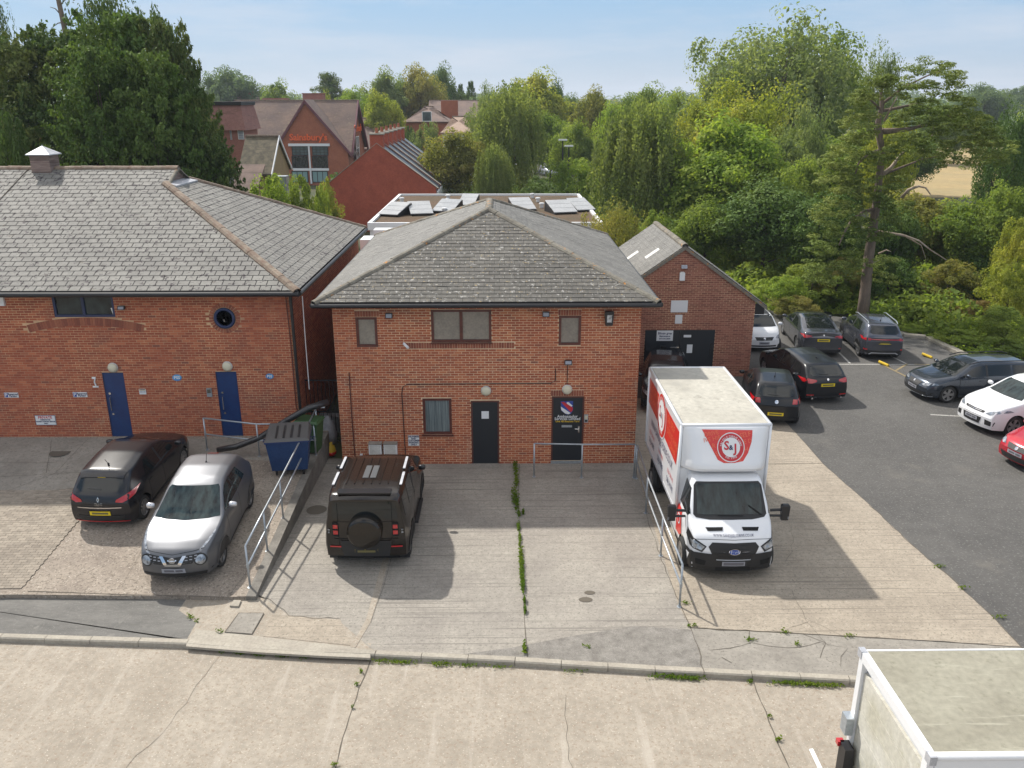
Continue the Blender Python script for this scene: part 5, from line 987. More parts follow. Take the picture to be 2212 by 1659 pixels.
dc('wiper', [(.70, 1.40), (.76, 1.40), (.45, 1.60), (.43, 1.58)], 'F', m_under, .02); dc('wiper', [(-.3, 1.39), (.3, 1.38), (.3, 1.40), (-.3, 1.41)], 'F', m_under, .02)
dc('grille', [(-.50, .96), (.50, .96), (.58, .86), (.46, .60), (.38, .57), (-.38, .57), (-.46, .60), (-.58, .86)], 'F', m_trim, .012)
for z in (.89, .80, .71, .63): dc('grille_bar', boxd(0, z, .86 - (.9 - z) * .6, .025), 'F', m_black, .03)
dc('badge', circ(0, .77, .10, 20, 1.25, .62), 'F', m_chrome, .04, .2); dc('badge', circ(0, .77, .088, 20, 1.25, .58), 'F', m_signb, .044, .2); sh.ttext('Ford', .09, m_signw, (0, .77), 'F', cab, .05)
dc('head_light', [(.62, .86), (.72, .72), (.96, .80), (1.0, .98), (.98, 1.14), (.90, 1.02)], 'F', m_trim, .010, .06, True); dc('head_light', [(.66, .85), (.74, .76), (.92, .82), (.95, .96), (.88, .97)], 'F', m_headl, .018, .06, True)
dc('bumper', [(-1.0, .70), (-.6, .60), (-.44, .55), (.44, .55), (.6, .60), (1.0, .70), (.99, .25), (-.99, .25)], 'F', m_trim, .02, .07); sh.decal('bumper', [(.72, .26), (1.12, .26), (1.12, .70), (.92, .72)], 'L', m_trim, cab, .022, .07, mirror=True); dc('intake', boxd(0, .33, .8, .09), 'F', m_under, .03); dc('fog_recess', [(.62, .52), (.86, .56), (.84, .42), (.64, .40)], 'F', m_under, .03, .1, True)
o_ = dc('number_plate', boxd(0, .47, .52, .11), 'F', m_plg, .035, .3); sh.decal('plate_smudge', boxd(0, .47, .46, .075), 'F', m_plb2, o_, .04, .3)
dc('bonnet_vent', [(.22, 1.225), (.62, 1.215), (.58, 1.16), (.24, 1.17)], 'F', m_under, .012, .1, True); sh.ttext('WWW.SANDJSELFDRIVE.CO.UK', .066, m_ink, (0, 1.095), 'F', cab, .012); dc('bonnet_line', [(-.88, 1.0), (-.5, 1.03), (.5, 1.03), (.88, 1.0), (.88, .99), (.5, 1.02), (-.5, 1.02), (-.88, .99)], 'F', m_under, .006)
sh.decal('side_window', [(-.35, 1.36), (.42, 1.34), (.50, 1.42), (.15, 1.92), (-.35, 1.95)], 'L', m_cglass, cab, .008, mirror=True); sh.decal('door_seam', [(-.42, .5), (-.41, .5), (-.41, 1.95), (-.42, 1.95)], 'L', m_under, cab, .006, mirror=True)
sh.decal('graphic', [(-.38, .55), (.25, .62), (.05, 1.25), (-.38, 1.28)], 'R', m_red, cab, .01); sh.decal('graphic', circ(-.12, .98, .14), 'R', m_signw, cab, .016, .3); sh.decal('graphic', circ(-.12, .98, .10), 'R', m_inkr, cab, .02, .3); sh.decal('side_lamp', boxd(-.40, .78, .05, .05), 'R', m_amber, cab, .014, .2); sh.decal('sill', [(-.5, .3), (.0, .3), (0, .45), (-.5, .45)], 'R', m_trim, cab, .012, mirror=True)
for s in (1, -1):
    y = s * 1.0; mb = MB().tube([(.35, y, 1.42), (.40, s * 1.28, 1.46)], .035, 8).tube([(.35, y, 1.28), (.40, s * 1.28, 1.30)], .03, 8).frustum((.40, s * 1.34, 1.2), .05, .085, .055, .10, .36).frustum((.40, s * 1.34, 1.56), .055, .10, .035, .07, .04)
    mb.build('mirror', m_black, cab, False, False); MB().box(.42, s * 1.40, 1.24, .458, s * 1.43, 1.30).build('side_lamp', m_headl, cab, world=False)
    for wx, st in ((3 - .78, 'steel'), (-1.75, 'steel')): add_wheel(tr, wx, s * (.98 if wx > 0 else 1.0), .35, .2, st, s)
    if True: add_wheel(tr, -1.75, s * .76, .35, .2, 'steel', s)
MB().box(-2.9, -.45, .5, 2.2, -.3, .72).box(-2.9, .3, .5, 2.2, .45, .72).box(-2.9, -.9, .72, 1.3, .9, .95).box(1.0, -.75, .3, 2.7, .75, .6).build('chassis', m_under, tr, world=False)
for s in (1, -1): MB().box(-2.15, s * .85 - .2, .78, -1.35, s * .85 + .2, .82).box(-2.17, s * .85 - .2, .3, -2.14, s * .85 + .2, .8).build('mudguard', m_trim, tr, world=False)
bx0, bx1, hz0, hz1, hb = -2.98, 1.45, 1.02, 3.32, 1.06
m_trr = pm('truck_roof_dirty', (.43, .41, .355), .7, col2=(.36, .34, .29), nscale=.8, spots=(3.5, .58, (.25, .24, .20), .18), spots2=(.9, .56, (.32, .305, .265), .1), coord='obj')
MB().box(bx0, -hb, hz0, bx1, hb, hz1 - .03).build('cargo_box', tr_white, tr, world=False)
MB().box(bx0 + .05, -hb + .05, hz1 - .03, bx1 - .05, hb - .05, hz1 - .006).build('roof', m_trr, tr, world=False)
for a, b in (((bx0, -hb), (bx1, -hb)), ((bx0, hb), (bx1, hb)), ((bx0, -hb), (bx0, hb)), ((bx1, -hb), (bx1, hb))): MB().tube([(*a, hz1 - .03), (*b, hz1 - .03)], .045, 8).build('edge_trim', tr_white, tr, True, False)
for a in ((bx1, -hb), (bx1, hb), (bx0, -hb), (bx0, hb)): MB().tube([(*a, hz0), (*a, hz1 - .03)], .04, 8).build('corner_post', tr_white, tr, True, False)
MB().box(bx0, -hb - .01, hz0 - .08, bx1, hb + .01, hz0).build('skirt', m_lead, tr, world=False)
# side graphics (viewer's left side = local -y)
yS = -hb - .004; Ls = bx1 - bx0; sx_ = lambda f: bx0 + Ls * f; sz_ = lambda f: hz1 - (hz1 - hz0) * f
def sidep(name, pts, mat, off): return MB().prism([(sx_(a), yS - off, sz_(b)) for a, b in pts], (0, .002, 0)).build(name, mat, tr, world=False)
sidep('graphic', [(.02, .12), (.02, .44), (.42, .46), (.93, .52), (.97, .12)], m_red, .004)
MT = lambda x, z, o, rot=0: Matrix.Translation((x, yS - o, z)) @ Matrix.Rotation(PI / 2, 4, 'X') @ Matrix.Rotation(rot, 4, 'Z')
for r_, m_, o in ((.62, m_signw, .008), (.585, m_red, .011), (.42, m_signw, .014)): MB().lathe([(0, 0), (r_, 0)], MT(sx_(.47), sz_(.30), o), 40).build('emblem', m_, tr, world=False)
def ringtext(r_, size, top, bot, M, mt=m_signw, mc=m_ink, mj=m_inkr):
    text(top, size, mt, M, parent=tr, world=False, bend=r_); text(bot, size, mt, M, parent=tr, world=False, bend=-r_)
    text('S', size * 3.6, mj, M @ Matrix.Translation((-r_ * .42, r_ * .10, .002)), parent=tr, world=False); text('&', size * 2, mc, M @ Matrix.Translation((0, 0, .002)), parent=tr, world=False); text('J', size * 3.6, mj, M @ Matrix.Translation((r_ * .42, -r_ * .10, .002)), parent=tr, world=False)
ringtext(.46, .13, 'S&J SELF DRIVE HIRE', 'Est. 1996', MT(sx_(.47), sz_(.30), .018))
text('WWW.SANDJSELFDRIVE.CO.UK', .30, m_ink, MT(sx_(.5), sz_(.62), .006), parent=tr, world=False, sx=.72)
for f, a in ((.2, 'SELF DRIVE'), (.5, 'VAN HIRE'), (.8, 'SELF DRIVE')): text(a, .15, m_inkr, MT(sx_(f), sz_(.76), .006), parent=tr, world=False); text('S&J HIRE', .22, m_ink, MT(sx_(f), sz_(.87), .006), parent=tr, world=False)
for f, z, a in ((.75, .2, 'S&J SELF'), (.8, .33, 'DRIVE HIRE'), (.82, .44, 'DRIVE'), (.2, .2, 'SELF DRIVE'), (.18, .33, 'S&J HIRE')): text(a, .26, m_redl, MT(sx_(f), sz_(z), .007), parent=tr, world=False)
# overcab pod
prof = [(.0, hz1 - .04), (.06, hz1 - .06), (.14, 3.12), (.30, 2.70), (.42, 2.44), (.44, 2.34), (.38, 2.26), (0, 2.20)]; cols = 17; vs = []; fs = []
pr2 = []
for i in range(len(prof) - 1):
    for k in range(4): a, b = prof[i], prof[i + 1]; pr2.append((a[0] + (b[0] - a[0]) * k / 4, a[1] + (b[1] - a[1]) * k / 4))
pr2.append(prof[-1])
for d, z in pr2:
    for c in range(cols):
        tt = -1 + 2 * c / (cols - 1); tt = math.copysign(abs(tt) ** .6, tt); y = tt * 1.02; vs.append((bx1 + d * (1 - abs(tt) ** 7) + .02, y, z))
for i in range(len(pr2) - 1):
    for c in range(cols - 1): a = i * cols + c; fs.append((a, a + cols, a + cols + 1, a + 1))
pod = ob('overcab_pod', mesh('overcab_pod', vs, fs, tr_white, True), tr, False)
class Surf: pass
ps = Shell.__new__(Shell); ps.L = 6; ps.W = 2; ps.bvh = BVHTree.FromPolygons([Vector(v) for v in vs], fs)
zc, yc = 2.83, .075
ps.decal('graphic', [(-.60, 3.22), (.60, 3.20), (.57, 2.95), (.48, 2.70), (.36, 2.53), (.15, 2.49), (-.10, 2.49), (-.24, 2.56), (-.40, 2.85)], 'F', m_red, tr, .006, .05)
for (y, z, a, s_) in ((-.38, 3.13, 'DRIVE', .13), (-.33, 3.02, 'IVE HIRE', .13), (.42, 3.10, 'SELF', .14), (.48, 2.96, 'E D', .13), (.44, 2.78, 'H', .14), (-.33, 2.86, 'R', .15), (-.26, 2.68, 'S', .15), (.0, 2.53, 'DR', .11), (.28, 2.56, '&', .1)): ps.ttext(a, s_, m_redl, (y, z), 'F', tr, .010, .18)
for r_, m_, o in ((.325, m_signw, .012), (.305, m_inkr, .015), (.215, m_signw, .018)): ps.decal('emblem', circ(yc, zc, r_, 36), 'F', m_, tr, o, .05)
ps.ttext('S&J SELF DRIVE HIRE', .078, m_signw, (yc, zc), 'F', tr, .022, bend=.235); ps.ttext('Est. 1996', .075, m_signw, (yc, zc), 'F', tr, .022, bend=-.235)
[ps.ttext(a_, z_, m_, (yc + x_, zc + y_), 'F', tr, .024, bold=b_) for a_, z_, m_, x_, y_, b_ in (('S', .27, m_inkr, -.105, .03, .007), ('&', .15, m_ink, .0, -.01, .004), ('J', .27, m_inkr, .105, -.03, .007))]
# --- second truck, lower right corner
c0 = G(1858, 1404, 2.95); c1 = G(2015, 1630, 2.95); X0 = (c0.x + c1.x) / 2; Y1 = c0.y; Y0 = c1.y; Z1 = 2.95
t2 = thing('box_truck', 'white box truck with a dirty roof and tail lift in the lower right corner', 'truck', (X0, (Y0 + Y1) / 2, ZR))
m_trr2 = pm('truck_roof_mossy', (.29, .275, .215), .8, col2=(.23, .215, .165), nscale=1.1, streak=(3, .60, (.35, .335, .265), .1, (.35, 4, 1)), spots=(9, .57, (.19, .18, .13), .15), bump=.3, bscale=40)
m_door2 = pm('truck_shutter_panel', (.56, .545, .49), .6, col2=(.44, .42, .34), nscale=1.3, spots=(5, .63, (.32, .31, .2), .15))
yh = (Y1 - Y0) / 2; zt_ = Z1 - ZR; Lx = 5.2
MB().box(.08, -yh, .9, Lx, yh, zt_ - .03).build('cargo_box', tr_white, t2, world=False); MB().box(.05, -yh + .03, zt_ - .03, Lx, yh - .03, zt_ - .004).build('roof', m_trr2, t2, world=False)
MB().tube([(-.01, yh, zt_ - .02), (Lx, yh, zt_ - .02)], .022, 8).tube([(-.01, -yh, zt_ - .03), (Lx, -yh, zt_ - .03)], .055, 10).build('edge_trim', tr_white, t2, True, False)
MB().box(-.02, -yh, .85, .07, -yh + .12, zt_).box(-.02, yh - .12, .85, .07, yh, zt_).box(-.02, -yh + .12, zt_ - .14, .07, yh - .12, zt_).build('door_frame', tr_white, t2, world=False)
for i in range(6): z = .9 + i * .31; MB().box(.03, -yh + .13, z, .075, yh - .13, min(z + .3, zt_ - .15)).build('shutter_panel', m_door2, t2, world=False)
for a in (-yh, yh): MB().box(-.03, a - .06, zt_ - .12, .06, a + .06, zt_ + .01).build('corner_cap', m_lead, t2, world=False)
MB().prism([(-.62, -yh + .05, 1.35), (-.56, -yh + .05, 1.36), (-.16, -yh + .05, .55), (-.22, -yh + .05, .5)], (0, 2 * yh - .15, 0)).build('tail_lift', tr_white, t2, world=False)
MB().box(-.16, yh - .3, .95, -.02, yh - .08, 1.5).build('lift_arm', m_black, t2, world=False); MB().box(-.2, yh - .12, 1.42, -.10, yh - .03, 1.50).build('lamp', m_taill, t2, world=False); MB().box(-.14, yh - .16, 1.65, -.02, yh + .02, 1.95).build('hinge', m_galv, t2, world=False)
MB().box(.2, -yh + .25, .45, Lx, yh - .25, .85).build('chassis', m_under, t2, world=False)
for wx in (1.2, 4.6):
    for s in (1, -1): o = add_wheel(t2, wx, s * (yh - .13), .36, .22, 'steel', s)
# ================================================================ bins and things by the alley
def bin4(t):
    MB().frustum((0, 0, .18), .52, .38, .63, .50, .92).build('body', pm('bin_blue', (.008, .035, .12), .5, col2=(.014, .05, .15), nscale=4), t, world=False)
    MB().box(-.66, -.53, 1.08, .66, .53, 1.13).build('rim', m_navy, t, world=False)
    mg = pm('bin_lid_grey', (.085, .082, .08), .6, spots=(20, .62, (.05, .045, .04), .1)); l = MB().add([(-.66, -.54, 1.13), (.66, -.54, 1.13), (.66, .54, 1.16), (-.66, .54, 1.16), (-.60, -.48, 1.19), (.60, -.48, 1.19), (.58, .50, 1.34), (-.58, .50, 1.34)], [(0, 3, 2, 1), (4, 5, 6, 7), (0, 1, 5, 4), (1, 2, 6, 5), (2, 3, 7, 6), (3, 0, 4, 7)]).build('lid', mg, t, world=False)
    for k in range(4): MB().prism([(-.35 + .22 * k, -.40, 1.207), (-.29 + .22 * k, -.40, 1.207), (-.29 + .22 * k, .3, 1.315), (-.35 + .22 * k, .3, 1.315)], (0, 0, .014)).build('lid_rib', m_trim, l, world=False)
    for k in range(4): MB().box(-.53 - .02 * k, -.385 - .028 * k, .38 + .2 * k, .53 + .02 * k, -.37 - .028 * k, .395 + .2 * k).build('body_rib', m_navyf, t, world=False)
    for x in (-.4, .4):
        for y in (-.3, .3): MB().lathe([(.08, -.02), (.09, 0), (.08, .02)], Matrix.Translation((x, y, .09)) @ Matrix.Rotation(PI / 2, 4, 'Y'), 12).box(x - .03, y - .03, .1, x + .03, y + .03, .2).build('castor', m_trim, t, world=False)
    for s in (-1, 1): MB().tube([(s * .64, -.1, 1.0), (s * .74, -.1, 1.0), (s * .74, .1, 1.0), (s * .64, .1, 1.0)], .02, 6).build('handle', m_navyf, t, world=False)
p = GL(624, 1030) + V(0, .35, 0); t = thing('wheelie_bin', 'large blue four wheeled bin with a dark grey lid behind the ramp railing', 'bin', (p.x, p.y, zl(p.y)), rz=R(8)); bin4(t); t.scale = (.93, .93, .97)
p = GL(668, 985) + V(0, .3, 0); t = thing('wheelie_bin', 'green two wheeled bin behind the large blue bin', 'bin', (p.x, p.y, zl(p.y)), rz=R(80)); m_bg = pm('bin_green', (.035, .09, .03), .5)
MB().frustum((0, 0, .05), .22, .25, .28, .35, .93).build('body', m_bg, t, world=False); MB().frustum((0, 0, .98), .31, .39, .27, .34, .07).build('lid', m_bg, t, world=False); MB().tube([(-.24, .38, .98), (.24, .38, .98)], .02, 6).build('handle', m_bg, t, world=False)
for s in (-.3, .3): MB().lathe([(.11, -.03), (.12, 0), (.11, .03)], Matrix.Translation((s, .26, .12)) @ Matrix.Rotation(PI / 2, 4, 'Y'), 14).build('wheel', m_rubber, t, world=False)
dp = [GL(455, 975) + V(0, 0, .1), GL(500, 972) + V(0, 0, .15), GL(560, 965) + V(0, 0, .35)]; q = [WY(470, 972, 22.6), WY(510, 965, 22.6), WY(560, 946, 22.7), WY(620, 908, 22.8), WY(665, 882, 22.9), WY(710, 868, 23.2)]
m_wrap = pm('black_wrapped_duct', (.015, .015, .017), .35, coat=.5, spots=(14, .62, (.09, .09, .10), .12, (1, 1, 3)), bump=1, bscale=14, bdist=.03); dd = MB().tube(q, [.085, .09, .09, .095, .10, .10], 12).build('duct_pipe', m_wrap, None, True); tagit(dd, 'long black wrapped duct pipe leaning across the railing in front of the right blue door', 'pipe')
q = WY(708, 869, 23.2); MB().box(q.x - .22, 23.09, q.z - .14, q.x - .08, 23.10, q.z - .10).build('label', m_signw, dd)
p = G(714, 985); t = thing('rubbish_bag', 'yellow and red plastic sack at the alley mouth', 'bag', (p.x, p.y + .1, .0)); MB().lathe([(.0, 0), (.14, .02), (.17, .15), (.13, .3), (.05, .36), (.07, .42), (0, .43)], None, 10).build('body', m_yel, t, True, False); MB().lathe([(.145, .0), (.178, .1), (.176, .13)], None, 10).build('band', m_red, t, True, False)
p = G(696, 975); t = thing('rubbish_bag', 'pale translucent plastic sack hanging at the alley mouth', 'bag', (p.x + .15, p.y + .35, .1)); MB().lathe([(.05, 0), (.26, .08), (.30, .35), (.22, .7), (.08, .98), (0, 1.0)], None, 12).build('body', pm('bag_pale', (.42, .44, .47), .4, col2=(.32, .34, .37), nscale=6, bump=1, bscale=14, bdist=.04), t, True, False)
q = WY(712, 925, 26.5); t = thing('air_conditioner', 'grey outdoor air conditioning unit in the dark alley', 'air conditioner', (q.x, 26.6, q.z - .3)); MB().box(-.35, -.2, 0, .35, .2, .75).build('case', m_galv, t, world=False); MB().lathe([(.0, 0), (.26, .0), (.28, .015), (.30, 0)], Matrix.Translation((0, -.2, .38)) @ Matrix.Rotation(PI / 2, 4, 'X'), 20).build('fan_grille', m_lead, t, world=False); MB().box(-.4, -.2, -.7, -.36, .1, 0).build('leg', m_galv, t, world=False); MB().box(.36, -.2, -.7, .4, .1, 0).build('leg', m_galv, t, world=False)
g = thing('gate', 'dark metal bar gate closing the alley', 'gate', ((LXR + CX0) / 2, YL + .9, 0)); gw = (CX0 - LXR) / 2 - .05
for i in range(11): x = -gw + 2 * gw * i / 10; MB().tube([(x, 0, .1), (x, 0, 2.3)], .012, 5).build('bar', m_black, g, world=False)
for z in (.2, 1.2, 2.25): MB().box(-gw, -.02, z, gw, .02, z + .04).build('rail', m_black, g, world=False)
# ================================================================ BUILDINGS BEHIND
def tilemat(name, c1, c2, sc=.6, spots=None): return pm(name, c1, .88, col2=c2, nscale=sc, spots=spots, streak=(3., .56, tuple(x * .55 for x in c1), .10, (.25, .25, 2.6)), bump=.5, bscale=20)
m_t1 = tilemat('tile_brown_mottled', (.205, .14, .108), (.125, .09, .08), .55, (1.1, .58, (.27, .20, .13), .15)); m_t2 = tilemat('tile_brown', (.19, .13, .105), (.13, .092, .08)); m_t3 = tilemat('tile_moss', (.15, .125, .08), (.07, .06, .04), 2.6)
m_fb = pm('far_brick_orange', (.36, .125, .065), .9, col2=(.30, .10, .055), nscale=.9, spots=(6, .60, (.24, .08, .05), .2, (1, 1, 5))); m_fb2 = pm('far_brick_crimson', (.40, .095, .055), .9, col2=(.32, .075, .045), nscale=1.2, spots=(5, .58, (.19, .045, .035), .15, (1, 1, 6)), spots2=(4, .68, (.36, .11, .08), .1, (1, 1, 8)))
m_fb3 = pm('far_brick_pink', (.33, .15, .115), .9, col2=(.27, .115, .09), nscale=1, spots=(6, .6, (.22, .1, .08), .2, (1, 1, 5))); m_fb4 = pm('far_brick_tan', (.33, .24, .12), .9, col2=(.27, .19, .10), nscale=1)
m_purp = pm('purple_bargeboard', (.14, .045, .055), .6); m_orange = pm('sign_orange', (.78, .13, .03), .4); m_fglass = pm('far_window', (.05, .07, .08), .1, coat=1, col2=(.10, .14, .15), nscale=1); m_blue = pm('slate_blue_strip', (.09, .115, .145), .5)
m_teal = pm('window_teal', (.20, .33, .34), .2, coat=1)
def block(parent, name, mat, P, zt, z0=-.13):
    """walls: footprint polygon P (x, y), height zt"""
    return MB().prism([(x, y, z0) for x, y in (P if sum(P[i][0] * P[(i + 1) % len(P)][1] - P[(i + 1) % len(P)][0] * P[i][1] for i in range(len(P))) > 0 else P[::-1])], (0, 0, zt - z0)).build(name, mat, parent)
def gable(t, x0, x1, y0, y1, ze, zr, wall, roof, axis='X', over=.35, bar=None, hip=0.):
    """gabled or hipped house body; axis = direction of the ridge"""
    block(t, 'wall', wall, [(x0, y0), (x1, y0), (x1, y1), (x0, y1)], ze)
    if axis == 'X':
        ym = (y0 + y1) / 2; s = (zr - ze) / (ym - y0); a, b = x0 - (over if not hip else over), x1 + over; e = ze - s * over
        R0, R1 = V(a + hip, ym, zr), V(b - hip, ym, zr); A, B_, Cc, D_ = V(a, y0 - over, e), V(b, y0 - over, e), V(b, y1 + over, e), V(a, y1 + over, e)
    else:
        xm = (x0 + x1) / 2; s = (zr - ze) / (xm - x0); a, b = y0 - over, y1 + over; e = ze - s * over
        R0, R1 = V(xm, a + hip, zr), V(xm, b - hip, zr); D_, A, B_, Cc = V(x1 + over, a, e), V(x0 - over, a, e), V(x0 - over, b, e), V(x1 + over, b, e)
    th = V(0, 0, -.14)
    fc = [[A, B_, R1, R0], [Cc, D_, R0, R1]] + ([[B_, Cc, R1], [D_, A, R0]] if hip else [])
    mb = MB()
    for f in fc: mb.prism([p + th for p in f], -th)
    mb.build('roof', roof, t)
    if not hip:
        g = MB()
        if axis == 'X':
            for x in (x0, x1 - .2): g.prism([(x, y0, ze), (x, y1, ze), (x, (y0 + y1) / 2, zr - .1)], (.2, 0, 0))
        else:
            for y in (y0, y1 - .2): g.prism([(x0, y, ze), (x1, y, ze), ((x0 + x1) / 2, y, zr - .1)], (0, .2, 0))
        g.v = [tuple(v) for v in g.v]; g.build('gable_wall', wall, t)
    MB().tube([R0, R1], .12, 6).build('ridge', m_ridge, t)
    return R0, R1
def win3(t, x, y, z, w_, h, face='F', mat=None, frame=None, cols=1, rows=1, name='window'):
    """window on a front (-Y) or right (+X) wall, centre at x,y,z"""
    d = V(1, 0, 0) if face == 'F' else V(0, 1, 0); n = V(0, -1, 0) if face == 'F' else V(1, 0, 0); c = V(x, y, z); u = V(0, 0, 1)
    def bx(mb, a0, b0, a1, b1, o0, o1):
        P = [c + d * a0 + u * b0 + n * o0, c + d * a1 + u * b0 + n * o0, c + d * a1 + u * b1 + n * o0, c + d * a0 + u * b1 + n * o0]; return mb.prism(P, n * (o1 - o0))
    f = min(.09, w_ * .08); mb = MB(); bx(mb, -w_ / 2, -h / 2, w_ / 2, -h / 2 + f, 0, .07); bx(mb, -w_ / 2, h / 2 - f, w_ / 2, h / 2, 0, .07); bx(mb, -w_ / 2, -h / 2 + f, -w_ / 2 + f, h / 2 - f, 0, .07); bx(mb, w_ / 2 - f, -h / 2 + f, w_ / 2, h / 2 - f, 0, .07)
    for i in range(1, cols): q = -w_ / 2 + w_ * i / cols; bx(mb, q - f * .4, -h / 2 + f, q + f * .4, h / 2 - f, .01, .06)
    for i in range(1, rows): q = -h / 2 + h * i / rows; bx(mb, -w_ / 2 + f, q - f * .3, w_ / 2 - f, q + f * .3, .012, .055)
    w3 = mb.build(name, frame or m_white, t); bx(MB(), -w_ / 2 + f * .5, -h / 2 + f * .5, w_ / 2 - f * .5, h / 2 - f * .5, .005, .03).build('pane', mat or m_fglass, w3); return w3
# --- supermarket with steep gables
YS = 113.; pk = WY(658, 217, YS); ft = WY(750, 327, YS); xe = WY(752, 330, YS).x; xw = WY(590, 330, YS).x
sm = thing('supermarket', 'orange brick supermarket with a steep gable, tall white framed window and red lettering', 'supermarket', (pk.x, YS, 0))
zr_ = pk.z; ze_ = ft.z
gable(sm, xw - 6, xe, YS + .6, YS + 13.5, ze_ + .3, zr_, m_fb, m_t1, 'X', .4)
gl = pk.x - (ft.x - pk.x) * .8; MB().prism([(gl, YS, -.1), (xe + .0, YS, -.1), (xe, YS, ze_), (pk.x, YS, zr_ - .1), (gl, YS, ze_ + .6)], (0, .58, 0)).build('gable_wall', m_fb, sm)
MB().prism([(pk.x, YS - .3, zr_ + .12), (xe + .5, YS - .3, ze_ - .3), (xe + .5, YS - .3, ze_ - .75), (pk.x, YS - .3, zr_ - .35)], (0, .29, 0)).prism([(pk.x, YS - .3, zr_ + .12), (pk.x, YS - .3, zr_ - .35), (gl - .3, YS - .3, ze_ - .0), (gl - .3, YS - .3, ze_ + .45)], (0, .29, 0)).build('bargeboard', m_purp, sm)
MB().prism([(pk.x, YS, zr_ + .12), (pk.x, YS, zr_ - .1), (xe + .5, YS, ze_ - .6), (xe + .5, YS, ze_ - .35)], (0, 5.0, 0)).prism([(pk.x, YS, zr_ + .12), (gl - .3, YS, ze_ + .4), (gl - .3, YS, ze_ + .15), (pk.x, YS, zr_ - .1)], (0, 5.0, 0)).build('roof', m_t2, sm)
ZQ = lambda x, y: (465.7 + x * .2368, 145.5 + y * .2368)
def q3(x, y, Y=None): return WY(*ZQ(x, y), Y or YS)
a, b = q3(665, 695), q3(1043, 718); MB().box(a.x, YS - .25, b.z, b.x, YS - .01, a.z).build('lintel', m_white, sm)
for (x0, x1) in ((693, 850), (878, 1030)):
    for (y0, y1, mt, cc, rr) in ((720, 805, m_fglass, 4, 3), (808, 918, m_glassd, 4, 2), (945, 1050, m_teal, 3, 1)):
        a, b = q3(x0, y0), q3(x1, y1); win3(sm, (a.x + b.x) / 2, YS - .01, (a.z + b.z) / 2, b.x - a.x, a.z - b.z, 'F', mt, m_trim, cc, rr)
a, b = q3(844, 718), q3(884, 1060); MB().box(a.x, YS - .2, b.z, b.x, YS - .02, a.z).build('pier', m_white, sm); a, b = q3(708, 920), q3(1036, 942); MB().box(a.x, YS - .12, b.z, b.x, YS - .02, a.z).build('transom', m_white, sm)
q = q3(848, 640); text("Sainsbury's", 1.12, m_orange, MF(q.x, YS - .12, q.z), parent=sm, extr=.05, bold=.035)
win3(sm, xe + .41, YS + 5.2, 3.6, 2.4, 4.6, 'R', m_glassd, m_white, 2, 3); text("Sainsbury's", 1.3, m_orange, Matrix.Translation((xe + .5, YS + 6.0, 6.9)) @ Matrix.Rotation(PI / 2, 4, 'Z') @ Matrix.Rotation(PI / 2, 4, 'X'), parent=sm, extr=.05)
for s in (0, 1): MB().prism([(xe + .42, YS + 7.05, zr_ + .1), (xe + .42, YS + (.2 if s else 13.9), ze_ - .2), (xe + .42, YS + (.2 if s else 13.9), ze_ - .75), (xe + .42, YS + 7.05, zr_ - .5)], (.2, 0, 0)).build('bargeboard', m_purp, sm)
def wing(lab, px0, px1, ytop, ybot, Y, roof=m_t2, wall=m_fb, dep=10, nm='brick_building', hip=0., **k):
    a = WY(px0, ytop, Y + dep / 2); b = WY(px1, ybot, Y); t = thing(nm, lab, 'building', ((a.x + b.x) / 2, Y, 0)); x1 = WY(px1, ybot, Y).x; x0 = WY(px0, ybot, Y).x
    gable(t, x0, x1, Y, Y + dep, b.z, a.z, wall, roof, 'X', .3, hip=hip); return t, x0, x1, b.z, a.z
wing('low brown roofed wing right of the supermarket', 772, 837, 255, 318, 128, m_t2, m_fb, 12)
wing('brown roofed wing left of the supermarket', 530, 592, 247, 296, 118, m_t1, m_fb, 10)
wing('brown pyramid roofed block behind the supermarket', 548, 598, 224, 250, 135, m_t2, m_fb, 10, hip=4)
t, x0, x1, ze_, zr_ = wing('red roofed houses far behind the dark trees', 470, 560, 209, 218, 210, m_t2, m_fb, 14); MB().box(x0 + 6, 214, zr_ - 1, x0 + 7.4, 215.2, zr_ + 1.6).build('chimney', m_fb, t)
t, x0, x1, ze_, zr_ = wing('pale roofed hall behind the supermarket with a brick chimney', 535, 580, 233, 246, 150, m_white, m_white, 10); q = WY(581, 212, 150); MB().box(q.x - .9, 149, 5, q.x + 3.2, 151, q.z).build('chimney', m_fb3, t)
q = WY(678, 203, 140); t = tagit(MB().box(q.x - 1.6, 139, 0, q.x + 1.6, 141, q.z).box(q.x - 1.7, 138.9, q.z, q.x + 1.7, 141.1, q.z + .12).build('chimney', m_fb3), 'square brick chimney left of the flat topped cedar', 'chimney')
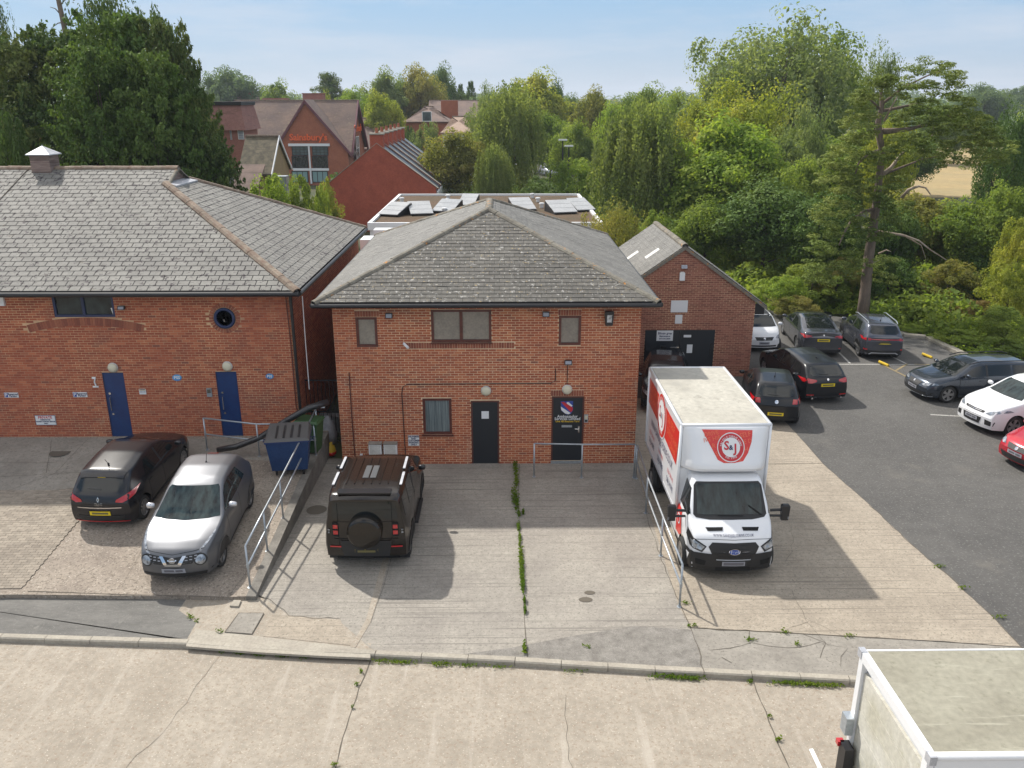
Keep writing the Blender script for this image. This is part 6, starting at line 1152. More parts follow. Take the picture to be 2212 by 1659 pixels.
# --- pink brick block
Y = 66.; a = WY(440, 221, Y); b = WY(536, 400, Y); t = thing('brick_building', 'pink brick block with a slatted window, half behind the big conifers', 'building', (b.x, Y, 0)); block(t, 'wall', m_fb3, [(a.x, Y), (b.x, Y), (b.x, Y + 4), (a.x, Y + 4)], a.z - 2)
MB().add([(a.x, Y - .3, a.z - 2), (b.x + .3, Y - .3, a.z - 2), (b.x + .3, Y + 4, a.z - 2), (a.x, Y + 4, a.z - 2), (a.x, Y + .1, a.z - .2), (b.x, Y + .1, a.z - .2), (b.x, Y + 3.6, a.z - .2), (a.x, Y + 3.6, a.z - .2)], [(0, 3, 2, 1), (4, 5, 6, 7), (0, 1, 5, 4), (1, 2, 6, 5), (2, 3, 7, 6), (3, 0, 4, 7)]).build('mansard_roof', pm('tile_pink', (.30, .15, .125), .88, col2=(.25, .12, .10), nscale=1, streak=(3, .56, (.2, .1, .08), .1, (.25, .25, 2.6))), t); MB().box(a.x, Y - .05, a.z - .2, b.x + .1, Y + 3.7, a.z + .05).build('roof_edge', m_trim, t)
for px0, px1, py0, py1 in ((512, 528, 268, 301), (496, 502, 278, 302), (494, 508, 383, 398)):
    a1, b1 = WY(px0, py0, Y), WY(px1, py1, Y); win3(t, (a1.x + b1.x) / 2, Y, (a1.z + b1.z) / 2, b1.x - a1.x, a1.z - b1.z, 'F', m_plg, m_whited, 1, 6 if px0 == 512 else 1)
# brick house peeking left of the conifers
Y = 75.; a = WY(-40, 235, Y); b = WY(38, 235, Y); t = thing('brick_building', 'brick house with white windows peeking out at the left edge behind the conifers', 'building', (b.x, Y, 0)); block(t, 'wall', m_fb, [(a.x, Y), (b.x, Y), (b.x, Y + 9), (a.x, Y + 9)], a.z)
for py in (262, 312): q = WY(28, py, Y); win3(t, q.x, Y, q.z, 1.6, 2.2, 'F')
# --- small house with mossy tiles
Yn = 60.; X = WY(582, 374, Yn).x; Yf = 65.6; ym = (Yn + Yf) / 2; zr_ = WY(595, 294, ym).z; ze_ = WY(583, 372, Yn).z; xl = WY(536, 300, ym).x
t = thing('house', 'small tan brick house with mossy tiles and white gable boards', 'house', (X, Yn, 0)); gable(t, xl, X, Yn, Yf, ze_, zr_, m_fb4, m_t3, 'X', .15)
for s in (Yn - .2, Yf + .2): MB().prism([(X + .16, ym, zr_ + .06), (X + .16, s, ze_ - .1), (X + .16, s, ze_ - .3), (X + .16, ym, zr_ - .14)], (.06, 0, 0)).build('gable_board', m_white, t)
o = MB().prism([(xl, Yn - 2.5, ze_ - 1.2), (X - .3, Yn - 2.5, ze_ - 1.2), (X - .3, Yn + .2, ze_ + .4), (xl, Yn + .2, ze_ + .4)], (0, 0, .12)).build('lean_to_roof', m_t2, t); MB().box(xl, Yn - 2.2, -.1, X - .5, Yn, ze_ - 1.1).build('wall', m_fb4, t)
for k in range(14): y = Yn - .1 + (ym - Yn) * k / 14
q = WY(608, 395, 56); tagit(MB().box(q.x - .42, 55.6, 0, q.x + .42, 56.4, q.z + .45).build('metal_cabinet', m_galv), 'grey metal cabinet between the tan house and the bushes', 'cabinet')
# --- crimson terrace with chimneys, gable end towards us
Yt = 72.; pL, pR, pT = WY(699, 407, Yt), WY(942, 404, Yt), WY(814, 310, Yt); ex_ = (pL.x + pR.x) / 2
t = thing('terrace', 'crimson brick terrace seen end on with six chimneys and blue slate strips', 'terrace', (ex_, Yt, 0)); ze_ = pL.z; zt_ = pT.z; n = 6; stp = 3.1; x0, x1 = pL.x, pR.x; xc = WY(813, 300, Yt).x
MB().prism([(x0, Yt, -.1), (x1, Yt, -.1), (x1, Yt, ze_), (xc, Yt, zt_), (x0, Yt, ze_)], (0, .3, 0)).build('gable_wall', m_fb2, t)
block(t, 'wall', m_fb2, [(x0 + .05, Yt + .3), (x1 - .05, Yt + .3), (x1 - .05, Yt + n * stp), (x0 + .05, Yt + n * stp)], ze_ - .3)
for i in range(n):
    y = Yt + i * stp; zz = .0
    MB().prism([(x1 - .0, y + .35, ze_ - .1), (x1, y + stp, ze_ - .1), (xc, y + stp, zt_ - .1), (xc, y + .35, zt_ - .1)], (0, 0, -.2)).prism([(xc, y + .35, zt_ - .1), (xc, y + stp, zt_ - .1), (x0, y + stp, ze_ - .1), (x0, y + .35, ze_ - .1)], (0, 0, -.2)).build('roof', m_blue, t)
    MB().prism([(xc, y - .02, zt_ - .05), (x1 + .15, y - .02, ze_ - .1), (x1 + .15, y - .02, ze_ - .04), (xc, y - .02, zt_ + .01)], (0, .36, 0)).prism([(xc, y - .02, zt_ + .01), (x0 - .15, y - .02, ze_ - .04), (x0 - .15, y - .02, ze_ - .1), (xc, y - .02, zt_ - .05)], (0, .42, 0)).build('party_wall', m_fb2, t)
    MB().prism([(xc, y - .06, zt_ + .01), (x1 + .2, y - .06, ze_ - .04), (x1 + .2, y - .06, ze_ + .01), (xc, y - .06, zt_ + .06)], (0, .42, 0)).prism([(xc, y - .06, zt_ + .06), (x0 - .2, y - .06, ze_ + .01), (x0 - .2, y - .06, ze_ - .04), (xc, y - .06, zt_ + .01)], (0, .42, 0)).build('coping', m_kerb, t)
    zc = WY(814, 291, Yt).z; c = MB().box(xc - .55, y - .03, zt_ - .9, xc + .55, y + .75, zc).build('chimney', m_fb2, t); MB().box(xc - .62, y - .1, zc, xc + .62, y + .82, zc + .12).build('chimney_cap', m_kerb, c)
    MB().lathe([(.14, zc + .12), (.12, zc + .5), (.15, zc + .52)], Matrix.Translation((xc, y + .36, 0)), 10).build('chimney_pot', m_fb, c)
    MB().box(x1 + .0, y + .4, ze_ - 1.1, x1 + .14, y + stp - .1, ze_ - .35).build('soffit_board', m_white, t); win3(t, x1 - .04, y + 1.6, 1.6, 1.6, 1.4, 'R', m_glassd, m_white)
# --- flat roofed building with solar panels
zf = 4.3; c = [G(848, 421, zf), G(1248, 416, zf), G(1302, 476, zf), G(803, 486, zf)]; fx0 = (c[0].x + c[3].x) / 2; fx1 = (c[1].x + c[2].x) / 2; fy0 = (c[2].y + c[3].y) / 2; fy1 = (c[0].y + c[1].y) / 2
t = thing('flat_roofed_building', 'flat roofed white building with a brown sedum roof', 'building', (fx0, fy0, 0)); MB().box(fx0 + .1, fy0 + .1, 0, fx1 - .1, fy1 - .1, zf - .25).build('wall', m_signw, t)
m_sed = pm('sedum_roof', (.105, .062, .034), 1, col2=(.07, .05, .026), nscale=.6, spots=(6, .58, (.16, .10, .06), .15), spots2=(3, .62, (.06, .065, .025), .15), bump=1, bscale=25, bdist=.03); MB().box(fx0 + .2, fy0 + .2, zf - .25, fx1 - .2, fy1 - .2, zf - .12).build('sedum', m_sed, t)
MB().box(fx0, fy0, zf - .4, fx1, fy0 + .2, zf).box(fx0, fy1 - .2, zf - .4, fx1, fy1, zf).box(fx0, fy0 + .2, zf - .4, fx0 + .2, fy1 - .2, zf).box(fx1 - .2, fy0 + .2, zf - .4, fx1, fy1 - .2, zf).build('parapet', m_white, t)
for px in (640, 645): pass
for i, (px, py) in enumerate(((968, 427), (965, 436), (962, 447), (960, 456), (1150, 424), (1162, 433), (1170, 445), (868, 433), (1192, 448))):
    q = G(px, py, zf); MB().lathe([(.12, -.1), (.12, .12), (.18, .13), (.15, .2), (0, .22)], Matrix.Translation(q), 10).build('roof_vent', m_signw, t)
m_pan = pm('solar_panel_glass', (.36, .37, .38), .3, coat=.3, col2=(.30, .31, .32), nscale=1)
for i, (px, py, rz, w_, lab) in enumerate(((853, 460, -22, .95, 'leftmost solar panel, seen almost edge on'), (908, 458, 12, 1, 'second solar panel from the left on the sedum roof'), (966, 453, -18, 1, 'third solar panel from the left, cut by the slate roof'), (1012, 440, -10, .8, 'solar panel sliver left of the slate roof peak'), (1128, 449, 14, 1., 'solar panel just right of the slate roof peak'), (1212, 455, 16, 1.1, 'large pale solar panel right of the slate roof'), (1254, 450, 20, .9, 'rightmost solar panel beside the white parapet'))):
    q = G(px, py, zf); s_ = thing('solar_panel', lab, 'solar panel', (q.x, q.y, zf - .12), 'solar panels on the flat roof', rz=R(rz)); tl = R(17); w_ *= .78
    for k in range(3): y0 = -.9 + k * .60; y1 = y0 + .57; MB().prism([(-.85 * w_, y0 * math.cos(tl), .38 + y0 * math.sin(tl)), (.85 * w_, y0 * math.cos(tl), .38 + y0 * math.sin(tl)), (.85 * w_, y1 * math.cos(tl), .38 + y1 * math.sin(tl)), (-.85 * w_, y1 * math.cos(tl), .38 + y1 * math.sin(tl))], (0, 0, .04)).build('panel', m_pan, s_, world=False)
    MB().prism([(-.8 * w_, -.8, 0), (-.8 * w_, 1.1, 0), (-.8 * w_, 1., .62), (-.8 * w_, -.8, .1)], (.05, 0, 0)).build('side_frame', m_trim, s_, world=False); MB().prism([(.75 * w_, -.8, 0), (.75 * w_, 1.1, 0), (.75 * w_, 1., .62), (.75 * w_, -.8, .1)], (.05, 0, 0)).build('side_frame', m_trim, s_, world=False)
q0_, q1_ = WY(806, 497, 41.6), WY(880, 520, 41.6); t = thing('canopy', 'white flat canopy and wall panel between the slate roofs', 'canopy', (q0_.x, 40, 0)); MB().box(q0_.x, 41.6, 2.6, q1_.x + 1, 42.4, q0_.z).build('roof', m_white, t); q2 = WY(782, 518, 37.6); MB().box(q2.x - .1, 37.6, 2.4, q2.x + .9, 38.8, q2.z).build('panel', m_signw, t)
# --- houses on the right of the supermarket
t, x0, x1, ze_, zr_ = wing('brick house with a hipped brown roof and a small white dormer', 874, 968, 230, 261, 138, m_t2, m_fb, 11, 'house', hip=4.5); q = WY(922, 256, 137.4); win3(t, q.x, 137.6, q.z + .3, 1.5, 1.5, 'F')
t, x0, x1, ze_, zr_ = wing('long brown roofed house with a tall brick chimney', 926, 1073, 217, 252, 158, m_t2, m_fb, 12, 'house'); q = WY(971, 217, 150); MB().box(q.x - 1.4, 149, 0, q.x + 1.4, 151, q.z).build('chimney', m_fb, t)
t, x0, x1, ze_, zr_ = wing('white walled house with a pale brown roof behind the willow', 956, 1020, 252, 284, 108, pm('tile_pale', (.36, .26, .20), .9, col2=(.30, .21, .16), nscale=1), m_signw, 9, 'house', hip=3)
q = G(1216, 365); 
for px, y0_, y1_, lab in ((1216, 304, 372, 'taller lamp post with white heads above the far car park'), (1229, 317, 368, 'shorter lamp post behind the taller one')):
    Y = 92.; q = WY(px, y0_, Y); t = thing('street_lamp', lab, 'street lamp', (q.x, Y, 0), 'far car park lamps'); MB().tube([(0, 0, 0), (0, 0, q.z)], .08, 6).build('pole', m_trim, t, world=False); MB().box(-.45, -.2, q.z, .45, .2, q.z + .16).build('lamp_head', m_signw, t, world=False)
# distant parked cars: body and windows
mini = None
mp_ = [paint('far_paint_pale', (.45, .48, .55), .3), paint('far_paint_navy', (.05, .07, .12), .3), p_white, p_grey, p_silver, p_black]
sh = Shell(4.1, 1.75, HATCH['top'][:-1] + [(4.1, .52)], HATCH['belt'], (.62, 3.21), .31)
for i, (px, py, k, rz, lab) in enumerate(((1184, 378, 0, 20, 'pale blue car in the far car park, nearest the willow'), (1194, 368, 2, 20, 'white car behind the pale blue one in the far car park'), (1201, 358, 3, 15, 'dark grey car under the lamp post in the far car park'), (1180, 356, 1, 25, 'navy car at the back of the far car park'), (1212, 352, 5, 15, 'black car half behind the lamp post in the far car park'), (1290, 356, 2, 40, 'white car glimpsed right of the round green bush'), (1112, 372, 2, 10, 'white car glimpsed behind the willow'))):
    q = G(px, py); t = thing('parked_car', lab, 'car', (q.x, q.y, 0), 'cars in the far car park', rz=R(-90 + rz))
    if i == 0:
        bd = mesh('body', sh.v, sh.f, mp_[k], True)
    o = ob('body', bd if i == 0 else bd.copy(), t, False); o.data.materials.clear(); o.data.materials.append(mp_[k])
    if i == 0: ws = MB().add([sh.hit(y, z, 'F', .02) for y, z in ((-.62, 1.0), (.62, 1.0), (.52, 1.33), (-.52, 1.33))], [(0, 1, 2, 3)]).build('windscreen', m_cglass2, t, world=False); wsm = ws.data
    else: ob('windscreen', wsm, t, False)
# ================================================================ TREES AND PLANTS
rs = np.random.RandomState(11)
def leafmat(name, c1, c2, c3, trans=.48, obj=.5, nz=.35):
    m = bpy.data.materials.new(name); m.use_nodes = True; nt = m.node_tree; N = nt.nodes.new; L = nt.links.new; B = nt.nodes['Principled BSDF']
    B.inputs['Roughness'].default_value = .7; B.inputs['Specular IOR Level'].default_value = .15
    g = N('ShaderNodeNewGeometry'); ri = g.outputs['Random Per Island']; r = N('ShaderNodeValToRGB'); e = r.color_ramp.elements
    e[0].color = (*c1, 1); e[1].color = (*c3, 1); q = e.new(.5); q.color = (*c2, 1)
    n = N('ShaderNodeTexNoise'); n.inputs['Scale'].default_value = nz; n.inputs['Detail'].default_value = 3; L(g.outputs['Position'], n.inputs[0])
    oi = N('ShaderNodeObjectInfo'); a = N('ShaderNodeMath'); a.operation = 'MULTIPLY_ADD'; L(ri, a.inputs[0]); a.inputs[1].default_value = .45; mr = N('ShaderNodeMapRange'); L(n.outputs[0], mr.inputs[0])
    for i, v in enumerate((.3, .7, -.1, .6)): mr.inputs[i + 1].default_value = v
    L(mr.outputs[0], a.inputs[2]); b = N('ShaderNodeMath'); b.operation = 'MULTIPLY_ADD'; L(oi.outputs['Random'], b.inputs[0]); b.inputs[1].default_value = obj * .5; L(a.outputs[0], b.inputs[2]); L(b.outputs[0], r.inputs[0])
    L(r.outputs[0], B.inputs['Base Color']); T = N('ShaderNodeBsdfTranslucent'); X = N('ShaderNodeMixShader'); X.inputs[0].default_value = trans
    mm = N('ShaderNodeMix'); mm.data_type = 'RGBA'; mm.blend_type = 'MULTIPLY'; mm.inputs[0].default_value = 1; L(r.outputs[0], mm.inputs[6]); mm.inputs[7].default_value = (1.5, 1.5, .7, 1); L(mm.outputs[2], T.inputs[0])
    L(B.outputs[0], X.inputs[1]); L(T.outputs[0], X.inputs[2]); L(X.outputs[0], nt.nodes['Material Output'].inputs[0]); return m
LM = dict(mid=leafmat('leaves_mid_green', (0.092, 0.149, 0.029), (0.156, 0.221, 0.049), (0.255, 0.306, 0.068)), bright=leafmat('leaves_bright_green', (0.120, 0.202, 0.031), (0.191, 0.279, 0.047), (0.297, 0.358, 0.074)),
          yellow=leafmat('leaves_yellow_green', (0.156, 0.202, 0.035), (0.248, 0.286, 0.049), (0.396, 0.377, 0.081)), olive=leafmat('leaves_olive', (0.120, 0.137, 0.035), (0.198, 0.207, 0.056), (0.312, 0.272, 0.093)),
          dark=leafmat('leaves_dark_green', (0.054, 0.101, 0.025), (0.092, 0.154, 0.037), (0.149, 0.207, 0.056), .25), conifer=leafmat('needles_dark', (.048, .086, .026), (.085, .135, .038), (.19, .215, .065), .18),
          blue=leafmat('leaves_grey_green', (0.106, 0.156, 0.056), (0.170, 0.221, 0.086), (0.269, 0.306, 0.136)), willow=leafmat('leaves_willow', (0.099, 0.142, 0.045), (0.170, 0.214, 0.072), (0.255, 0.286, 0.105)), pine=leafmat('needles_pine', (.075, .12, .026), (.15, .20, .045), (.27, .30, .085), .2),
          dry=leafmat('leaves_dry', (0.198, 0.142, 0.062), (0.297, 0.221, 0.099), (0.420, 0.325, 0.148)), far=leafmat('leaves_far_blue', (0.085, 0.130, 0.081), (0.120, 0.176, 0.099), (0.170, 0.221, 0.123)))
m_bark = pm('bark', (.11, .085, .065), .95, col2=(.07, .05, .04), nscale=3, stretch=(3, 3, .5), bump=.8, bscale=20, bdist=.03); m_barkp = pm('bark_pine', (.25, .185, .14), .95, col2=(.16, .125, .10), nscale=3, stretch=(3, 3, .5), bump=1, bscale=18, bdist=.04); m_dead = pm('dead_wood', (.40, .33, .26), .9, col2=(.30, .22, .16), nscale=4)
def leaves(name, Cn, Nr, size, mat, asp=.55, parent=None, world=False, T=None):
    n = len(Cn); Nr = Nr / (np.linalg.norm(Nr, axis=1, keepdims=True) + 1e-9); r = rs.normal(size=(n, 3)) if T is None else T; t = np.cross(Nr, r) if T is None else T - Nr * (T * Nr).sum(1, keepdims=True)
    t /= np.linalg.norm(t, axis=1, keepdims=True) + 1e-9; b = np.cross(Nr, t); s = size.reshape(-1, 1) if hasattr(size, 'reshape') else size
    v = np.stack([Cn + t * s, Cn + b * s * asp + Nr * s * .12, Cn - t * s, Cn - b * s * asp + Nr * s * .12], 1).reshape(-1, 3).astype(np.float32)
    me = bpy.data.meshes.new(name); me.vertices.add(4 * n); me.vertices.foreach_set('co', v.ravel()); me.loops.add(4 * n); me.loops.foreach_set('vertex_index', np.arange(4 * n, dtype=np.int32))
    me.polygons.add(n); me.polygons.foreach_set('loop_start', np.arange(0, 4 * n, 4, dtype=np.int32)); me.polygons.foreach_set('loop_total', np.full(n, 4, np.int32)); me.materials.append(mat); me.update(calc_edges=True)
    return me
def rdir(n, up=0.): d = rs.normal(size=(n, 3)); d[:, 2] += up; return d / np.linalg.norm(d, axis=1, keepdims=True)
def blobs_leaves(bl, per, size, jit=.5, up=.35):
    """bl: (n,6) centre and radii"""
    n = len(bl); d = rdir(n * per).reshape(n, per, 3); rr = rs.uniform(.55, 1.08, (n, per, 1)) ** .6; c = bl[:, None, :3] + d * rr * bl[:, None, 3:6]
    nn = d / bl[:, None, 3:6] * bl[:, None, 3:4] + rs.normal(size=(n, per, 3)) * jit; nn[..., 2] += up; return c.reshape(-1, 3), nn.reshape(-1, 3), size * rs.uniform(.6, 1.25, n * per)
PROTO = {}
def proto(kind, var):
    """crown and trunk in a unit tree: height 1, crown radius about .5 (scaled to the place)"""
    k = (kind, var)
    if k in PROTO: return PROTO[k]
    lim = []
    if kind in ('round', 'airy', 'bush'):
        n = {'round': 105, 'airy': 110, 'bush': 70}[kind]; d = rdir(n, .25); rad = rs.uniform(.5, 1.0, (n, 1)); z0, hz = {'round': (.60, .40), 'airy': (.60, .41), 'bush': (.40, .58)}[kind]
        lump = 1 + .24 * np.sin(d[:, :1] * 5 + var * 2.1) * np.cos(d[:, 1:2] * 4 + var) + .08 * rs.normal(size=(n, 1)); c = d * rad * lump * np.array([.42, .42, hz - .07]) + np.array([0, 0, z0]); br = rs.uniform(.055, .16, (n, 1)) * (.8 if kind == 'airy' else 1.0)
        bl = np.hstack([c, br, br, br * (.85 if kind != 'airy' else 1.2)]); per = {'round': 210, 'airy': 170, 'bush': 220}[kind]; C_, N_, S_ = blobs_leaves(bl, per, .0165 if kind != 'airy' else .013); lim = c[::9]
        if kind == 'airy':
            keep = rs.rand(len(C_)) < .85; C_, N_, S_ = C_[keep], N_[keep], S_[keep]
    elif kind == 'weep':
        n = 620; d = rdir(n, .5); c = d * rs.uniform(.5, 1.0, (n, 1)) * np.array([.40, .40, .36]) + np.array([0, 0, .60]); cs = []; ns = []; ss = []
        for p in c:
            ln = rs.uniform(.12, .38); m = int(26 + ln * 50); t = np.linspace(0, 1, m)[:, None]; o = np.array([p[0], p[1], 0]); o /= np.linalg.norm(o) + 1e-6
            q = p + o * t * .05 + np.array([0, 0, -1]) * t * ln + rs.normal(size=(m, 3)) * .010; q = q[q[:, 2] > .04]; cs.append(q); ns.append(o + rs.normal(size=(len(q), 3)) * .6)
        C_ = np.vstack(cs); N_ = np.vstack(ns); S_ = .0150 * rs.uniform(.6, 1.2, len(C_)); lim = c[::60]
    elif kind == 'conifer':
        n = 420; z = rs.uniform(.03, .97, n); a = rs.uniform(0, 2 * PI, n); R_ = .46 * np.clip((1.02 - z) * 2.6, 0, 1) ** .65 * rs.uniform(.5, 1.0, n); c = np.stack([R_ * np.cos(a), R_ * np.sin(a), z], 1); rad = rs.uniform(.05, .085, n)
        cs = []; ns = []
        for p, r_, aa in zip(c, rad, a):
            o = np.array([math.cos(aa), math.sin(aa), .35]); m = 75; t = rs.rand(m, 1) ** .7; q = p + o * (t - .3) * r_ * 2.1 + rs.normal(size=(m, 3)) * r_ * .5 * (1.15 - t) * np.array([1, 1, .55]); cs.append(q); ns.append(o * .3 + np.array([0, 0, .8]) + rs.normal(size=(m, 3)) * .5)
        C_ = np.vstack(cs); N_ = np.vstack(ns); S_ = .0135 * rs.uniform(.6, 1.3, len(C_)); lim = c[::60]
    elif kind == 'cedar':
        bl = []
        for i in range(9):
            z = .66 + .04 * i; w_ = .45 * (1 - .085 * i) * rs.uniform(.75, 1.1)
            for k_ in range(7): a = rs.uniform(0, 2 * PI); r_ = w_ * rs.uniform(.2, .95); bl.append((r_ * math.cos(a), r_ * math.sin(a), z + rs.uniform(-.03, .03), .10, .10, .035))
        C_, N_, S_ = blobs_leaves(np.array(bl), 130, .016, .3, .8); lim = np.array(bl)[::6, :3]
    zt_ = np.percentile(C_[:, 2], 99.6); C_[:, 2] = np.maximum(C_[:, 2] / zt_, .015); C_[:, :2] *= .46 / np.percentile(np.linalg.norm(C_[:, :2], axis=1), 97)
    me = leaves('crown', C_, N_, S_, LM['mid'])
    tr_ = MB(); H = .6 if kind != 'cedar' else .9; tr_.tube([(0, 0, -.02), (.006, .004, H * .35), (-.004, .01, H * .7), (0, 0, H)], [.028, .021, .014, .006], 7)
    for p in lim: b0 = V(0, 0, min(.5, p[2] * .55)); tr_.tube([b0, b0.lerp(Vector(p), .5) + V(0, 0, -.01), Vector(p)], [.011, .007, .003], 5)
    tm = mesh('trunk', tr_.v, tr_.f, m_bark, True); PROTO[k] = (me, tm); return PROTO[k]
CROWNS = {}
def tree(lab, cx, top, wpx, Y, kind='round', col='mid', base=0., grp=None, name='tree', cat='tree', hfac=1., dep=1.):
    q = WY(cx, top, Y); zc = Y * math.cos(PITCH) + (CAM_H - q.z / 2) * math.sin(PITCH); R_ = wpx * zc / FPX; H = (q.z - base) * 1.02; var = int(rs.randint(2)); me, tm = proto(kind, var)
    t = thing(name, lab, cat, (q.x, Y, base), grp, rz=rs.uniform(0, 6.28)); key = (me.name, col); cm = CROWNS.get(key)
    if cm is None:
        cm = me if not [k for k in CROWNS if k[0] == me.name] else me.copy(); key0 = (me.name, col); cm.materials.clear(); cm.materials.append(LM[col]); CROWNS[key0] = cm
    c = ob('crown', cm, t, False); u = ob('trunk', tm, t, False)
    c.scale = (R_ / .92, R_ / .92 * dep, H); u.scale = (max(R_, H * .45) * .8, max(R_, H * .45) * .8, H); return t
# conifers behind the left building
GC = 'tall dark conifers behind the left building'
for a in (('darkest conifer at the far left edge behind the roof vent', 5, 92, 300, 45), ('broad conifer with yellowed tips behind the roof vent', 110, 78, 300, 46.5), ('tallest conifer of the dense group, left of its middle', 215, 50, 320, 44), ('olive tinted conifer in the middle of the dense group', 305, 58, 300, 46), ('conifer at the right end of the dense group with ragged side', 368, 68, 190, 45), ('low spreading conifer bough right of the dense group', 398, 190, 160, 43), ('short dark conifer filling the foot of the dense group', 448, 292, 180, 42.5)):
    tree(*a, 'conifer', 'conifer' if a[1] != 215 else 'dark', grp=GC, dep=.8)
tree('ivy covered tree with pale tips inside the conifer group', 205, 120, 230, 41.5, 'conifer', 'dark', base=2., grp=GC); tree('yellow tipped ivy clad tree right of the middle of the conifer group', 318, 128, 210, 41.5, 'conifer', 'dark', base=2., grp=GC); tree('low dark shrub left of the roof vent', 25, 262, 120, 41.5, 'bush', 'dark', name='shrub', cat='shrub')
tree('tall loose dark tree rising above the conifer group', 235, -45, 170, 56, 'airy', 'conifer'); tree('dark feathery tree top at the upper left edge', -15, 20, 90, 56, 'airy', 'conifer')
q0_ = WY(150, 110, 55); q1_ = WY(122, -20, 55); tb = MB().tube([(q0_.x + .3, 55, 0), q0_, q1_, q1_ + V(-.3, 0, 2)], [.25, .17, .13, .08], 7)
for px, py, qx, qy in ((128, 15, 150, -5), (130, 30, 108, 15), (140, 60, 165, 20), (138, 48, 112, 60)): tb.tube([WY(px, py, 55), WY((px + qx) / 2, (py + qy) / 2 - 4, 55), WY(qx, qy, 55)], [.05, .03, .015], 5)
dtr = thing('bare_tree', 'thin bare trunk rising out of the conifers against the sky', 'tree', (q0_.x, 55, 0)); tb.build('trunk', m_barkp, dtr, True)
for a in (('light green bush just behind the slate roof, left of the crimson terrace', 585, 384, 130, 50, 'bush', 'bright'), ('taller mid green bush against the crimson gable', 650, 386, 90, 51, 'bush', 'mid'), ('small bright bush at the foot of the supermarket windows', 705, 390, 60, 66, 'bush', 'yellow'), ('round bush touching the crimson wall low down', 690, 405, 50, 50, 'bush', 'mid'), ('grey green bush in front of the brick house with the hipped roof', 925, 268, 75, 112, 'bush', 'blue'), ('dark clipped bush left of the grey green bush', 885, 276, 40, 114, 'bush', 'dark')): tree(*a[:5], a[5], a[6], name='shrub', cat='shrub')
GT = 'trees beyond the roofs'
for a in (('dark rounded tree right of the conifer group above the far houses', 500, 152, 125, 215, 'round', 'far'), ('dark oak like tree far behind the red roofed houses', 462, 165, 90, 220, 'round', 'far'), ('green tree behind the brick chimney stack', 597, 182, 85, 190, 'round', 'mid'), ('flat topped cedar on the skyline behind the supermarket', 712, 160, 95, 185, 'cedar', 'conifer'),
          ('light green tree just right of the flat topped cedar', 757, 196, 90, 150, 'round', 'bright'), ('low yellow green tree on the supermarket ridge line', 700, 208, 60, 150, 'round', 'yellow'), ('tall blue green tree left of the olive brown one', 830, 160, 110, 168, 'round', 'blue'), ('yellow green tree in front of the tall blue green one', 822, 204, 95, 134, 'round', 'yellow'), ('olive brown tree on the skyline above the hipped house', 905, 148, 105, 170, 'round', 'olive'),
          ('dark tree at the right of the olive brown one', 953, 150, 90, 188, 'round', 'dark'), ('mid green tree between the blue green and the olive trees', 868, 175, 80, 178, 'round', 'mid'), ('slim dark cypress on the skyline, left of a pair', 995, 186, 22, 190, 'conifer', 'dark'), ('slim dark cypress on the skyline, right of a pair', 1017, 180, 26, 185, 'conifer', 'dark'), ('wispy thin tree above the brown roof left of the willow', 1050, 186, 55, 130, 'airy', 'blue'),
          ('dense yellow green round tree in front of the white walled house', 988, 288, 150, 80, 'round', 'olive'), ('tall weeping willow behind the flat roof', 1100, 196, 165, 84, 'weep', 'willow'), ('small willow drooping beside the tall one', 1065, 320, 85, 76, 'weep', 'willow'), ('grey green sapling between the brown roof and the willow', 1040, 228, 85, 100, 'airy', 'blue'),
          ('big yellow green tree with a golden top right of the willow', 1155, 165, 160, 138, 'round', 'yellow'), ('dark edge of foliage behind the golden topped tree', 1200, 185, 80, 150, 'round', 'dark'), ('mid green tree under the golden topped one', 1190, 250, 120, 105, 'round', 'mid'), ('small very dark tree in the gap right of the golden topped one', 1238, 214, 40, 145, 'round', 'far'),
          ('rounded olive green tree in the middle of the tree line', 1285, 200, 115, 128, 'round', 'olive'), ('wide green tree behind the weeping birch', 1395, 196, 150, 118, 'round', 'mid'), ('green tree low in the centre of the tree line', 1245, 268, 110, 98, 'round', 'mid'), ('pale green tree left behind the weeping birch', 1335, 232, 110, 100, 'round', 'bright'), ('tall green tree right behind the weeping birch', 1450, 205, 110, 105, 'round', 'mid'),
          ('bright round bush beside the far car park', 1250, 345, 120, 80, 'bush', 'bright'), ('dark bush between the willow and the bright round bush', 1170, 385, 110, 76, 'bush', 'dark'), ('dark shrub right of the bright round bush', 1300, 330, 80, 84, 'bush', 'dark')): tree(*a, grp=GT)
GR_ = 'trees behind the gabled unit'
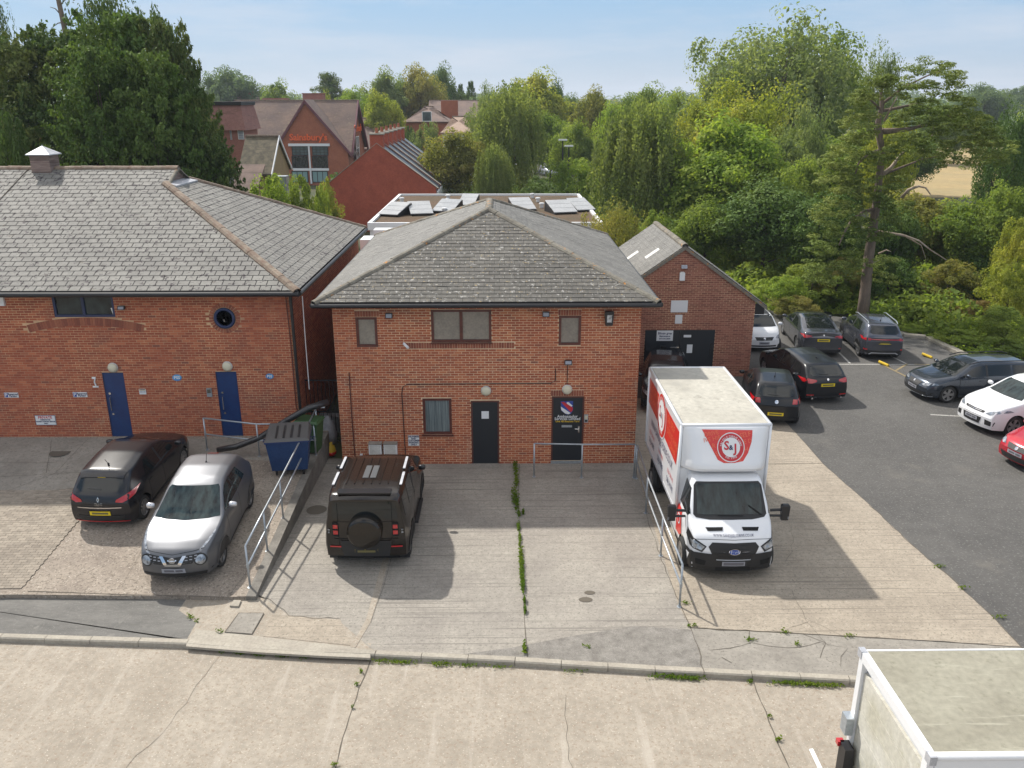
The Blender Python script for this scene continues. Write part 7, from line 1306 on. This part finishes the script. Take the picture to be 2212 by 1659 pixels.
for a in (('tall weeping birch with hanging grey green strands', 1385, 232, 210, 60, 'weep', 'willow'), ('large airy poplar standing highest against the sky', 1690, 42, 345, 92, 'airy', 'blue'), ('upper left bough of the poplar mass', 1610, 95, 210, 96, 'airy', 'blue'), ('right hand poplar beside the tallest one', 1790, 78, 220, 96, 'airy', 'mid'), ('small poplar top right of the poplar mass', 1905, 108, 95, 100, 'airy', 'blue'),
          ('straw tinted tree in front of the poplars', 1600, 182, 230, 74, 'airy', 'yellow'), ('yellow green birch left of the straw tinted tree', 1520, 225, 130, 76, 'round', 'yellow'), ('large bright green dome shaped tree', 1575, 265, 285, 58, 'round', 'bright'), ('dark green tree right of the gabled roof', 1665, 400, 250, 50, 'round', 'dark'), ('mid green tree close behind the gable', 1530, 440, 150, 52, 'round', 'mid'), ('silvery young poplar left of the pine', 1745, 238, 110, 62, 'airy', 'blue'), ('silvery poplar shoot beside the bright dome', 1700, 300, 130, 60, 'round', 'blue'),
          ('green tree hidden behind the pine crown', 1850, 290, 220, 66, 'round', 'mid'), ('yellow leaved tree seen through the pine limbs', 1930, 262, 110, 60, 'round', 'yellow'), ('dark tree behind the pine trunk', 1790, 420, 190, 47, 'round', 'dark'), ('tree with dense mid green crown left of the pine', 1735, 350, 150, 54, 'round', 'mid'), ('olive tree right of the pine trunk', 1985, 425, 210, 49, 'round', 'olive'), ('dark green bushy tree low at the right', 2085, 440, 190, 47, 'round', 'mid'), ('shaded tree right behind the pine trunk', 1930, 440, 130, 47, 'round', 'dark'),
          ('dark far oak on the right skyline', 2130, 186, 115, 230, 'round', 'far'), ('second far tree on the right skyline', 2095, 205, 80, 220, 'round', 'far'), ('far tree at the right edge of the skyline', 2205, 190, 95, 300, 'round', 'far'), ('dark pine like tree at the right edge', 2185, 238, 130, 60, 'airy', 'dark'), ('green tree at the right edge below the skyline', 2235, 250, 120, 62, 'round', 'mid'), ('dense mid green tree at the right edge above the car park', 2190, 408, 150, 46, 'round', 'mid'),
          ('far green tree behind the pine crown', 2030, 232, 90, 150, 'round', 'mid'), ('far tree left of the dry field', 1980, 300, 110, 100, 'round', 'dark'), ('far tree right of the pine top', 2075, 262, 90, 150, 'round', 'mid')): tree(*a, grp=GR_)
GS = 'shrubs along the car park edge'
for a in (('straggly yellow shrub behind the centre roof', 1325, 445, 135, 44, 'airy', 'olive'), ('green shrub behind the straggly yellow one', 1410, 462, 90, 48, 'bush', 'mid'), ('bramble with pale flowers right of the gable', 1690, 598, 120, 42.5, 'bush', 'bright'), ('tall hedge shrub behind the small white car', 1760, 575, 150, 44, 'bush', 'mid'), ('olive shrub left of the pine trunk', 1815, 560, 110, 44.5, 'bush', 'olive'), ('dark shrub right of the pine trunk', 1925, 560, 120, 44, 'bush', 'dark'), ('thorny green shrub behind the grey crossover', 1990, 640, 120, 41, 'bush', 'mid'), ('dry twiggy shrub in the hedge right of the pine', 2055, 568, 140, 43, 'bush', 'olive'), ('brown bramble patch above the dark estate car', 2110, 650, 120, 39.5, 'bush', 'dry'),
          ('yellow leaved shrub at the right edge', 2195, 572, 130, 39, 'bush', 'yellow'), ('green shrub under the yellow one at the right edge', 2175, 665, 120, 36.5, 'bush', 'mid'), ('dark undergrowth shrub behind the dry twiggy one', 2120, 545, 130, 45, 'bush', 'dark'), ('yellow shrub on the right edge above the yellow leaved one', 2215, 480, 110, 42, 'bush', 'yellow'), ('low shrub at the bend of the kerb', 1975, 700, 60, 38.4, 'bush', 'bright'), ('low nettle clump along the kerb', 2075, 710, 110, 36.6, 'bush', 'bright'), ('low ivy mound at the right end of the kerb', 2170, 728, 110, 34.9, 'bush', 'mid'), ('mixed shrub behind the dark grey saloon', 1725, 640, 110, 41, 'bush', 'olive')): tree(*a, grp=GS, name='shrub', cat='shrub')
# --- the pine
YP = 41.2; pn = thing('pine_tree', 'tall gnarled scots pine with bare limbs standing at the car park edge', 'tree', tuple(G(1865, 690)))
tp = [(1863, 692), (1868, 640), (1876, 560), (1886, 490), (1893, 440), (1899, 385), (1906, 330), (1898, 285), (1897, 262), (1905, 230), (1903, 200), (1912, 172)]; rr_ = [.33, .27, .24, .22, .19, .17, .14, .17, .13, .10, .07, .04]
P_ = [WY(a, b, YP) for a, b in tp]; P_[0].z = -.1; MB().tube(P_, rr_, 10).build('trunk', m_barkp, pn, True)
limbs = [([(1906, 284), (1935, 282), (1965, 279), (1990, 272), (2005, 268)], .15, 0, m_barkp), ([(1990, 275), (2016, 266), (2018, 285), (2005, 305)], .05, 0, m_dead), ([(1902, 325), (1875, 332), (1855, 352), (1848, 375)], .10, -.5, m_barkp), ([(1910, 262), (1925, 232), (1937, 212), (1940, 198)], .05, -.2, m_dead), ([(1893, 450), (1865, 458), (1840, 475), (1825, 500), (1812, 530)], .10, -1, m_barkp), ([(1905, 378), (1925, 362), (1945, 335), (1952, 328)], .12, .3, m_dead), ([(1948, 427), (1962, 410), (1985, 402), (2000, 406), (2010, 420)], .09, -.8, m_dead),
         ([(1895, 500), (1950, 508), (1985, 520), (2010, 540), (2045, 562)], .07, -.6, m_dead), ([(1955, 510), (1990, 530), (2000, 560)], .04, -.4, m_dead), ([(1903, 238), (1880, 215), (1862, 205), (1845, 222)], .06, 0, m_barkp), ([(1905, 225), (1950, 190), (2000, 165), (2040, 150)], .07, .6, m_barkp), ([(1905, 240), (1980, 225), (2050, 250), (2120, 300)], .08, 1., m_barkp), ([(1900, 380), (1990, 345), (2060, 330)], .07, 1, m_barkp), ([(1880, 540), (1868, 560), (1885, 568), (1905, 560)], .04, -.6, m_dead), ([(1898, 548), (1915, 540), (1925, 544)], .05, -.5, m_dead)]
for pts, r_, dy, m_ in limbs: Q = [WY(a, b, YP + dy * i / (len(pts) - 1)) for i, (a, b) in enumerate(pts)]; MB().tube(Q, [r_ * (1 - .7 * i / (len(Q) - 1)) for i in range(len(Q))], 7).build('branch', m_, pn, True)
cl = [(1960, 165, 35), (2000, 158, 42), (2040, 152, 28), (2062, 188, 30), (1930, 178, 32), (1885, 190, 30), (1862, 212, 24), (1985, 205, 50), (2030, 232, 45), (1962, 232, 42), (2080, 245, 38), (2102, 282, 38), (2040, 290, 42), (2112, 320, 32), (2142, 335, 24), (1845, 228, 20), (1960, 305, 26), (2065, 320, 30), (2000, 250, 45), (1872, 282, 26), (1838, 300, 32), (1805, 322, 24), (1792, 350, 20), (1935, 318, 28), (1985, 322, 30), (1880, 350, 30), (1925, 345, 26), (1840, 390, 32), (1895, 405, 36), (1935, 388, 24), (1815, 362, 22), (1805, 425, 28), (1850, 435, 30), (1905, 450, 26),
      (1862, 490, 26), (1825, 500, 26), (1915, 498, 20), (1798, 545, 34), (1768, 572, 26), (1845, 540, 26), (1900, 575, 20), (1780, 605, 22), (1835, 590, 22), (1925, 558, 18), (1780, 510, 24), (1870, 245, 22), (2020, 345, 26), (1785, 385, 20), (1830, 265, 18), (1815, 580, 24), (1912, 602, 18), (2085, 355, 18), (1950, 262, 26), (2050, 262, 34)]
cl += [(1770, 540, 28), (1755, 575, 24), (1790, 480, 26), (1835, 465, 26), (1880, 520, 24), (1860, 575, 22), (1925, 470, 20), (1845, 350, 24), (1815, 395, 24), (2100, 240, 30), (2130, 262, 30), (2150, 290, 30), (2175, 318, 26), (2120, 298, 34), (2075, 215, 26), (2055, 165, 24), (1905, 165, 24), (1850, 325, 30), (1990, 285, 34), (2020, 315, 26), (2160, 345, 20), (1775, 455, 22), (1755, 600, 20), (1870, 420, 26), (1960, 440, 18)]
bl = []
for x, y, r_ in cl:
    for k_ in range(max(4, int(r_ * .33))):
        a = rs.uniform(0, 2 * PI); d = r_ * math.sqrt(rs.rand()); q = WY(x + d * math.cos(a), y + d * math.sin(a) * .8, YP + (rs.uniform(-1.5, 1.2) * (1.2 if x > 1930 else .9) if abs(x - 1900) > 42 or y > 520 else rs.uniform(-1.5, -.5))); s = rs.uniform(.17, .34); bl.append((q.x, q.y, q.z, s * 1.25, s * 1.25, s * .42))
bl = np.array(bl); C_, N_, S_ = blobs_leaves(bl, 80, .085, .7, 1.2); me = leaves('crown', C_, N_, S_, LM['pine'], .32); ob('crown', me, pn, True)
for (x, y, r_) in cl[::2]: pass
# --- undergrowth, far wood, weeds: nobody could count these
def scatter(name, lab, cat, pts, size, mat, n=3, asp=.6):
    Cn = np.array(pts); me = leaves(name, Cn, rdir(len(Cn), 1.2), size * rs.uniform(.6, 1.3, len(Cn)), mat, asp); o = ob(name, me); tagit(o, lab, cat, kind='stuff'); return o
E = [G(*p) for p in ((1560, 640), (1640, 668), (1700, 668), (1760, 672), (1850, 690), (1925, 712), (1955, 722), (2003, 727), (2050, 750), (2090, 768), (2160, 784), (2300, 800))]
pts = []
for i in range(len(E) - 1):
    a, b = E[i], E[i + 1]; L_ = (b - a).length
    for k_ in range(int(L_ * 1500)):
        t_ = rs.rand(); dep = rs.rand() ** .8 * 8; h = (.25 + .55 * min(1, dep / 3)) * (.7 + .5 * math.sin(a.x * 1.7 + t_ * 5)) * rs.rand() ** .6; p = a.lerp(b, t_); pts.append((p.x + rs.normal() * .15 + .25 * dep, p.y + .3 + dep, max(.02, h)))
scatter('undergrowth', 'low tangled green undergrowth along the car park kerb', 'undergrowth', pts, .085, LM['bright'])
pts = []
for i in range(42000):
    y = rs.uniform(60, 110); x = rs.uniform(-.2, .75) * y; pts.append((x, y, -.1 + rs.rand() ** .5 * 2.2 * (.5 + .5 * math.sin(x * .7) * math.cos(y * .5))))
pts = [p for p in pts if not (24 < p[0] + .0 * p[1] and p[1] > 62) and not (-16 < p[0] < 4 and p[1] < 72)]
scatter('scrub', 'rough green scrub under the trees', 'undergrowth', pts, .3, LM['dark'])
bl = []
for i in range(520):
    y = rs.uniform(230, 700); x = rs.uniform(-.62, .68) * y; h = rs.uniform(6, 11) * (1 + (y - 230) / 900); g0 = terr(x, y)
    bl.append((x, y, g0 + h * .5, rs.uniform(6, 11), 7, h * .5))
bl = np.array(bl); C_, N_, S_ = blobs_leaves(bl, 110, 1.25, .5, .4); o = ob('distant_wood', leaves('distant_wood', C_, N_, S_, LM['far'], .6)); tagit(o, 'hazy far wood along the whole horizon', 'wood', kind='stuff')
m_weed = leafmat('weed_green', (.06, .12, .015), (.10, .17, .02), (.17, .22, .03)); LM['weed'] = m_weed
pts = []
J = [(1114, 1015, 26), (1116, 1040, 22), (1112, 1075, 30), (1117, 1090, 22), (1121, 1112, 10), (1120, 1140, 14), (1123, 1165, 12), (1122, 1180, 6), (1125, 1200, 20), (1126, 1220, 22), (1127, 1240, 20), (1129, 1258, 20), (1130, 1272, 14), (1133, 1300, 8), (1134, 1322, 10), (1133, 1404, 14), (1130, 1110, 8)]
for x, y, r_ in J:
    for k_ in range(int(r_ * 8)): p = G(x + rs.normal() * r_ * .10, y + rs.normal() * r_ * .34); pts.append((p.x, p.y, .012 + rs.rand() * .10))
scatter('weeds', 'line of green weeds growing in the joint of the concrete apron', 'weeds', pts, .032, m_weed)
pts = []
for x, y, r_, n_ in ((740, 1420, 3, 60), (480, 1409, 5, 90), (520, 1412, 9, 260), (560, 1416, 10, 320), (610, 1419, 9, 260), (660, 1422, 8, 150), (830, 1431, 20, 160), (870, 1433, 25, 200), (950, 1437, 20, 200), (1010, 1440, 22, 120), (1080, 1443, 18, 80), (1240, 1453, 16, 60), (1440, 1464, 26, 260), (1475, 1467, 26, 300), (1500, 1468, 16, 200), (1620, 1475, 6, 60), (1700, 1478, 26, 280), (1740, 1481, 26, 320), (1790, 1484, 24, 280), (1565, 1407, 6, 60), (1620, 1384, 7, 90), (1723, 1393, 6, 60), (1695, 1367, 7, 70), (1834, 1376, 8, 60), (1495, 1354, 10, 90), (1480, 1305, 8, 60), (412, 1334, 5, 60), (425, 1344, 3, 30), (476, 1366, 6, 50), (2030, 1226, 8, 80), (2080, 1272, 6, 50), (2160, 1335, 10, 80), (780, 1452, 3, 40), (770, 1480, 3, 40), (760, 1530, 3, 30), (724, 1655, 6, 60), (1680, 1600, 6, 80), (1662, 1550, 4, 40), (1270, 1398, 8, 40), (1340, 1440, 14, 60), (885, 1000, 6, 40), (905, 999, 7, 50), (340, 1280, 14, 60), (220, 1277, 10, 40), (630, 1035, 8, 90), (612, 1050, 6, 60)):
    for k_ in range(int(n_ * .45)): p = G(x + rs.normal() * r_ * .7, y + rs.normal() * 1.8, 0 if y < 1400 else ZR); pts.append((p.x, p.y, p.z + .02 + rs.rand() * .05 + (zl(p.y) if x < 640 and y < 1270 else 0)))
scatter('weeds', 'small weeds tucked along the kerb and cracks', 'weeds', pts, .026, m_weed)
pts = []
for i in range(60000):
    y = rs.uniform(37, 62); x = rs.uniform(10, 50); q = (x - 12.5) - (y - 37) * 0
    e = [p for p in E]; 
    if y < np.interp(x, [p.x for p in E], [p.y for p in E]) + 1.2: continue
    pts.append((x, y, -.1 + rs.rand() ** .6 * (1.0 + 1.1 * math.sin(x * .9 + 1) * math.cos(y * .8) ** 2)))
scatter('undergrowth', 'shaded green undergrowth between the trunks behind the car park', 'undergrowth', pts, .16, LM['mid'])
# ---------------------------------------------------------------- thin air
hz = MB().box(-4200, -220, -1.2, 4200, 5200, 75).build('haze', None); hz.data.materials.clear()
hm = bpy.data.materials.new('haze_air'); hm.use_nodes = True; hn = hm.node_tree; hn.nodes.clear(); pv = hn.nodes.new('ShaderNodeVolumePrincipled'); pv.inputs['Color'].default_value = (.80, .88, 1, 1); pv.inputs['Density'].default_value = .00028; pv.inputs['Anisotropy'].default_value = .1
ho = hn.nodes.new('ShaderNodeOutputMaterial'); hn.links.new(pv.outputs[0], ho.inputs['Volume']); hz.data.materials.append(hm); hz['kind'] = 'stuff'; hz['label'] = 'thin pale summer haze over the whole place'
